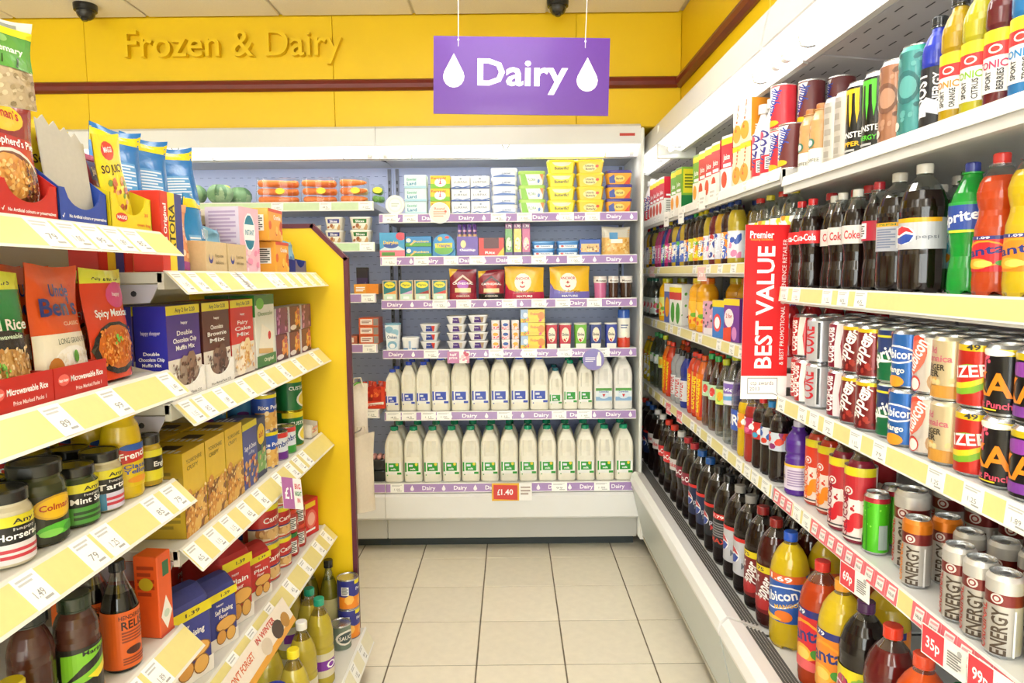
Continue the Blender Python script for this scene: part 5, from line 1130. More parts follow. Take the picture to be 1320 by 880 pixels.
az(lz, 1330, 866, Z4, .033, 'yellow can with red band at the photo edge', NA[3]); 

# deck of large bottles (one row through both bays)
def lab2(c, logo): return lambda a: logo(a)
def big(name, liq, cap, labc, art, H=.328, R=.053, z=(.30, .58), prof='cola', fill=.84, **kw): return bottle(name, 'bottle', H, R, prof, liq, fill, cap, z, art, labc=labc, petal=True, **kw)
CK = '#1b0d0a'
def fanL(bg): return lambda a: (a.R(0, .88, 1, 1, '#2a2f7c'), a.T('1.79', .3, .94, .07, '#fff', w=.24), a.E(.4, .48, .34, .34, '#f6a020'), a.E(.42, .48, .29, .29, bg), a.T('Fanta', .38, .58, .22, '#24307c', w=.66, rot=8), a.E(.38, .26, .18, .15, '#f8b02c'), a.E(.40, .26, .12, .1, '#fbd060'), a.E(.62, .3, .09, .08, '#4a9a34'), a.E(.4, .08, .3, .1, '#f06a6a' if bg == '#d8222c' else '#f6b04a'))
def pepB(bg): return lambda a: (a.R(0, .9, 1, 1, '#d8302a'), a.E(.3, .5, .22, .22, '#f2f2f2', 18), a.P([(.1, .54), (.2, .68), (.3, .72), (.42, .67), (.5, .54), (.36, .58), (.22, .5)], '#d02c34'), a.P([(.1, .45), (.24, .46), (.4, .54), (.5, .48), (.42, .32), (.3, .27), (.18, .33)], '#2a4aa4'), a.T('pepsi', .72, .45, .14, '#c8ccd8', w=.36), a.T('MAX', .72, .28, .16, '#d83a3a' if bg == '#15171c' else '#6a6f7c', w=.3))
drp = lambda a: (a.R(0, .86, 1, 1, '#e8cf1e'), a.T('1.75', .35, .93, .07, '#333', w=.26), a.T('Dr', .3, .72, .2, '#f6f0ec', w=.18, rot=20), a.T('Pepper', .45, .5, .26, '#f6f0ec', w=.62, rot=66), a.E(.4, .2, .26, .13, '#b82a2a'))
rub = lambda a: (a.R(0, .84, 1, 1, '#e2662a'), a.T('1.69', .55, .92, .1, '#fff', w=.4), a.E(.5, .5, .46, .24, '#f2f4f8', rot=14), a.E(.5, .5, .43, .21, '#2a5cb0', rot=14), a.T('Rubicon', .48, .53, .2, '#fff', w=.72, rot=14), a.T('MANGO', .66, .36, .08, '#e8b83a', w=.4, rot=14), a.E(.62, .14, .15, .12, '#ee7a1e'), a.E(.3, .06, .3, .05, '#f0c02a'))
grp = lambda a: (a.R(0, .8, 1, 1, '#e8d41e'), a.S(0, .0, 1, .8, 30, .1, ['#b8325a', '#8cb83a', '#d8486a', '#6a2a5a'], 3), a.T('VIMTO', .3, .35, .22, '#f6e0ea', w=.7, rot=70))
one = lambda a: (a.R(0, .55, 1, 1, '#f0c41e'), a.T('1', .3, .75, .26, '#333', w=.06), a.T('00p', .68, .75, .22, '#333', w=.2), a.R(0, 0, 1, .5, '#8c2a2a'))
cokeB = lambda a: (a.T('Coca-Cola', .42, .5, .42, '#fff', w=.62, rot=0),)
DECK = [(big('orange_soda_bottle', '#e2581a', '#d8482a', '#d8702a', None, fill=.9), 'orange soda bottle with orange label', 1.28),
        (big('fruit_soda_bottle', '#6a1c1c', '#dd3a22', '#8c2a2a', one, z=(.22, .46), fill=.86), 'dark red soda bottle with one pound yellow band', 1.39),
        (big('grape_soda_bottle', '#1e1614', '#4a2450', '#e8d41e', grp, z=(.2, .55), fill=.88), 'dark soda bottle with purple cap and fruit label', 1.50),
        (big('orange_soda_bottle', '#e8c72a', '#e89a2a', '#ee8a1e', fanL('#ee8a1e'), z=(.2, .64), fill=.9), 'yellow soda bottle with orange label', 1.605),
        (big('orange_soda_bottle', '#c9481e', '#d8302a', '#d8222c', fanL('#d8222c'), z=(.16, .64), fill=.84), 'reddish soda bottle with red label', 1.715),
        (big('mango_drink_bottle', '#e3c21e', '#2456c0', '#2a5cb0', rub, z=(.24, .66), fill=.9), 'yellow mango drink bottle with blue label and cap', 1.93),
        (big('spiced_soda_bottle', '#4a1712', '#8a2020', '#7a1a1c', drp, z=(.14, .58)), 'spiced cola bottle with maroon label', 2.04),
        (big('spiced_soda_bottle', '#1f0d0a', '#8a2020', '#7a1a1c', drp, z=(.14, .58)), 'spiced cola bottle with maroon label', 2.15),
        (big('silver_cola_bottle', CK, '#8d8984', '#c6c6ca', pepB('#c6c6ca'), z=(.2, .58)), 'cola bottle with silver label and red band', 2.24),
        (big('silver_cola_bottle', CK, '#8d8984', '#c6c6ca', pepB('#c6c6ca'), z=(.2, .58)), 'cola bottle with silver label and red band', 2.36),
        (big('black_cola_bottle', CK, '#1c1c1e', '#15171c', lambda a: (a.R(0, .84, 1, 1, '#d8302a'), a.T('1.79', .5, .92, .08, '#fff', w=.3), a.L(.2, .3, .8, .75, 6, '#8a8a8c'), a.T('MAX', .5, .2, .14, '#d8402a', w=.5)), z=(.2, .58)), 'cola bottle with black label', 2.49),
        (big('black_cola_bottle', CK, '#1c1c1e', '#15171c', pepB('#15171c'), z=(.2, .58)), 'cola bottle with black label', 2.61),
        (big('blue_cola_bottle', CK, '#24569c', '#16264e', pepB('#16264e'), z=(.2, .58)), 'cola bottle with navy label and blue cap', 2.73),
        (big('blue_cola_bottle', CK, '#24569c', '#16264e', pepB('#16264e'), z=(.2, .58)), 'cola bottle with navy label and blue cap', 2.85),
        (big('cherry_cola_bottle', CK, '#b02a34', '#8c1a34', cokeB, prof='contour', z=(.46, .62)), 'cherry cola bottle with dark red label', 2.97),
        (big('cherry_cola_bottle', CK, '#b02a34', '#8c1a34', cokeB, prof='contour', z=(.46, .62)), 'cherry cola bottle with dark red label', 3.08),
        (big('diet_cola_bottle', CK, '#dcd8d2', '#d4d0cc', lambda a: (a.T('Coke', .4, .5, .4, '#c8323a', w=.34),), prof='contour', z=(.46, .62)), 'diet cola bottle with grey label', 3.20),
        (big('red_cola_bottle', CK, '#d83a2a', '#d8242a', cokeB, prof='contour', z=(.46, .62)), 'cola bottle with red label and red cap', 3.34),
        (big('red_cola_bottle', CK, '#d83a2a', '#d8242a', cokeB, prof='contour', z=(.46, .62)), 'cola bottle with red label and red cap', 3.46),
        ('diet_cola_bottle', 'diet cola bottle with grey label', 3.60), ('diet_cola_bottle', 'diet cola bottle with grey label', 3.73), ('blue_cola_bottle', 'cola bottle with navy label and blue cap', 3.86), ('blue_cola_bottle', 'cola bottle with navy label and blue cap', 3.98), ('red_cola_bottle', 'cola bottle with red label and red cap', 4.09)]
LAST = {}
for p, desc, y in DECK:
    if isinstance(p, str): p = LAST[p]
    LAST[p.name.split('.')[0]] = p
    put(p, .785, y, DK + .0005, RR + .55 + jit(.1), 'large ' + desc, ND)
    if y not in (1.28, 1.39, 1.50): put(p, .90, y + .02, DK + .0005, RR + .3 + jit(.3), 'second row ' + desc.replace('cola bottle with navy label and blue cap', 'navy labelled cola bottle'), ND)
grn = big('green_soda_bottle', '#1c7a44', '#1a6a3a', '#2a8a4a', None, fill=.9)
put(grn, .79, 1.185, DK, RR, 'large green soda bottle', ND)

# ---------------------------------------------------------------- right cooler, far bay
# top shelf: cartons, milkshake bottles, tins
ZB1, ZB2, ZB3, ZB4 = 1.735, 1.478, 1.208, .836
def jc(c1, c2, fruit):
    def f(a): a.R(0, .42, 1, .84, c1); a.R(0, 0, 1, .42, '#f4f0ea'); a.R(0, .84, 1, .95, '#f0d81e'); a.E(.3, .22, .26, .15, fruit); a.R(.2, .44, .9, .5, '#fff'); a.T('Juice', .5, .62, .1, '#fff', w=.6)
    return f
def jcs(c1): return lambda a: (a.R(0, .46, 1, 1, c1), a.R(0, 0, 1, .46, '#efece6'), a.L(.15, .08, .9, .42, 6, '#9a9690'), a.L(.15, .5, .7, .58, 1, '#fff'))
RC_ = carton('juice_carton', 'carton', .07, .075, .195, '#e3dfd8', jc('#d2283c', 0, '#d8482a'), side=jcs('#d2283c'))
GY = carton('juice_carton', 'carton', .07, .075, .195, '#7fb03a', jc('#6aa832', 0, '#f0a02a'), side=lambda a: (a.R(0, 0, 1, .35, '#1f7a3c'), a.R(.1, .4, .95, .95, '#e6d92a'), a.L(.2, .5, .8, .85, 5, '#6a7a1c')))
OC = carton('squash_carton', 'carton', .065, .07, .135, '#f0d9b8', lambda a: (a.R(0, .5, 1, 1, '#f1ede6'), a.E(.4, .3, .4, .22, '#f0a03a'), a.T('Five', .4, .7, .16, '#e2662a', w=.7, rot=80)), side=lambda a: (a.R(0, .1, 1, 1, '#f0982a'), a.L(.2, .1, .8, .4, 5, '#fff')))
OR = carton('squash_carton', 'carton', .065, .07, .135, '#f0d9b8', lambda a: (a.R(0, .88, 1, 1, '#f2d81e'), a.E(.4, .3, .4, .22, '#f0a03a'), a.T('Fruit', .4, .6, .16, '#e2662a', w=.7, rot=80)), side=lambda a: (a.R(0, .3, 1, 1, '#e8502a'), a.L(.2, .1, .8, .3, 3, '#777')))
for y in (3.84, 3.76, 3.68, 3.60): put(RC_, .80, y, ZB1, RR + .15, 'small red juice carton at the far end', NB[0])
for y in (3.38, 3.28): put(GY, .81, y, ZB1, RR + .15, 'green and yellow juice carton', NB[0])
put(GY, .80, 2.93, ZB1, RR + .15, 'green and yellow juice carton nearest the red cartons', NB[0])
for y in (2.84, 2.75, 2.66): put(RC_, .80, y, ZB1, RR + .15, 'red and white juice carton', NB[0])
put(RC_, .80, 2.53, ZB1, RR + .25, 'tall red and white juice carton standing apart', NB[0])
for y in (2.415, 2.335): put(OR, .80, y, ZB1, RR + .2, 'lower orange squash carton', NB[0]); put(OC, .80, y, ZB1 + .136, RR + .2, 'upper orange squash carton', NB[0])
yz = lambda: bottle('milkshake_bottle', 'bottle', .235, .035, 'slim', '#f0e6e2', .97, '#e9e5e0', (.06, .62), lambda a: (a.R(0, 0, 1, .4, '#d8283a'), a.T('YAZOO', .42, .58, .42, '#3a3a8c', w=.8, rot=76), a.E(.42, .86, .14, .09, '#d8486a'), a.R(.62, .08, .9, .36, '#fff'), a.L(.64, .1, .88, .34, 6, '#333')), labc='#ece4e2', lmat='gloss', capk=.55, caph=.12)
p = yz(); 
for y in (4.06, 3.97): put(p, .80, y, ZB1, RR + .2, 'white milkshake bottle at the far end', NB[0])
for y in (2.255, 2.18): put(p, .80, y, ZB1, RR + .2, 'white milkshake bottle with blue lettering', NB[0])
nq = lambda c: tin('milkshake_tin', 'tin', .125, .036, c, lambda a: (a.P([(.1, .95), (.55, .95), (.2, .1), (.0, .1)], '#eeeae6'), a.T('Nesquik', .3, .6, .3, '#2a3f9c', w=.7, rot=66), a.E(.3, .14, .24, .07, '#f0b81e')), rim='#e6e2de', lid='#e8e6e2')
t1, t2 = nq('#cf2a38'), nq('#6a2a2a')
for k in range(2): put(t1, .80, 2.095, ZB1 + k * .126, RR + .75, ['lower', 'upper'][k] + ' red milkshake powder tin', NB[0]); put(t2, .80 + .03 * k, 2.015, ZB1 + k * .126, RR + .75, ['lower', 'upper'][k] + ' brown milkshake powder tin', NB[0])
for k in range(2): put(t2, .88, 1.99 + .0, ZB1 + k * .126, RR + .2, ['lower', 'upper'][k] + ' brown milkshake powder tin behind another', NB[0])
# second shelf: small coloured bottles
def stripes(seed, cs): return lambda a: (a.S(0, .05, 1, .95, 14, .14, cs, seed), a.T('Squash', .45, .5, .25, '#fff', w=.7, rot=80))
SB = []
for nm, liq, cap, labc, cs, pr in (('red capped clear', '#d8d8d4', '#cf2a34', '#e4e0dc', ['#d8402a', '#fff'], 'straight'), ('navy capped amber', '#c9981e', '#20306c', '#e2e0ea', ['#3a4a9c', '#d8d8e4'], 'straight'), ('yellow capped dark', '#4a3418', '#e0cc1e', '#f0a02a', ['#5aa83a', '#f0d82a', '#e2502a'], 'straight'), ('navy capped olive', '#9c8a2a', '#24407c', '#2f62b8', ['#f4f4f4', '#2a8ac0'], 'straight'), ('plum capped pink', '#b8386a', '#7a2450', '#d85a90', ['#e88ab0', '#fff', '#8a2a6a'], 'slim'), ('blue capped indigo', '#2a3f8c', '#2a4aa0', '#2a4f9c', ['#5ab03a', '#f4f4f4', '#3a8ad0'], 'slim'), ('yellow capped magenta', '#a81f6a', '#e4d01e', '#c0207a', ['#f06aa0', '#7ac03a', '#fff'], 'slim'), ('black capped purple', '#3a1a3a', '#2c2430', '#7a2a7c', ['#c03a8a', '#e8d23a'], 'slim'), ('blue capped golden', '#c8a82a', '#3a5ab0', '#4a6ac4', ['#f4f4f0', '#e28a2a'], 'straight'), ('blue capped brown', '#3c1c14', '#2c4c9c', '#e28a2a', ['#4a6ac4', '#f0e8d0'], 'straight'), ('green capped dark', '#2c1c10', '#2fa84a', '#d8d02a', ['#5aa83a', '#fff'], 'straight'), ('yellow capped brown', '#3a2414', '#e2cf24', '#f0902a', ['#e8d82a', '#5aa83a'], 'straight'), ('yellow capped black', '#2a1a12', '#e2cf24', '#e4c81e', ['#f0a02a', '#3a4a9c'], 'straight'), ('navy capped yellow', '#c0a82a', '#26356f', '#e6e4ea', ['#3a5ab0', '#e48ab0'], 'straight'), ('navy capped red', '#6a1c20', '#26356f', '#e8e6ea', ['#c03a3a', '#3a4a9c'], 'straight')):
    SB.append((bottle('squash_bottle', 'bottle', .225, .033, pr, liq, .84, cap, (.1, .52), stripes(len(SB), cs), labc=labc), nm))
seq = [0, 1, 2, 3, 4, 4, 5, 6, 7, 8, 5, 8, 9, 10, 11, 12, 13, 14, 1]
for k, q in enumerate(seq + [9, 13]):
    y = 4.08 - k * .079
    put(SB[q][0], .80, y, ZB2, RR + .3 + jit(.2), SB[q][1] + ' small bottle in front', NB[1])
    if k % 2 == 0: put(SB[(q + 3) % 15][0], .872, y + .03, ZB2, RR + jit(.4), SB[(q + 3) % 15][1] + ' small bottle behind', NB[1])
wat = lambda cap, c, cs: bottle('flavoured_water_bottle', 'bottle', .212, .037, 'cola', '#dfe6e4', .5, cap, (.38, .62), lambda a: a.S(0, 0, 1, 1, 14, .14, cs, 2), labc=c, lmat='pet', petal=True)
w1, w2 = wat('#d8302a', '#9ad0a0', ['#e2502a', '#f4f4f0', '#f0d82a']), wat('#d8c82a', '#d8dc5a', ['#f0a02a', '#fff'])
for y, p, n in ((2.33, w1, 'red'), (2.24, w2, 'lime'), (2.14, w1, 'red'), (2.05, w2, 'lime')): put(p, .82, y, ZB2, RR + .2, 'tall clear water bottle with %s cap' % n, NB[1])
# third shelf: juices
oj = lambda H, R, cap, c, labc: bottle('orange_juice_bottle', 'bottle', H, R, 'juice', c, .93, cap, (.12, .56), lambda a: (a.E(.4, .5, .26, .26, '#f4b02a'), a.E(.4, .5, .18, .18, '#fbe0a0'), a.E(.7, .4, .14, .1, '#6aa832'), a.S(0, 0, 1, .3, 6, .1, ['#e8682a', '#f4d03a'], 3)), labc=labc, lmat='gloss', capk=.62, caph=.11)
j1 = oj(.215, .042, '#c8c81e', '#e8ac14', '#dfe07a'); j2 = oj(.22, .046, '#d8c41e', '#e2a012', '#f0b83a'); j3 = oj(.22, .046, '#e2701e', '#e2a012', '#f0b83a')
fw = bottle('fruit_water_bottle', 'bottle', .215, .036, 'straight', '#d9dedb', .8, '#2a8a6a', (.1, .5), stripes(3, ['#d8485a', '#6aa832', '#fff']), labc='#c6d2cc', lmat='pet')
for k, y in enumerate((4.08, 3.98, 3.88)): put(fw, .80, y, ZB3, RR + .2, 'clear fruit water bottle', NB[2])
put(j1, .80, 3.60, ZB3, RR + .25, 'orange juice bottle with lime cap standing alone', NB[2]); put(j1, .89, 3.66, ZB3, RR + .25, 'orange juice bottle with lime cap behind another', NB[2])
jcA = carton('juice_carton', 'carton', .07, .07, .19, '#e6e6de', lambda a: (a.R(0, .8, 1, .92, '#f0d81e'), a.R(0, .62, 1, .8, '#cf3a30'), a.E(.5, .3, .28, .26, '#4a9a34')), side=lambda a: a.S(0, 0, 1, .8, 18, .1, ['#222', '#f4f4f0', '#5aa83a'], 2))
jcB = carton('juice_carton', 'carton', .07, .07, .19, '#5a6ab0', lambda a: (a.E(.5, .4, .36, .26, '#f0a02a'), a.R(0, .8, 1, 1, '#e8e6ea')), side=lambda a: (a.R(0, .7, 1, 1, '#a8aab8'), a.S(0, 0, 1, .7, 14, .1, ['#2a3f8c', '#d8d8e0'], 3)))
put(jcB, .80, 3.46, ZB3, RR + .2, 'blue and orange juice carton', NB[2]); put(jcA, .80, 3.34, ZB3, RR + .25, 'white juice carton with green fruit', NB[2]); put(jcA, .80, 3.24, ZB3, RR + .25, 'white juice carton with green fruit', NB[2]); put(jcB, .87, 3.16, ZB3, RR, 'blue juice carton set further back', NB[2])
for y, p, n in ((2.99, j2, 'lime'), (2.87, j3, 'orange')): put(p, .80, y, ZB3, RR + .2, 'large orange juice bottle with %s cap in front' % n, NB[2])
for y, p, n in ((2.80, j2, 'lime'), (2.66, j3, 'orange'), (2.52, j2, 'lime')): put(p, .90, y, ZB3, RR + .2, 'large orange juice bottle with %s cap behind' % n, NB[2])
bc = carton('blackcurrant_carton_pack', 'carton', .09, .06, .13, '#d8a0b8', lambda a: (a.S(0, .2, 1, .9, 16, .1, ['#5a3a6a', '#7a8a9a', '#3a4a2a', '#f0c8d8'], 4), a.R(.1, .0, .9, .2, '#e8e0e4')), side=lambda a: a.R(.1, .1, .9, .4, '#e8e8e4'))
put(bc, .80, 2.75, ZB3, RR + .25, 'pink blackcurrant carton pack', NB[2])
kp = carton('fruit_drink_pouch_box', 'carton', .09, .07, .14, '#3a7ac8', lambda a: (a.R(0, .82, 1, 1, '#f0d02a'), a.E(.4, .4, .3, .24, '#e84a4a'), a.E(.4, .4, .2, .16, '#fff')), side=lambda a: (a.R(0, .3, 1, 1, '#7a3a9a'), a.E(.5, .5, .3, .2, '#c04ab0')))
put(kp, .80, 2.60, ZB3, RR + .25, 'blue and yellow drink carton', NB[2])
pk = carton('fruit_drink_pouch_box', 'carton', .10, .07, .15, '#7a3a9a', lambda a: (a.R(0, .85, 1, 1, '#f0d02a'), a.E(.35, .55, .3, .22, '#f2e6ea'), a.T('2 for', .35, .6, .1, '#c8283a', w=.4), a.P([(0, 0), (.5, 0), (.5, .35), (0, .3)], '#e2482a'), a.E(.7, .2, .16, .16, '#d88ac8')), side=lambda a: (a.R(0, 0, 1, 1, '#6a2f86'), a.E(.5, .4, .3, .2, '#c0a0d8')))
put(pk, .80, 2.45, ZB3, RR + .25, 'purple and yellow drink carton', NB[2])
dk_ = bottle('dark_juice_bottle', 'bottle', .235, .036, 'straight', '#3a2a3a', .84, '#2a4a9c', (.1, .5), lambda a: (a.R(0, .6, 1, 1, '#2a4a9c'), a.L(.1, .1, .9, .5, 4, '#444')), labc='#d8d8dc')
put(dk_, .81, 2.32, ZB3, RR + .2, 'dark bottle with blue cap next to the red sign', NB[2])
# fourth shelf: sports drinks and waters
def slv(c, t, tc, c2='#f4f0ea'): return lambda a: (a.S(0, 0, 1, 1, 10, .1, [c, c2], 2), a.T(t, .45, .5, .4, tc, w=.86, rot=86))
luz = lambda c, cap: bottle('sports_drink_bottle', 'bottle', .27, .035, 'straight', c, .92, cap, (.06, .72), lambda a: (a.P([(.0, 0), (.35, 0), (.5, 1), (.2, 1)], '#f0a01e'), a.P([(.6, 0), (.85, 0), (.95, 1), (.8, 1)], '#c8281e'), a.T('Lucozade', .42, .5, .34, '#f6d81e', w=.8, rot=86)), labc=c)
lo, lr = luz('#e8701a', '#e85a1e'), luz('#d8401e', '#e03a24')
cw = bottle('mineral_water_bottle', 'bottle', .29, .04, 'oil', '#dde6e4', .5, '#2f9a4a', (.45, .62), lambda a: a.S(0, 0, 1, 1, 10, .14, ['#5aa83a', '#f4f4f0'], 2), labc='#cfe0d8', lmat='pet', clear='#cfdedd')
cwb = bottle('mineral_water_bottle', 'bottle', .29, .037, 'oil', '#c98a3a', .9, '#2f9a4a', (.42, .62), lambda a: a.S(0, 0, 1, 1, 10, .14, ['#d8403a', '#5aa83a', '#fff'], 3), labc='#b8d8b0', lmat='pet', clear='#e0b070')
cwy = bottle('mineral_water_bottle', 'bottle', .29, .038, 'oil', '#dde6e4', .5, '#c8d02a', (.42, .62), lambda a: a.S(0, 0, 1, 1, 10, .14, ['#f0b02a', '#fff', '#6ac03a'], 3), labc='#d8e66a', lmat='pet', clear='#d6e2e0')
vol = bottle('mineral_water_bottle', 'bottle', .325, .044, 'oil', '#dde6ea', .5, '#c8d02a', (.44, .7), lambda a: (a.P([(0, .9), (1, .9), (.8, .5), (.4, .45), (0, .75)], '#8a6ac0'), a.P([(0, .25), (1, .45), (1, .25), (0, .1)], '#6ab0e0'), a.T('volvic', .45, .65, .16, '#fff', w=.6)), labc='#e6e2f2', lmat='pet', clear='#d3dfe3')
evi = bottle('mineral_water_bottle', 'bottle', .325, .046, 'oil', '#cfc6e0', .5, '#8a5ac0', (.22, .44), lambda a: (a.T('PURE', .45, .5, .5, '#fff', w=.8),), labc='#3a5ab8', lmat='pet', clear='#c9bfe0')
pw = lambda c, cap: bottle('sports_cap_bottle', 'bottle', .25, .035, 'sport', c, .92, cap, (.12, .5), lambda a: (a.T('POWER', .45, .5, .34, '#c8282c', w=.86, rot=86),), labc='#dcdcde', capk=.45, caph=.1)
pws, pwb = pw('#a9abb0', '#1e1e20'), pw('#24389c', '#1e1e20')
yl = bottle('sports_drink_bottle', 'bottle', .25, .034, 'straight', '#e2c01c', .9, '#e28a2a', (.1, .7), stripes(1, ['#f08a2a', '#fff']), labc='#e8d22c')
W4B = NB[3]
for y, p, n in ((4.08, yl, 'yellow sports drink bottle'), (3.98, yl, 'yellow sports drink bottle'), (3.86, cw, 'clear mineral water bottle with green label'), (3.76, cw, 'clear mineral water bottle with green label'), (3.65, cwy, 'clear mineral water bottle with lime label'), (3.56, lo, 'orange sports drink bottle in far group'), (3.48, lr, 'red sports drink bottle in far group'), (3.37, pws, 'silver sports bottle with black cap'), (3.28, pws, 'silver sports bottle with black cap'), (3.18, pwb, 'blue sports bottle with black cap'), (3.05, lr, 'red sports drink bottle in near group'), (2.975, lr, 'red sports drink bottle in near group'), (2.90, lo, 'orange sports drink bottle in near group'), (2.80, cwb, 'amber water bottle with green cap'), (2.71, cwb, 'amber water bottle with green cap'), (2.61, cwy, 'clear water bottle with lime label and cap'), (2.49, vol, 'tall clear water bottle with purple label'), (2.395, evi, 'lilac water bottle with blue label')):
    put(p, .805, y, ZB4, RR + .3 + jit(.1), n, W4B)
    if n.split()[0] in ('orange', 'red', 'silver', 'amber'): put(p, .885, y + .03, ZB4, RR + .3 + jit(.3), 'second row ' + n.replace('drink ', ''), W4B)
put(evi, .92, 2.22, ZB4, RR + .3, 'lilac water bottle with blue label behind small bottles', W4B)
mo = lambda c, cap, labc, cs: bottle('small_soda_bottle', 'bottle', .222, .033, 'waist', c, .82, cap, (.42, .66), lambda a: a.S(0, 0, 1, 1, 8, .16, cs, 4), labc=labc, petal=True)
ms_ = [(mo('#e8c01c', '#e8941e', '#f09a2a', ['#e2662a', '#fff']), 'yellow soda bottle with orange cap'), (mo('#b8302a', '#6c2a6a', '#c02a5a', ['#e86a9a', '#fff']), 'red soda bottle with purple cap'), (mo('#2a1410', '#cf2c2c', '#c8302a', ['#3aa0c8', '#fff']), 'dark soda bottle with red cap'), (mo('#1f1412', '#2f86c8', '#d8dce4', ['#d8402a', '#2a5ab0']), 'dark soda bottle with blue cap'), (mo('#1f1214', '#6c2a6a', '#c8d0dc', ['#8a2a6a', '#d8402a']), 'dark soda bottle with purple cap')]
for q, y in enumerate((2.32, 2.246, 2.174, 2.102, 2.03)):
    put(ms_[q][0], .79, y, ZB4, RR + .5 + jit(.1), 'front ' + ms_[q][1], W4B)
for q, y in zip((0, 1, 2, 3, 4), (2.285, 2.21, 2.138, 2.066, 2.01)):
    put(ms_[q][0], .858, y, ZB4, RR + .5 + jit(.2), 'rear ' + ms_[q][1], W4B)

# ================================================================ LEFT SHELVES
LN = ['on near left %s shelf' % s for s in ('top', 'rice pouch', 'sauce jar', 'lower sauce')]; LF = ['on far left %s shelf' % s for s in ('top', 'baking mix', 'stuffing and tin', 'flour', 'oil')]
def yl_(px, X, z=1.2): return yr(px, X, z)
def ls_(px0, px1, X=-.70):
    a, b = yl_(px0, X), yl_(px1, X); return (a + b) / 2, b - a
X0 = -.695
# near top shelf
ZN = [1.536, 1.268, 1.050, .747]; ZF = [1.462, 1.20, .90, .565, .18]
y, w = .997, .135
put(tray('sachet_display_tray', 'tray', .127, .09, .12, .052, '#c8281f', lambda a: (a.T('No Artificial colours or preservatives', .55, .2, .09, '#fff', w=.8), a.P([(.05, .2), (.07, .14), (.1, .28), (.09, .28), (.07, .19), (.06, .22)], '#fff')), mat='print'), -.735, 1.02, ZN[0], RL, 'red display tray with cut out front', LN[0])
def shp(a):
    a.R(0, 0, 1, .72, '#c0331f'); a.R(0, .68, 1, 1, '#8e2a18'); a.E(.38, .84, .42, .13, '#f2c51e', 18); a.T("Colman's", .38, .87, .085, '#b8281c', w=.66); a.T("Shepherd's Pie", .52, .63, .065, '#fff', w=.9)
    a.E(.45, .30, .55, .27, '#e6ded2', 20); a.E(.45, .31, .5, .23, '#7a4a2a', 20); a.E(.38, .32, .4, .2, '#e0a050'); a.S(.05, .16, .78, .48, 150, .035, ['#e8ac54', '#e2a048', '#f0c070', '#d08a3c', '#f4d08a'], 3); a.S(.62, .14, .88, .42, 60, .026, ['#5a3220', '#6a3a28', '#8a4a2c', '#4a2a1c', '#a85a38'], 5)
sp_ = pouch('recipe_sachet', 'sachet', .116, .165, .014, '#b92f1e', shp, stand=False, wob=.002)
for k in range(3): put(sp_, -.712 - .022 * k, 1.02, ZN[0] + .005, RL, ['front', 'second', 'rear'][k] + ' red recipe sachet with golden pie', LN[0], tilt=(-.05, 0))
put(tray('sachet_display_tray', 'tray', .128, .09, .13, .055, '#2547a8', lambda a: (a.T('No Artificial colours or preservatives', .58, .22, .09, '#fff', w=.78), a.P([(.05, .2), (.07, .14), (.1, .28), (.09, .28), (.07, .19), (.06, .22)], '#fff')), mat='print'), -.735, 1.15, ZN[0], RL, 'blue display tray with cut out front, nearly empty', LN[0])
r = empty('carton_liner', 'carton'); mb = MB(); n = 9
P_ = [(-.058, 0), (.058, 0), (.058, .135)] + [(.058 - .116 * (k + .5) / n, .135 + (.012 if k % 2 else 0) + .02 * k / n) for k in range(n)] + [(-.058, .155)]
mb.prism(P_, 'y', 0, .002, '#b9b4a8', 'card'); mb.build('torn_card', r)
put(r, -.706, 1.15, ZN[0] + .005, RL, 'torn grey card liner inside the blue tray', LN[0], tilt=(-.1, 0))
def juc(a): a.R(0, .0, 1, 1, '#f0d62a'); a.E(.42, .82, .26, .11, '#d8382a'); a.T('MAGGI', .42, .83, .06, '#fff', w=.34); a.T('SO JUICY', .5, .62, .085, '#3a2a1c', w=.84); a.S(.2, .1, .9, .5, 30, .08, ['#c86a3a', '#a84a2a', '#e8a86a', '#7a9a3a'], 4)
jp2 = pouch('seasoning_sachet', 'sachet', .088, .155, .01, '#f0d62a', juc, stand=False, wob=.002)
jp = pouch('seasoning_sachet', 'sachet', .11, .155, .012, '#f0d62a', juc, stand=False, wob=.003)
for k in range(2): put(jp, -.740 - .018 * k, 1.149, ZN[0] + .004 + .004 * k, RL, ['front', 'rear'][k] + ' yellow seasoning sachet in the blue tray', LN[0], tilt=(-.03, 0))
put(tray('sachet_display_tray', 'tray', .138, .09, .10, .062, '#e8d21c', lambda a: (a.E(.25, .35, .14, .13, '#d8382a'), a.T('MAGGI', .25, .35, .1, '#fff', w=.22), a.T('30', .85, .5, .1, '#e2702a', w=.1), a.T('oven bag', .78, .2, .09, '#e2702a', w=.34)), mat='print'), -.735, 1.294, ZN[0], RL, 'yellow display tray with round red badge', LN[0])
def mag(a): a.R(0, 0, 1, 1, '#8a2f5c'); a.R(.1, .62, .8, .88, '#3346a0'); a.T('Juicy & Tasty', .45, .75, .09, '#fff', w=.6); a.E(.6, .3, .3, .2, '#b86a5a'); a.S(.2, .1, .9, .5, 14, .07, ['#c88a6a', '#d8b89a', '#7a3a2a'], 7); a.R(0, .9, 1, 1, '#a8387a')
mp2 = pouch('seasoning_sachet', 'sachet', .112, .13, .012, '#a03a78', mag, stand=False, wob=.003, seed=6)
for k in range(2): put(mp2, -.738 - .02 * k, 1.298, ZN[0] + .006, RL, ['front', 'rear'][k] + ' magenta seasoning sachet in the yellow tray', LN[0], tilt=(-.08, 0))
put(jp2, -.706, 1.284, ZN[0] + .013, RL, 'yellow seasoning sachet leaning in the yellow tray', LN[0], tilt=(-.03, -.2))
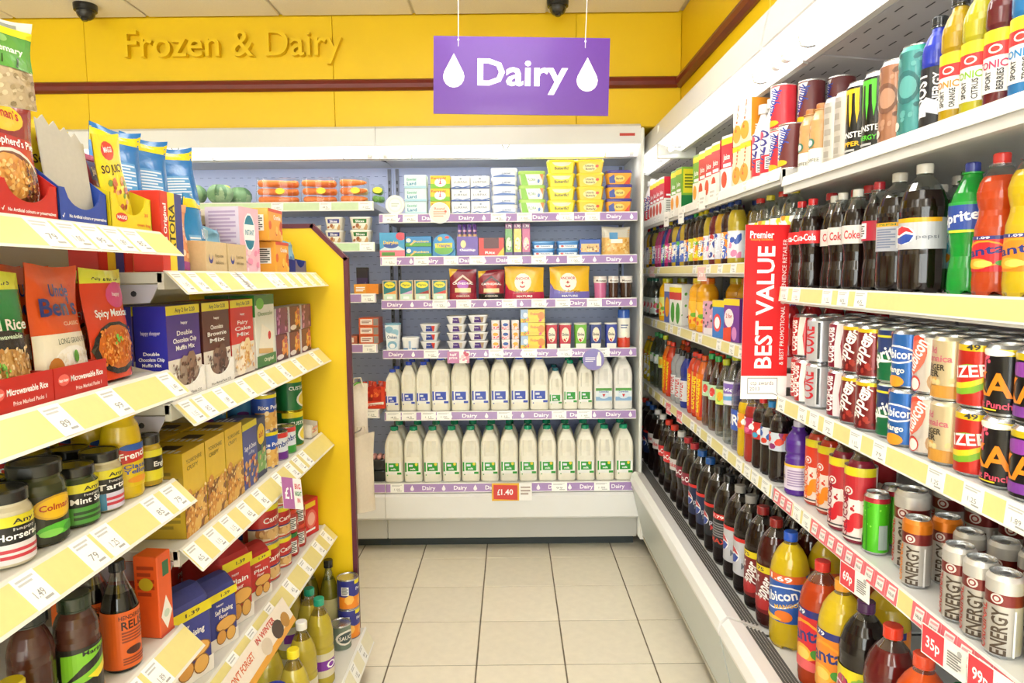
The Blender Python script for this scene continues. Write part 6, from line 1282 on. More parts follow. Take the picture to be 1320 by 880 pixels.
# hanging sachet and the small shelf above it
r = empty('display_ledge', 'shelf', 'grey ledge high at the top left corner of the photo', (-.60, .60, 1.80), PI / 2)
mb = MB(); mb.box(-.3, .215, 0, .2, -.035, -.01, '#c9c5bb', 'enamel', .002); mb.build('ledge_board', r); mb = MB(); mb.prism([(0, 0), (-.012, -.04), (-.006, -.04), (.006, 0)], 'x', -.3, .215, '#e0dcd0', 'enamel'); mb.build('price_rail', r)
mb = MB(); mb.box(-.3, -.28, .20, .52, -.035, -.015, '#b9b5ab', 'enamel'); mb.box(.19, .21, .20, .52, -.035, -.015, '#b9b5ab', 'enamel'); mb.build('arm', r)
ros = lambda a: (a.R(0, .0, 1, .42, '#b5a182'), a.S(0, 0, 1, .42, 60, .04, ['#a08c6a', '#c9b898', '#8a7858'], 2), a.R(0, .42, 1, .88, '#5a9c46'), a.R(0, .80, 1, .88, '#e2d82a'), a.T('Rosemary', .5, .64, .07, '#e8f0e0', w=.7), a.E(.5, .75, .09, .04, '#8ac070'), a.P([(.42, .46), (.45, .56), (.47, .56), (.45, .46)], '#2a4a24'), a.P([(.66, .44), (.72, .56), (.75, .55), (.7, .44)], '#2a4a24'), a.R(.25, .91, .75, .95, '#8d938f'))
put(pouch('herb_sachet', 'sachet', .075, .105, .012, '#d8d8d0', ros, stand=False), -.61, .868, 1.658, RL - .5, 'green rosemary sachet hanging from the grey ledge', 'at the top left')
# blue packs behind
def blu(a): a.R(0, .78, 1, .94, '#e8d422'); a.R(.2, .1, .8, .5, '#5a9ad0'); a.L(.22, .12, .78, .48, 8, '#cfe0f0'); a.P([(.0, .5), (.2, .62), (.1, .4)], '#8ac0e8')
bpk = pouch('rice_bag', 'rice', .135, .175, .06, '#2272b8', blu, stand=True, wob=.008, nu=12)
for px, rz, lab, X in ((150, -.55, 'upper blue rice bag furthest left', -1.01), (186, -.6, 'upper blue rice bag in the middle', -1.0), (228, -.75, 'upper blue rice bag leaning furthest right', -1.0)):
    put(bpk, X, yl_(px, X, 1.72), 1.653 + (.009 if 'lean' in lab else .003), RL + rz, lab, 'on the narrow high shelf', tilt=(-.03, -.1 if 'lean' in lab else .02))
# near second shelf: pouches
def fried(a): a.R(0, .86, 1, 1, '#dfe03a'); a.T('any 2 for 1.75', .5, .92, .05, '#333', w=.6); a.R(0, 0, 1, .46, '#cfa86a'); a.E(.5, .36, .7, .2, '#2c2a28'); a.E(.5, .22, .62, .2, '#d0a05c'); a.S(0, .03, 1, .42, 260, .03, ['#e2b878', '#d4a05a', '#f0d8a8', '#dcae68', '#c8904a'], 2); a.S(.1, .16, .5, .32, 26, .028, ['#6ab044', '#8cc850', '#5a9a38'], 5); a.T('Fried Rice', .5, .6, .08, '#f4f8f0', w=.8); a.T('Microwaveable', .5, .51, .035, '#d8ecd0', w=.6); a.E(.3, .72, .16, .07, '#4fae5c'); a.T('happy shopper', .3, .72, .03, '#e8f4e0', w=.26)
def uncle(a): a.R(0, 0, 1, .46, '#ece4cf'); a.E(.56, .2, .38, .16, '#f6f2ea'); a.S(.26, .08, .86, .3, 150, .026, ['#fbf8f2', '#ece4d4', '#f4ecdc', '#e6dcc8'], 4); a.E(.58, .27, .05, .05, '#5a9a3a'); a.E(.22, .18, .12, .1, '#b8742a'); a.E(.15, .08, .1, .08, '#c8843a'); a.T('Uncle', .5, .80, .095, '#27357c', w=.42); a.T("Ben's", .46, .67, .135, '#27357c', w=.72); a.T('CLASSIC', .6, .535, .03, '#f6c8a0', w=.34); a.T('LONG GRAIN RICE', .58, .40, .045, '#2a4a34', w=.6, b=False)
def spicy(a): a.R(0, .87, 1, 1, '#dfe03a'); a.T('Any 2 for 1.5', .5, .93, .05, '#333', w=.6); a.E(.68, .76, .24, .12, '#d84a86'); a.T('happy', .68, .77, .035, '#f8dce8', w=.2); a.T('Spicy Mexican', .55, .6, .065, '#fff', w=.8); a.E(.52, .28, .52, .24, '#242220'); a.E(.52, .29, .44, .2, '#c86a22'); a.S(.14, .13, .9, .45, 220, .028, ['#dc7c2a', '#d0681e', '#e8963c', '#c0541a', '#e8a04a'], 3); a.S(.4, .3, .62, .4, 8, .035, ['#5aa838', '#7ac04a'], 3)
rp = [pouch('rice_pouch', 'rice', .125, .19, .036, '#1f8a40', fried, seed=2), pouch('rice_pouch', 'rice', .129, .20, .036, '#e2581c', uncle, seed=3), pouch('rice_pouch', 'rice', .122, .195, .036, '#d8421c', spicy, seed=4)]
for k, (p, y, nm) in enumerate(zip(rp, (.968, 1.107, 1.243), ('green fried rice', 'orange and cream long grain rice', 'red orange spicy rice'))):
    for q in range(3): put(p, -.715 - .046 * q, y, ZN[1] + .004, RL, ['front ', 'second ', 'third '][q] + nm + ' pouch', LN[1], tilt=(-.06, 0))
def mrt(a): a.T('Microwaveable Rice', .6, .62, .2, '#fff', w=.62); a.T('Price Marked Packs 1', .62, .25, .13, '#f6d8d4', w=.5); a.E(.16, .62, .1, .2, '#e8685c'); a.T('happy shopper', .16, .62, .1, '#fff', w=.16)
mtr = tray('card_tray', 'tray', .137, .17, .05, .045, '#b5251f', None, mat='print'); 
mb = MB(); mb.box(-.0685, .0685, -.0865, -.085, 0, .048, '#c0281f', 'print'); o_ = mb.build('front_flap', mtr); o2 = MB(); mrt(Art(o2, plane_map(-.0865), .137, .045)); o2.build('front_print', mtr)
put(mtr, -.772, .968, ZN[1], RL, 'red card tray under the green rice pouches', LN[1]); put(mtr, -.772, 1.107, ZN[1], RL, 'red card tray under the cream rice pouches', LN[1])
# near third shelf: sauce jars
def hs(t, c, c2): return lambda a: (a.R(0, .78, 1, 1, '#e6dc2e'), a.T('Any 2', .55, .88, .1, '#333', w=.4), a.R(0, .0, 1, .42, c), a.T(t, .52, .58, .14, '#fff', w=.7), a.T('happy', .5, .72, .06, '#ccc', w=.3), a.L(.2, .08, .8, .34, 2, c2))
hr = jar('horseradish_jar', 'jar', .108, .036, '#d9d0b4', '#20211e', (.06, .68), hs('Horseradish', '#e6e0e4', '#c83a4a'))
mn = jar('mint_sauce_jar', 'jar', .098, .034, '#3a4a2c', '#20211e', (.06, .72), hs('Mint Sauce', '#4f9a3a', '#2a4a24'))
tt = jar('tartare_jar', 'jar', .104, .034, '#cfc6a4', '#20211e', (.04, .70), lambda a: (hs('Tartare', '#d8d4ea', '#c83a4a')(a), a.R(0, 0, .3, .42, '#3f86b4')))
em = jar('mustard_jar', 'jar', .098, .027, '#b89a18', '#2a2a26', (.12, .72), lambda a: (a.R(0, .0, 1, .34, '#d8cc22'), a.R(0, .78, 1, 1, '#d8cc22'), a.T('English', .62, .54, .16, '#e8e8e0', w=.5)), labc='#1a1a18')
cm = jar('mint_jelly_jar', 'jar', .125, .040, '#3c4224', '#23241f', (.04, .62), lambda a: (a.E(.5, .72, .3, .26, '#d8a82a', 18), a.E(.5, .72, .26, .22, '#f2c51e', 18), a.T("Colman's", .5, .74, .13, '#b8281c', w=.44), a.E(.5, .26, .26, .13, '#5ac03a'), a.E(.4, .2, .14, .08, '#8ad85a'), a.E(.66, .24, .12, .09, '#3a9a2a')), labc='#25291c', lidh=.16)
fm_ = bottle('mustard_bottle', 'bottle', .178, .035, 'squeeze', '#d9b80e', .97, '#e3c412', (.12, .56), lambda a: (a.P([(.2, .55), (.78, .62), (.74, .98), (.2, .9)], '#c82a24'), a.T("French's", .5, .76, .16, '#fff', w=.62, rot=6), a.E(.5, .93, .3, .09, '#2a5ab0'), a.T('Classic', .5, .48, .1, '#4a5aa0', w=.5), a.T('Yellow', .5, .36, .1, '#4a5aa0', w=.5), a.E(.5, .16, .2, .08, '#e8982a')), labc='#e2c214', lmat='gloss', capk=.5, caph=.16)
def lny(p, y, X, z, d, w_, rz=-.2): return put(p, X, y, z + .0005, RL + rz + jit(.05), d, w_)
def ln_(p, px, X, z, d, w_, rz=-.2): return put(p, X, yl_(px, X, z + .05), z + .0005, RL + rz + jit(.05), d, w_)
lny(hr, .965, -.722, ZN[2], 'white labelled horseradish jar at photo edge', LN[2]); lny(cm, 1.043, -.728, ZN[2], 'large dark green mint jar with yellow oval', LN[2]); lny(mn, 1.120, -.72, ZN[2], 'mint sauce jar with green label', LN[2]); lny(tt, 1.194, -.72, ZN[2], 'tartare sauce jar with blue and white label', LN[2]); lny(fm_, 1.266, -.722, ZN[2], 'yellow squeezy mustard bottle in front', LN[2]); lny(em, 1.335, -.712, ZN[2], 'small mustard jar with black and yellow label', LN[2])
for px, X, p, d in ((-20, -.81, mn, 'dark lidded sauce jar behind horseradish'), (50, -.815, hr, 'dark lidded sauce jar behind mint jelly'), (88, -.80, mn, 'dark lidded sauce jar behind mint sauce')): ln_(p, px, X, ZN[2], d, LN[2])
for px, X in ((118, -.80), (84, -.875), (46, -.885), (8, -.89)): ln_(fm_, px, X, ZN[2], 'yellow squeezy mustard bottle behind', LN[2])
# near fourth shelf
lem = empty('lemon_juice_bottle', 'bottle'); mb = MB(); mb.lathe([(.02, 0), (.03, .004), (.036, .03), (.036, .06), (.03, .085), (.017, .1), (.015, .107)], ('#ecd81c', 'gloss'), 24); mb.build('bottle_body', lem); mb = MB(); mb.lathe([(.017, .105), (.017, .128), (.015, .131)], ('#e6d020', 'gloss'), 20); mb.build('cap', lem)
ln_(lem, 20, -.722, ZN[3], 'yellow lemon shaped juice bottle', LN[3])
br = bottle('brown_sauce_bottle', 'bottle', .195, .032, 'straight', '#4a241a', .97, '#1e201e', (.05, .36), lambda a: (a.R(0, 0, 1, 1, '#d8d2c8'), a.E(.5, .5, .3, .3, '#8a2a2a')), lmat='gloss', capk=.8, caph=.11)
ln_(br, 56, -.745, ZN[3], 'brown sauce bottle with black lid', LN[3])
bq = bottle('barbecue_sauce_bottle', 'bottle', .192, .034, 'juice', '#4c2a20', .97, '#26301f', (.06, .58), lambda a: (a.P([(0, .35), (1, .6), (1, 1), (0, .9)], '#7cc02a'), a.P([(0, .4), (.9, .86), (.8, .95), (.3, .7)], '#1c1c18'), a.P([(.35, .5), (1, .78), (1, .64), (.5, .42)], '#e8d42a'), a.T('Marinade', .55, .9, .07, '#222', w=.5), a.T('Reggae', .6, .18, .12, '#e8a02a', w=.6)), labc='#1f1f1a', lmat='gloss', capk=.72, caph=.13)
ln_(bq, 98, -.718, ZN[3], 'barbecue sauce bottle with green and yellow label', LN[3])
hd = bottle('relish_bottle', 'bottle', .198, .0315, 'slim', '#140f0d', .72, '#16161a', (.03, .56), lambda a: (a.T('HENDERSONS', .5, .9, .07, '#4a1c10', w=.8), a.T('RELISH', .55, .76, .14, '#3a1810', w=.8), a.L(.15, .45, .85, .66, 4, '#8a3a18'), a.E(.45, .3, .22, .07, '#4a1c10'), a.L(.15, .06, .85, .2, 3, '#8a3a18')), labc='#e2641c', clear='#d8cfc6', capk=.42, caph=.1, arc=2.2)
ln_(hd, 157, -.716, ZN[3], 'black relish bottle with orange label in front', LN[3]); ln_(hd, 122, -.785, ZN[3], 'black relish bottle half hidden behind the other', LN[3])
tb_ = carton('hot_sauce_box', 'carton', .045, .05, .165, '#e25a1e', lambda a: (a.R(.35, .72, .8, .9, '#2f6a44'), a.P([(.5, .06), (.9, .25), (.5, .48), (.1, .25)], '#f2efe6'), a.E(.5, .26, .2, .05, '#c8d8c8'), a.R(0, 0, 1, .03, '#c83a1e')), left=lambda a: (a.L(.15, .5, .85, .9, 5, '#a83a14'), a.E(.5, .66, .3, .08, '#c8b42a')))
put(tb_, -.715, 1.336, ZN[3], RL - .1, 'orange hot sauce carton with white diamond', LN[3])
ln_(hd, 92, -.86, ZN[3], 'dark bottle at the back of the shelf', LN[3])

# far top shelf
atr = lambda a: (a.R(0, 0, .34, 1, '#d8382a'), a.R(.34, 0, .66, 1, '#f0d42a'), a.R(.66, 0, 1, 1, '#3a3f86'), a.T('ATORA', .5, .55, .26, '#222', w=.62, rot=90), a.T('The Original', .17, .55, .14, '#fff', w=.6, rot=90))
at_ = carton('suet_box', 'carton', .09, .06, .160, '#d8382a', atr)
at_.rotation_euler = (0, 0, 0)
put(at_, -.722, 1.447, ZF[0], RL, 'upright red, yellow and blue suet box', LF[0])
for k in range(5): put(at_, -.84, 1.43 + .095 * k, ZF[0], RL, 'suet box in the row behind', LF[0])
sf = pouch('stuffing_sachet', 'sachet', .085, .15, .02, '#e0956a', lambda a: (a.S(.1, .2, .9, .8, 26, .08, ['#f0b88a', '#d87a4a', '#f4d8b8'], 2), a.R(0, 0, 1, .12, '#9a3a8a'), a.R(0, .88, 1, 1, '#e8a87a')), stand=True)
put(sf, -.728, 1.545, ZF[0] + .006, RL - .1, 'orange pouch leaning beside the suet box', LF[0], tilt=(-.1, .1))
kt = tray('kraft_display_tray', 'tray', .115, .13, .075, .07, '#cdb488', None); a = MB(); A = Art(a, plane_map(-.066), .115, .07); A.o = .002; A.E(.22, .45, .1, .17, '#3a3f8e'); A.E(.22, .52, .07, .12, '#cdb488'); A.T('If you love', .62, .55, .12, '#6a5a3a', w=.4, b=False); A.T('delicious', .62, .33, .12, '#6a5a3a', w=.4, b=False)
mb = MB(); mb.box(-.0575, .0575, -.067, -.065, 0, .07, '#d2ba90', 'card'); mb.build('front_flap', kt); a2 = MB(); A2 = Art(a2, plane_map(-.067), .115, .07); A2.E(.22, .45, .1, .17, '#3a3f8e'); A2.E(.22, .52, .07, .12, '#d2ba90'); A2.T('If you love', .62, .55, .12, '#6a5a3a', w=.4, b=False); A2.T('delicious', .62, .33, .12, '#6a5a3a', w=.4, b=False); a2.build('front_print', kt)
put(kt, -.755, 1.65, ZF[0], RL, 'kraft card display tray below blue rice bags', LF[0]); put(kt, -.755, 1.775, ZF[0], RL, 'kraft card display tray holding silver blue pouches', LF[0])
lb_ = pouch('rice_bag', 'rice', .10, .155, .045, '#2a86c4', lambda a: (a.R(0, .82, 1, .94, '#e8d422'), a.T('Rice', .72, .45, .14, '#e8f2f8', w=.3), a.R(.1, .1, .5, .42, '#6aaad8'), a.L(.12, .12, .48, .4, 6, '#dfeaf4')), stand=True, wob=.006, seed=9)
for k in range(2): put(lb_, -.742 - .053 * k, 1.65, ZF[0] + .02, RL, ['front', 'rear'][k] + ' short blue rice bag in kraft tray', LF[0])
sv = pouch('dessert_pouch', 'pouch', .092, .10, .045, '#7ab0d0', lambda a: (a.S(0, 0, 1, 1, 8, .2, ['#5a96c8', '#b8d8e8', '#4a7ab0'], 3),), stand=True, wob=.008, seed=4)
put(sv, -.755, 1.775, ZF[0] + .012, RL, 'silver blue pouch in the second kraft tray', LF[0]); 
af = carton('milk_powder_box', 'carton', .10, .095, .172, '#d9c2d4', lambda a: (a.R(0, 0, 1, 1, '#eab6c6'), a.E(.5, .62, .3, .3, '#f4f0f4'), a.E(.5, .62, .27, .27, '#2a7f9c'), a.P([(.22, .5), (.78, .5), (.78, .74), (.22, .74)], '#f6f4f2'), a.T('INSTANT', .5, .62, .08, '#2a7f9c', w=.46), a.S(.05, .0, .95, .35, 10, .1, ['#f0d4dc', '#e890b0'], 2)), left=lambda a: (a.R(0, 0, 1, 1, '#cfc6dc'), a.L(.1, .3, .9, .95, 12, '#a898c0')))
put(af, -.748, 1.905, ZF[0], RL - .15, 'tall pink and white powder box', LF[0])
cr2 = carton('crumble_box', 'carton', .12, .07, .091, '#f0a83a', lambda a: (a.S(.05, .05, .95, .6, 10, .1, ['#f6c86a', '#e2602a', '#c84a2a'], 3), a.R(0, .9, 1, 1, '#d8482a'), a.T('Crumble', .6, .75, .14, '#fff', w=.5)), left=lambda a: (a.R(.2, .3, .8, .8, '#f0f0ec'), a.L(.25, .32, .75, .78, 7, '#333')))
for k in range(2): put(cr2, -.725, 2.13 - .05 * k, ZF[0] + k * .0925, RL, ['lower', 'upper'][k] + ' orange dessert mix box', LF[0])
put(sv, -.742, 2.32, ZF[0] + .006, RL - .1, 'silver blue pouch above navy tray', LF[0]); nt_ = tray('navy_tray', 'tray', .12, .1, .06, .04, '#2d3a86', None, mat='print'); put(nt_, -.742, 2.32, ZF[0], RL, 'navy card tray at the far end', LF[0])
# far second shelf
def mix(c, t, cols, tc='#fff'): return lambda a: (a.R(0, 0, 1, .42, '#e6ded2'), a.R(0, .9, 1, 1, '#e8d81c'), a.T('Any 2 for 2.20', .55, .95, .045, '#333', w=.6), a.E(.5, .8, .14, .05, c), a.T('happy', .5, .81, .03, '#fff', w=.2), a.T(t[0], .5, .70, .05, tc, w=.46), a.T(t[1], .5, .62, .05, tc, w=.7), a.T(t[2], .5, .54, .05, tc, w=.56), a.S(.1, .06, .92, .38, 12, .15, cols, 3), a.S(.1, .06, .92, .38, 90, .03, cols, 7))
def mixbox(c, c2, t, cols): return carton('baking_mix_box', 'carton', .15, .065, .19, c, mix(c, t, cols), left=lambda a: (a.R(0, 0, 1, 1, c2), a.T('happy shopper', .5, .72, .04, '#cfc8e8', w=.6), a.T(t[0], .5, .5, .035, '#fff', w=.5), a.T(t[1], .5, .44, .035, '#fff', w=.8), a.T(t[2], .5, .38, .035, '#fff', w=.6)))
BMX = [(mixbox('#4a2f8e', '#2a2a9c', ('Double', 'Chocolate Chip', 'Muffin Mix'), ['#6a4a38', '#8a6a54', '#4a3024', '#a08a78']), 1.47, 'purple chocolate muffin mix box'), (mixbox('#5a2a22', '#4a2018', ('Chocolate', 'Brownie', 'Mix'), ['#4a2c20', '#6a4434', '#3a2018', '#8a6a5a']), 1.632, 'brown brownie mix box'), (mixbox('#d8281e', '#b8201a', ('Fairy', 'Cake', 'Mix'), ['#e8b05a', '#f4d8a0', '#d8924a', '#fbeed8']), 1.79, 'red fairy cake mix box')]
for p, y, d in BMX:
    for q in range(2): put(p, -.722 - .069 * q, y, ZF[1] + .003, RL, ['front ', 'rear '][q] + d, LF[1])
ch_ = carton('cheesecake_mix_box', 'carton', .15, .065, .198, '#e9ece0', lambda a: (a.R(0, .86, 1, 1, '#2f7a34'), a.E(.25, .88, .2, .08, '#6ac03a'), a.T('Cheesecake', .5, .74, .06, '#5a8a4a', w=.76, b=False), a.P([(.1, .25), (.85, .2), (.9, .45), (.3, .6)], '#f4eedc'), a.P([(.1, .2), (.85, .15), (.85, .22), (.1, .27)], '#d8b070'), a.E(.68, .42, .08, .06, '#d82a2a'), a.R(0, 0, 1, .16, '#2f7a34'), a.T('Original', .6, .09, .05, '#e8f0d0', w=.5)), left=lambda a: a.R(0, .7, 1, 1, '#3a8a3c'))
for q in range(2): put(ch_, -.722 - .069 * q, 1.957, ZF[1] + .003, RL, ['front ', 'rear '][q] + 'white and green cheesecake mix box', LF[1])
dt = tray('white_display_tray', 'tray', .157, .145, .09, .055, '#efece6', lambda a: a.T('Price Marked Packs 2.20', .5, .14, .1, '#7a7a78', w=.7), mat='card')
for y in (1.47, 1.632): put(dt, -.756, y, ZF[1], RL, 'white card tray under %s boxes' % ('muffin mix' if y < 1.5 else 'brownie mix'), LF[1])
pc = carton('pudding_pack', 'carton', .105, .06, .078, '#6a2348', lambda a: (a.R(.0, .0, 1, .2, '#521a38'), a.P([(.5, .15), (.95, .3), (.95, .9), (.5, .75)], '#e2823a'), a.S(.5, .2, .95, .85, 10, .09, ['#f0a85a', '#c05a6a', '#e8c87a'], 2), a.E(.3, .15, .3, .1, '#e8e0e4')), left=lambda a: (a.R(0, 0, 1, 1, '#e2dcdc'), a.L(.1, .1, .9, .9, 6, '#9a7a9a')), top=lambda a: a.R(.05, .05, .95, .95, '#e6e2e0'))
pc2 = carton('pudding_pack', 'carton', .105, .06, .078, '#7a2a6a', lambda a: (a.S(.05, .05, .95, .95, 12, .1, ['#a85aa0', '#5a1a4a', '#c88ac0'], 4),), left=lambda a: a.R(0, 0, 1, 1, '#d8d2d6'), top=lambda a: a.R(.05, .05, .95, .95, '#e6e2e0'))
for k, y in enumerate((2.10, 2.225, 2.35)):
    for t in range(2): put(pc if (k + t) % 2 == 0 or t == 0 else pc2, -.722, y + .01 * t, ZF[1] + .079 * t, RL, ['lower', 'upper'][t] + ' purple pudding pack', LF[1])
# far third shelf: stuffing boxes and tins
stf = lambda t: carton('roast_potato_box', 'carton', .105, .10, .183, '#e0b91c', lambda a: (a.R(0, .5, 1, 1, '#e8c222'), a.T(t, .5, .88, .05, '#4a3a10', w=.7, b=False), a.T('CRISPY', .42, .8, .05, '#4a3a10', w=.5, b=False), a.R(0, 0, 1, .46, '#8a5a24'), a.S(.0, .0, 1, .5, 26, .15, ['#e0a040', '#d8922e', '#e8b858', '#c88428'], 5), a.S(.0, .02, 1, .5, 60, .04, ['#f0c870', '#e8b050', '#b87428', '#f6dc98'], 2)), left=lambda a: (a.R(0, 0, 1, 1, '#b8981a'), a.L(.1, .1, .9, .8, 10, '#8a7414')), top=lambda a: (a.R(.3, .3, .7, .7, '#3a2c10'), a.L(.05, .1, .3, .9, 6, '#f4efe0')))
s1 = stf('YORKSHIRE')
for k, y in enumerate((1.488, 1.597, 1.706)):
    put(s1, -.742, y, ZF[2], RL, 'front yellow stuffing box', LF[2])
    put(s1, -.848, y, ZF[2], RL, 'rear yellow stuffing box', LF[2])
sg = carton('sage_stuffing_box', 'carton', .10, .10, .172, '#3f4a9c', lambda a: (a.R(0, .9, 1, 1, '#e8d81c'), a.T('Sage & Onion', .5, .62, .07, '#f0f0f8', w=.8), a.T('stuffing', .55, .53, .05, '#d8dcf0', w=.4, b=False), a.S(0, .02, 1, .45, 40, .08, ['#b8783a', '#d89a5a', '#8a5a2a', '#c85a3a', '#e8c08a'], 3)), left=lambda a: a.R(0, 0, 1, 1, '#8a8a2a'), top=lambda a: (a.R(0, .0, 1, .3, '#c8b81c'), a.L(.1, .4, .9, .9, 4, '#e8e8f0')))
put(sg, -.742, 1.812, ZF[2], RL, 'blue sage and onion stuffing box', LF[2])
for k in range(4): put(sg, -.955, 1.46 + .104 * k, ZF[2], RL, 'dark blue box', LF[2] + ' at the back')
gv = carton('gravy_box', 'carton', .078, .09, .165, '#23305a', lambda a: (a.E(.5, .72, .36, .18, '#f2cf2a'), a.T('ah!', .5, .72, .1, '#b8281c', w=.4), a.R(.1, .1, .9, .45, '#7ab05a'), a.S(.1, .1, .9, .5, 12, .1, ['#c8d8a8', '#5a8a4a', '#d8b07a'], 2)))
put(gv, -.742, 1.905, ZF[2], RL, 'dark blue gravy box with yellow oval', LF[2])
am = lambda H, R, t: tin('custard_tin', 'tin', H, R, '#4f9cd4', lambda a: (a.R(0, 0, 1, .22, '#2f4fb0'), a.S(0, .22, 1, .34, 14, .07, ['#5aa048', '#7ac060', '#3a7a34'], 3), a.P([(.5, .55), (1.0, .62), (1.0, .84), (.5, .78)], '#f6f6f4'), a.T('Ambrosia', .75, .7, .14, '#24308c', w=.5, rot=4), a.T(t, .5, .1, .1, '#fff', w=.5), a.E(.2, .45, .12, .07, '#8a4aa0')), bands=((.9, .97, '#d83a30'),))
A1 = am(.105, .045, 'Rice Pudding')
for t in range(2):
    put(A1, -.80, 2.055, ZF[2] + .106 * t, RL - .3, ['lower', 'upper'][t] + ' large light blue tin', LF[2]); put(A1, -.86, 1.955, ZF[2] + .106 * t, RL - .3, ['lower', 'upper'][t] + ' light blue tin in the back row', LF[2])
ch2 = tin('rice_pudding_tin', 'tin', .108, .035, '#2d54b4', lambda a: (a.R(0, .05, 1, .5, '#e0b05a'), a.S(0, .05, 1, .5, 30, .06, ['#e8c88a', '#d09a4a', '#f4e0b0'], 2), a.T('Rice Pudding', .5, .64, .1, '#fff', w=.8), a.R(0, .88, 1, .97, '#e8d81c')), bands=())
for t in range(2): put(ch2, -.722, 2.005, ZF[2] + .109 * t, RL - .4, ['lower', 'upper'][t] + ' blue and yellow rice pudding tin', LF[2])
bd = tin('custard_powder_tin', 'tin', .114, .042, '#16703a', lambda a: (a.R(0, .82, 1, .97, '#e8d41c'), a.T('CUSTARD', .5, .66, .1, '#f2f4ee', w=.6), a.E(.72, .32, .34, .24, '#f2f0e8', 18), a.E(.72, .32, .28, .19, '#f4d84a', 18), a.E(.78, .32, .2, .13, '#f8e88a')), rim='#d8c83a')
for t in range(2): put(bd, -.735, 2.275, ZF[2] + .115 * t, RL - .3, ['lower', 'upper'][t] + ' green custard powder tin', LF[2])
sm = lambda c: tin('dessert_tin', 'tin', .085, .034, '#dfe6ee', lambda a: (a.T('Ambrosia', .5, .6, .2, '#24408c', w=.84, rot=8), a.R(0, 0, 1, .3, c), a.R(0, .8, 1, .97, '#cf3a34')))
put(sm('#6a2a8c'), -.718, 2.09, ZF[2], RL - .4, 'small white tin with purple base', LF[2]); put(sm('#3a9a3a'), -.718, 2.17, ZF[2], RL - .4, 'small white tin with green base', LF[2])
bt = tray('brown_card_tray', 'tray', .075, .16, .07, .045, '#e6dccb', lambda a: a.L(.1, .3, .9, .8, 2, '#d88a8a')); put(bt, -.765, 2.385, ZF[2], RL, 'open card tray beside the yellow end panel', LF[2])
# far fourth shelf: flour bags, custard creams tins, small pots
def flr(c, t): return lambda a: (a.R(0, .0, 1, .22, '#efe9e0'), a.R(0, .86, 1, 1, '#e8d81c'), a.T('1.39', .6, .93, .05, '#333', w=.3), a.T('happy', .4, .78, .035, '#f4e8e8', w=.24), a.T(t, .52, .66, .08, '#f8f2f0', w=.6), a.T('Flour', .5, .56, .06, '#f8e8e8', w=.3), a.E(.58, .40, .36, .12, '#8a5a2a'), a.E(.58, .405, .33, .105, '#e0a850'), a.E(.4, .2, .17, .13, '#8a5a2a'), a.E(.4, .2, .15, .115, '#d89a48'), a.E(.72, .19, .17, .13, '#8a5a2a'), a.E(.72, .19, .15, .115, '#e0aa55'))
fb = bag('flour_bag', 'flour', .14, .10, .215, '#d5d0e0', '#3a3f90', None); 
for q in list(fb.children): bpy.data.objects.remove(q)
bpy.data.objects.remove(fb)
blueF = bag('flour_bag', 'flour', .135, .10, .20, '#3d4394', '#4a4f9c', flr('#3d4394', 'Self Raising'), seed=2); blueS = bag('flour_bag', 'flour', .095, .085, .165, '#3d4394', '#464b9a', flr('#3d4394', 'Self Raising'), seed=3)
redF = bag('flour_bag', 'flour', .105, .14, .205, '#c93636', '#b02a2c', flr('#c93636', 'Plain'), seed=4); redS = bag('flour_bag', 'flour', .09, .08, .145, '#c93636', '#c23032', flr('#c93636', 'Plain'), seed=5)
put(blueF, -.757, 1.478, ZF[3], RL - .4, 'large blue self raising flour bag', LF[3]); put(blueS, -.74, 1.63, ZF[3], RL - .4, 'small blue self raising flour bag', LF[3]); put(blueF, -.90, 1.45, ZF[3], RL, 'blue flour bag behind another', LF[3])
put(redF, -.772, 1.755, ZF[3], RL - .4, 'large red plain flour bag', LF[3]); put(redS, -.74, 1.885, ZF[3], RL - .4, 'small red plain flour bag', LF[3]); put(redF, -.945, 1.60, ZF[3], RL, 'red flour bag behind another', LF[3]); put(redF, -.945, 1.78, ZF[3], RL, 'red flour bag behind another', LF[3])
cn = lambda H, R: tin('carnation_milk_tin', 'tin', H, R, '#c8302c', lambda a: (a.R(0, .08, 1, .38, '#e8d8c0'), a.E(.5, .24, .36, .12, '#c89a5a'), a.S(.2, .12, .85, .36, 16, .08, ['#e0b878', '#a8703a', '#f0dcb0'], 3), a.R(0, .38, 1, .42, '#2a2f7c'), a.E(.7, .62, .34, .18, '#b8201e'), a.T('Carnation', .62, .64, .14, '#f8f0ea', w=.66, rot=6), a.R(0, .84, 1, .97, '#e8d81c')))
c1, c2 = cn(.115, .05), cn(.095, .04)
put(c1, -.745, 2.0, ZF[3], RL - .4, 'lower large red condensed milk tin', LF[3]); put(c1, -.745, 2.0, ZF[3] + .116, RL - .4, 'upper large red condensed milk tin', LF[3])
for t in range(3): put(c2, -.73, 2.095, ZF[3] + .096 * t, RL - .4, ['lower', 'middle', 'upper'][t] + ' small red condensed milk tin', LF[3])
pot = lambda c: jar('dessert_pot', 'jar', .075, .032, '#b9302c', c, (.1, .75), lambda a: (a.R(.1, .1, .5, .9, '#f0f0ec'), a.L(.12, .15, .48, .85, 6, '#333'), a.E(.75, .5, .2, .3, '#f0d8d0')), labc='#b02a28')
q1, q2 = pot('#d8402c'), pot('#2f7a3a')
for k, y in enumerate((2.17, 2.25)): put(q2 if k == 0 else q1, -.722, y, ZF[3], RL - .3, 'lower small %s lidded pot' % ['green', 'red'][k], LF[3]); put(q1, -.722, y, ZF[3] + .076, RL - .3, 'upper small red lidded pot above %s lid' % ['green', 'red'][k], LF[3])
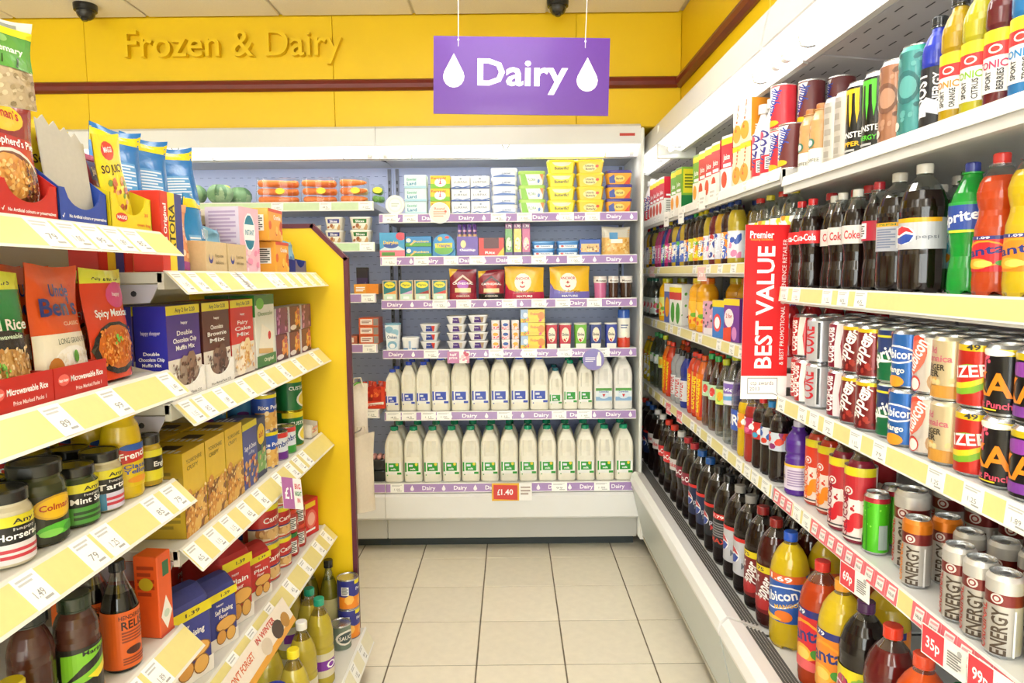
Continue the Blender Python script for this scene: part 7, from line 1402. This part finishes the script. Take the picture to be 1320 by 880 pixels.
jb = carton('jelly_box', 'carton', .085, .05, .125, '#d82a2c', lambda a: (a.R(.1, .78, .8, .92, '#f0d02a'), a.E(.5, .45, .34, .26, '#e8685a'), a.E(.5, .45, .24, .18, '#f4b0a0'), a.L(.1, .1, .9, .2, 1, '#fff'))); put(jb, -.72, 2.35, ZF[3], RL - .35, 'bright red jelly box', LF[3])
nb = tray('navy_card_tray', 'tray', .13, .17, .12, .045, '#2f4a9c', lambda a: a.T('NESTLE', .6, .5, .3, '#fff', w=.4), mat='card'); put(nb, -.85, 2.36, ZF[3], RL, 'navy card tray behind the red jelly box', LF[3])
# base shelf: oils
oilb = lambda cap, c, lc: bottle('oil_bottle', 'bottle', .275, .041, 'oil', c, .82, cap, (.12, .40), lambda a: (a.R(0, .3, 1, .7, lc), a.T('Oil', .5, .5, .3, '#fff', w=.4)), labc='#d8d0b0', capk=.40, caph=.08, lmat='liquid', clear='#e6dfb0')
o1, o2, o3, o4 = oilb('#1f9a78', '#cdb93c', '#7a2aa0'), oilb('#eeeae2', '#cdb93c', '#c8302a'), oilb('#e8d41e', '#d6c244', '#c8b030'), bottle('olive_oil_bottle', 'bottle', .27, .032, 'slim', '#7a741c', .75, '#1f201c', (.12, .5), None, labc='#c8c08a', capk=.5, caph=.1)
ks = bottle('salad_dressing_bottle', 'bottle', .225, .036, 'slim', '#c8a82a', .9, '#d8281e', (.1, .66), lambda a: (a.R(0, .2, 1, 1, '#c83a2a'), a.L(.3, .5, .8, .9, 5, '#e8a89a')), labc='#c83a2a', capk=.62, caph=.12)
ZO = ZF[4]
for p, x, px, d in ((o1, -.655, 401, 'green capped cooking oil bottle in the middle'), (o1, -.615, 411, 'green capped cooking oil bottle nearest the tins'), (o1, -.76, 372, 'green capped cooking oil bottle at the back left'), (o2, -.62, 390, 'white capped cooking oil bottle'), (o3, -.60, 376, 'yellow capped cooking oil bottle'), (ks, -.595, 361, 'red capped dressing bottle with red label'), (o3, -.69, 347, 'yellow capped cooking oil bottle behind'), (o4, -.77, 384, 'black capped olive oil bottle on left'), (o4, -.735, 397, 'black capped olive oil bottle in middle'), (o4, -.655, 427, 'black capped olive oil bottle on right')):
    put(p, x, yl_(px, x, .35), ZO, RL - .3 + jit(.2), d, LF[4])
bc2 = bottle('vinegar_bottle', 'bottle', .22, .04, 'juice', '#3a3f8e', .95, '#2c3a9c', (.1, .6), None, labc='#e8e0d0', capk=.7, caph=.12, lmat='gloss'); put(bc2, -.605, 1.70, ZO, RL, 'bottle with broad blue lid', LF[4])
ptin = tin('peach_tin', 'tin', .107, .0375, '#2b2f86', lambda a: (a.R(0, .04, 1, .44, '#ee8a1c'), a.S(.3, .06, 1, .42, 10, .13, ['#f6a83a', '#f8c05a', '#e8741c'], 3), a.R(.5, .84, 1, .97, '#e8d81c'), a.T('Peach', .72, .68, .1, '#e8e8f4', w=.36), a.R(.1, .5, .32, .78, '#f0f0ec'), a.L(.12, .52, .3, .76, 7, '#333')))
for t in range(2): put(ptin, -.592, 2.39, ZO + .108 * t, RL - .7, ['lower', 'upper'][t] + ' navy peach slices tin', LF[4])
st_ = tin('sauce_tin', 'tin', .085, .035, '#6a7a6a', lambda a: (a.E(.5, .5, .36, .3, '#e8e4d8'), a.E(.5, .5, .28, .22, '#3a4a4a'), a.T('SAUCE', .5, .5, .16, '#e8e4d8', w=.5))); put(st_, -.60, 2.31, ZO, RL - .7, 'small grey green tin', LF[4])

# ================================================================ CARDS, SIGNS AND BAGS
def card(name, w, h, art, loc, rz, label, tilt=0, col='#faf8f4', th=.001, cat='card', rnd_=False, nm='card_sheet'):
    r = empty(name, cat, label, loc, rz); r.rotation_euler = (tilt, 0, rz); mb = MB()
    if rnd_: mb.rings([(w / 2, w / 2, 0), (w / 2, w / 2, th)], (col, 'print'), 32, smooth=False); mb.xf(Matrix.Translation((0, 0, w / 2)) @ Matrix.Rotation(PI / 2, 4, 'X'))
    else: mb.box(-w / 2, w / 2, -th, 0, 0, h, col, 'print')
    mb.build(nm, r); a = MB(); art(Art(a, plane_map(-th), w, h)); a.build('printed_face', r); return r
# red promotional fin between the two bays
def bv(a):
    a.R(0, .135, 1, 1, '#d61a1e'); a.R(0, 0, 1, .135, '#f7f5f1')
    a.T('Premier', .36, .945, .04, '#fff', w=.52); a.T('Retailing Excellence', .36, .918, .012, '#f0a03a', w=.48)
    a.T('BEST VALUE', .46, .53, .36, '#fbf9f6', w=.70, rot=90); a.T('& BEST PROMOTIONAL CONVENIENCE RETAILER', .86, .56, .09, '#fbf0ee', w=.72, rot=90, b=False)
    a.P([(.14, .03), (.70, .03), (.86, .012), (.80, .04), (.80, .125), (.14, .125)], '#8a8a88'); a.P([(.155, .035), (.70, .035), (.82, .022), (.785, .042), (.785, .12), (.155, .12)], '#f7f5f1')
    a.T('ctp awards', .46, .095, .024, '#77777a', w=.5, b=False); a.T('2013', .3, .06, .022, '#77777a', w=.22, b=False)
p0, p1_, p2_ = at(958, 290, 1.964), at(1018, 289, 1.964), at(961, 514, 1.964)
fin = card('promotional_fin', p1_[0] - p0[0], p0[2] - p2_[2], bv, ((p0[0] + p1_[0]) / 2 + .001, 1.9625, p2_[2]), 0, 'tall red promotional sign reading BEST VALUE between the drinks bays', cat='sign', th=.0015, nm='sign_board'); fin.rotation_euler = (0, math.radians(.6), 0)
fw_, fh = p1_[0] - p0[0], p0[2] - p2_[2]
for z in (.05, .315): mb = MB(); mb.box(fw_ * .45, fw_ * .62, .0005, .004, z - .018, z + .022, '#e8e6e2', 'gloss', .001); mb.build('plastic_arm', fin)
def pcard(px, py0, py1, X, t, lab, w=.085, split=.52, rz=RR + .12, c='#df3f4c'):
    a_ = atx(px, py1, X)
    return card('price_card', w, .055, lambda a: (a.R(.02, .05, split, .97, c), a.T(t, split / 2 + .01, .5, .36, '#fff', w=split * .62), a.L(split + .08, .2, .9, .72, 6, '#8a8a8a'), a.E(.86, .8, .05, .09, '#bbb')), a_, rz, lab)
pcard(1101, 715, 765, .738, '69p', 'pink and white price card reading 69p below the energy cans', w=.105)
pcard(1215, 805, 860, .736, '35p', 'pink and white price card reading 35p below the small cans', w=.105)
pcard(1278, 850, 905, .735, '99p', 'pink price card cut off by the photo bottom edge', w=.1)
for k, (px, py) in enumerate(((862, 534), (876, 545))): pcard(px, 0, py, .742, 'SALE', ['left', 'right'][k] + ' small white and red card on the far bay fourth rail', w=.07, split=.96, c='#e2606a')
for k, (px, py, n) in enumerate(((841, 357, 'narrow white and red card at far end of second rail'), (905, 362, 'white and red card in the middle of the far second rail'))): pcard(px, 0, py, .742, '2 for 1', n, w=.09, split=.96, c='#efc2c0')
for k, (px, py) in enumerate(((859, 292), (878, 288), (905, 270), (918, 262))): card('blank_price_card', .07, .07, lambda a: a.L(.2, .3, .8, .7, 2, '#d0cfcc'), atx(px, py, .742), RR + .1, 'pale blank card hanging on the far top rail, %s from left' % ['first', 'second', 'third', 'fourth'][k])
# cards on dairy rails
o = at(567, 288, FY - .012); card('round_wobbler', .105, .105, lambda a: (a.E(.5, .5, .47, .47, '#f4e2d4', 24), a.T('Round', .5, .7, .12, '#e88a6a', w=.5), a.L(.2, .3, .8, .6, 3, '#eaa88a'), a.E(.78, .56, .06, .06, '#e2604a', 8)), o, 0, 'round cream promotional disc on the top dairy rail', rnd_=True)
o = at(765, 477, FY - .012); card('round_wobbler', .11, .11, lambda a: (a.E(.5, .5, .48, .48, '#8f86c6', 24), a.L(.12, .38, .58, .62, 3, '#ebe8f6'), a.P([(.64, .2), (.86, .2), (.86, .6), (.8, .75), (.8, .85), (.7, .85), (.7, .75), (.64, .6)], '#f6f4ee')), o, 0, 'round lilac promotional disc with white bottle on the dairy rail', rnd_=True, col='#8f86c6')
o = at(591, 468, FY - .012); card('half_price_card', .112, .06, lambda a: (a.R(0, 0, .54, 1, '#cf86b4'), a.T('half', .27, .74, .2, '#fff', w=.3), a.T('price', .27, .48, .2, '#fff', w=.36), a.S(.58, .1, .97, .9, 8, .1, ['#e8a0b8', '#d8607a', '#f2d0d8'], 2)), o, 0, 'pink half price card on the fourth dairy rail')
o = at(660, 645, FY - .04); card('offer_card', .205, .092, lambda a: (a.R(0, 0, .68, 1, '#f0b82a'), a.P([(.04, .1), (.64, .04), (.64, .88), (.04, .92)], '#d83a34'), a.T('1.40', .38, .5, .32, '#fff', w=.3), a.T('£', .17, .5, .34, '#fff', w=.07), a.L(.72, .3, .96, .85, 3, '#b8a8a0')), o, 0, 'red and yellow offer card on the bottom dairy rail')
# promo square and header strip on left shelves
yy_ = yl_(357, -.63); r = card('promotional_square', .095, .085, lambda a: (a.R(0, 0, .56, 1, '#b06aa8'), a.T('£1', .28, .5, .36, '#fff', w=.34), a.T('BIG', .78, .74, .16, '#d84a5a', w=.3), a.T('NIGHT', .78, .5, .14, '#3a8a4a', w=.34), a.T('IN', .78, .28, .14, '#d84a5a', w=.14)), (-.60, yy_, .82), RL - .35, 'pink and white promotional square on the left tin shelf rail', tilt=-.1); r.rotation_euler = (-.3, .35, RL - .3)
hx = -.575; r = card('header_strip', .42, .075, lambda a: (a.R(0, 0, 1, 1, '#efe3d2'), a.R(0, .0, 1, .22, '#e2a23a'), a.T("DON'T FORGET", .22, .66, .22, '#d8622a', w=.34), a.T('IN WINTER', .62, .8, .2, '#c83a2a', w=.3), a.E(.75, .42, .08, .3, '#4a3a30'), a.E(.55, .4, .07, .26, '#d8c8b0'), a.E(.88, .4, .06, .26, '#b8863a')), (-.61, 1.66, .50), RL, 'cream and orange promotional strip hanging below the flour shelf', cat='sign'); r.rotation_euler = (-.5, 0, RL)
# carrier bags hanging behind the end panel
HK = []
for k, (px, y, w, h, z, c) in enumerate(((471, 2.60, .075, .24, .80, '#d9cdbb'), (474, 2.53, .09, .29, .58, '#cdbfa8'))):
    x = at(px, 600, y)[0]
    p = pouch('carrier_bag', 'bag', w, h, .03, c, None, stand=True, wob=.012, mat='card', seed=20 + k); mb = MB(); mb.tube([(-.02, 0, h - .005), (-.012, 0, h + .03), (.012, 0, h + .03), (.02, 0, h - .005)], .003, c, 'card', 6); mb.build('handle', p)
    put(p, x - .02, y, z, .5, ['upper', 'lower'][k] + ' beige carrier bag hanging behind the end panel', 'by the dairy cooler'); HK.append((x - .02, y, z + .0008 + h + .03 - .0061))
r = empty('bag_hook', 'hook', 'metal hook strip behind the yellow end panel holding carrier bags', (-.60, 2.466, .85)); mb = MB(); mb.box(-.012, .012, 0, .004, -.25, .35, '#8a8a88', 'metal'); mb.build('strip', r)
for hx_, hy, hz in HK: mb = MB(); mb.tube([(0, .003, hz - .85 - .01), ((hx_ + .6) * .5, (hy - 2.466) * .5, hz - .85 - .012), (hx_ + .6, hy - 2.466 - .012, hz - .85 - .004), (hx_ + .6, hy - 2.466, hz - .85 - .0004), (hx_ + .6, hy - 2.466 + .006, hz - .85 + .0005)], .0024, '#9a9a98', 'metal'); mb.build('hook', r)

settle()
finish_labels()
for o in list(COL.objects):
    if o.parent is None and o.type == 'EMPTY' and o.get('category') and 'label' not in o: print('UNUSED', o.name)
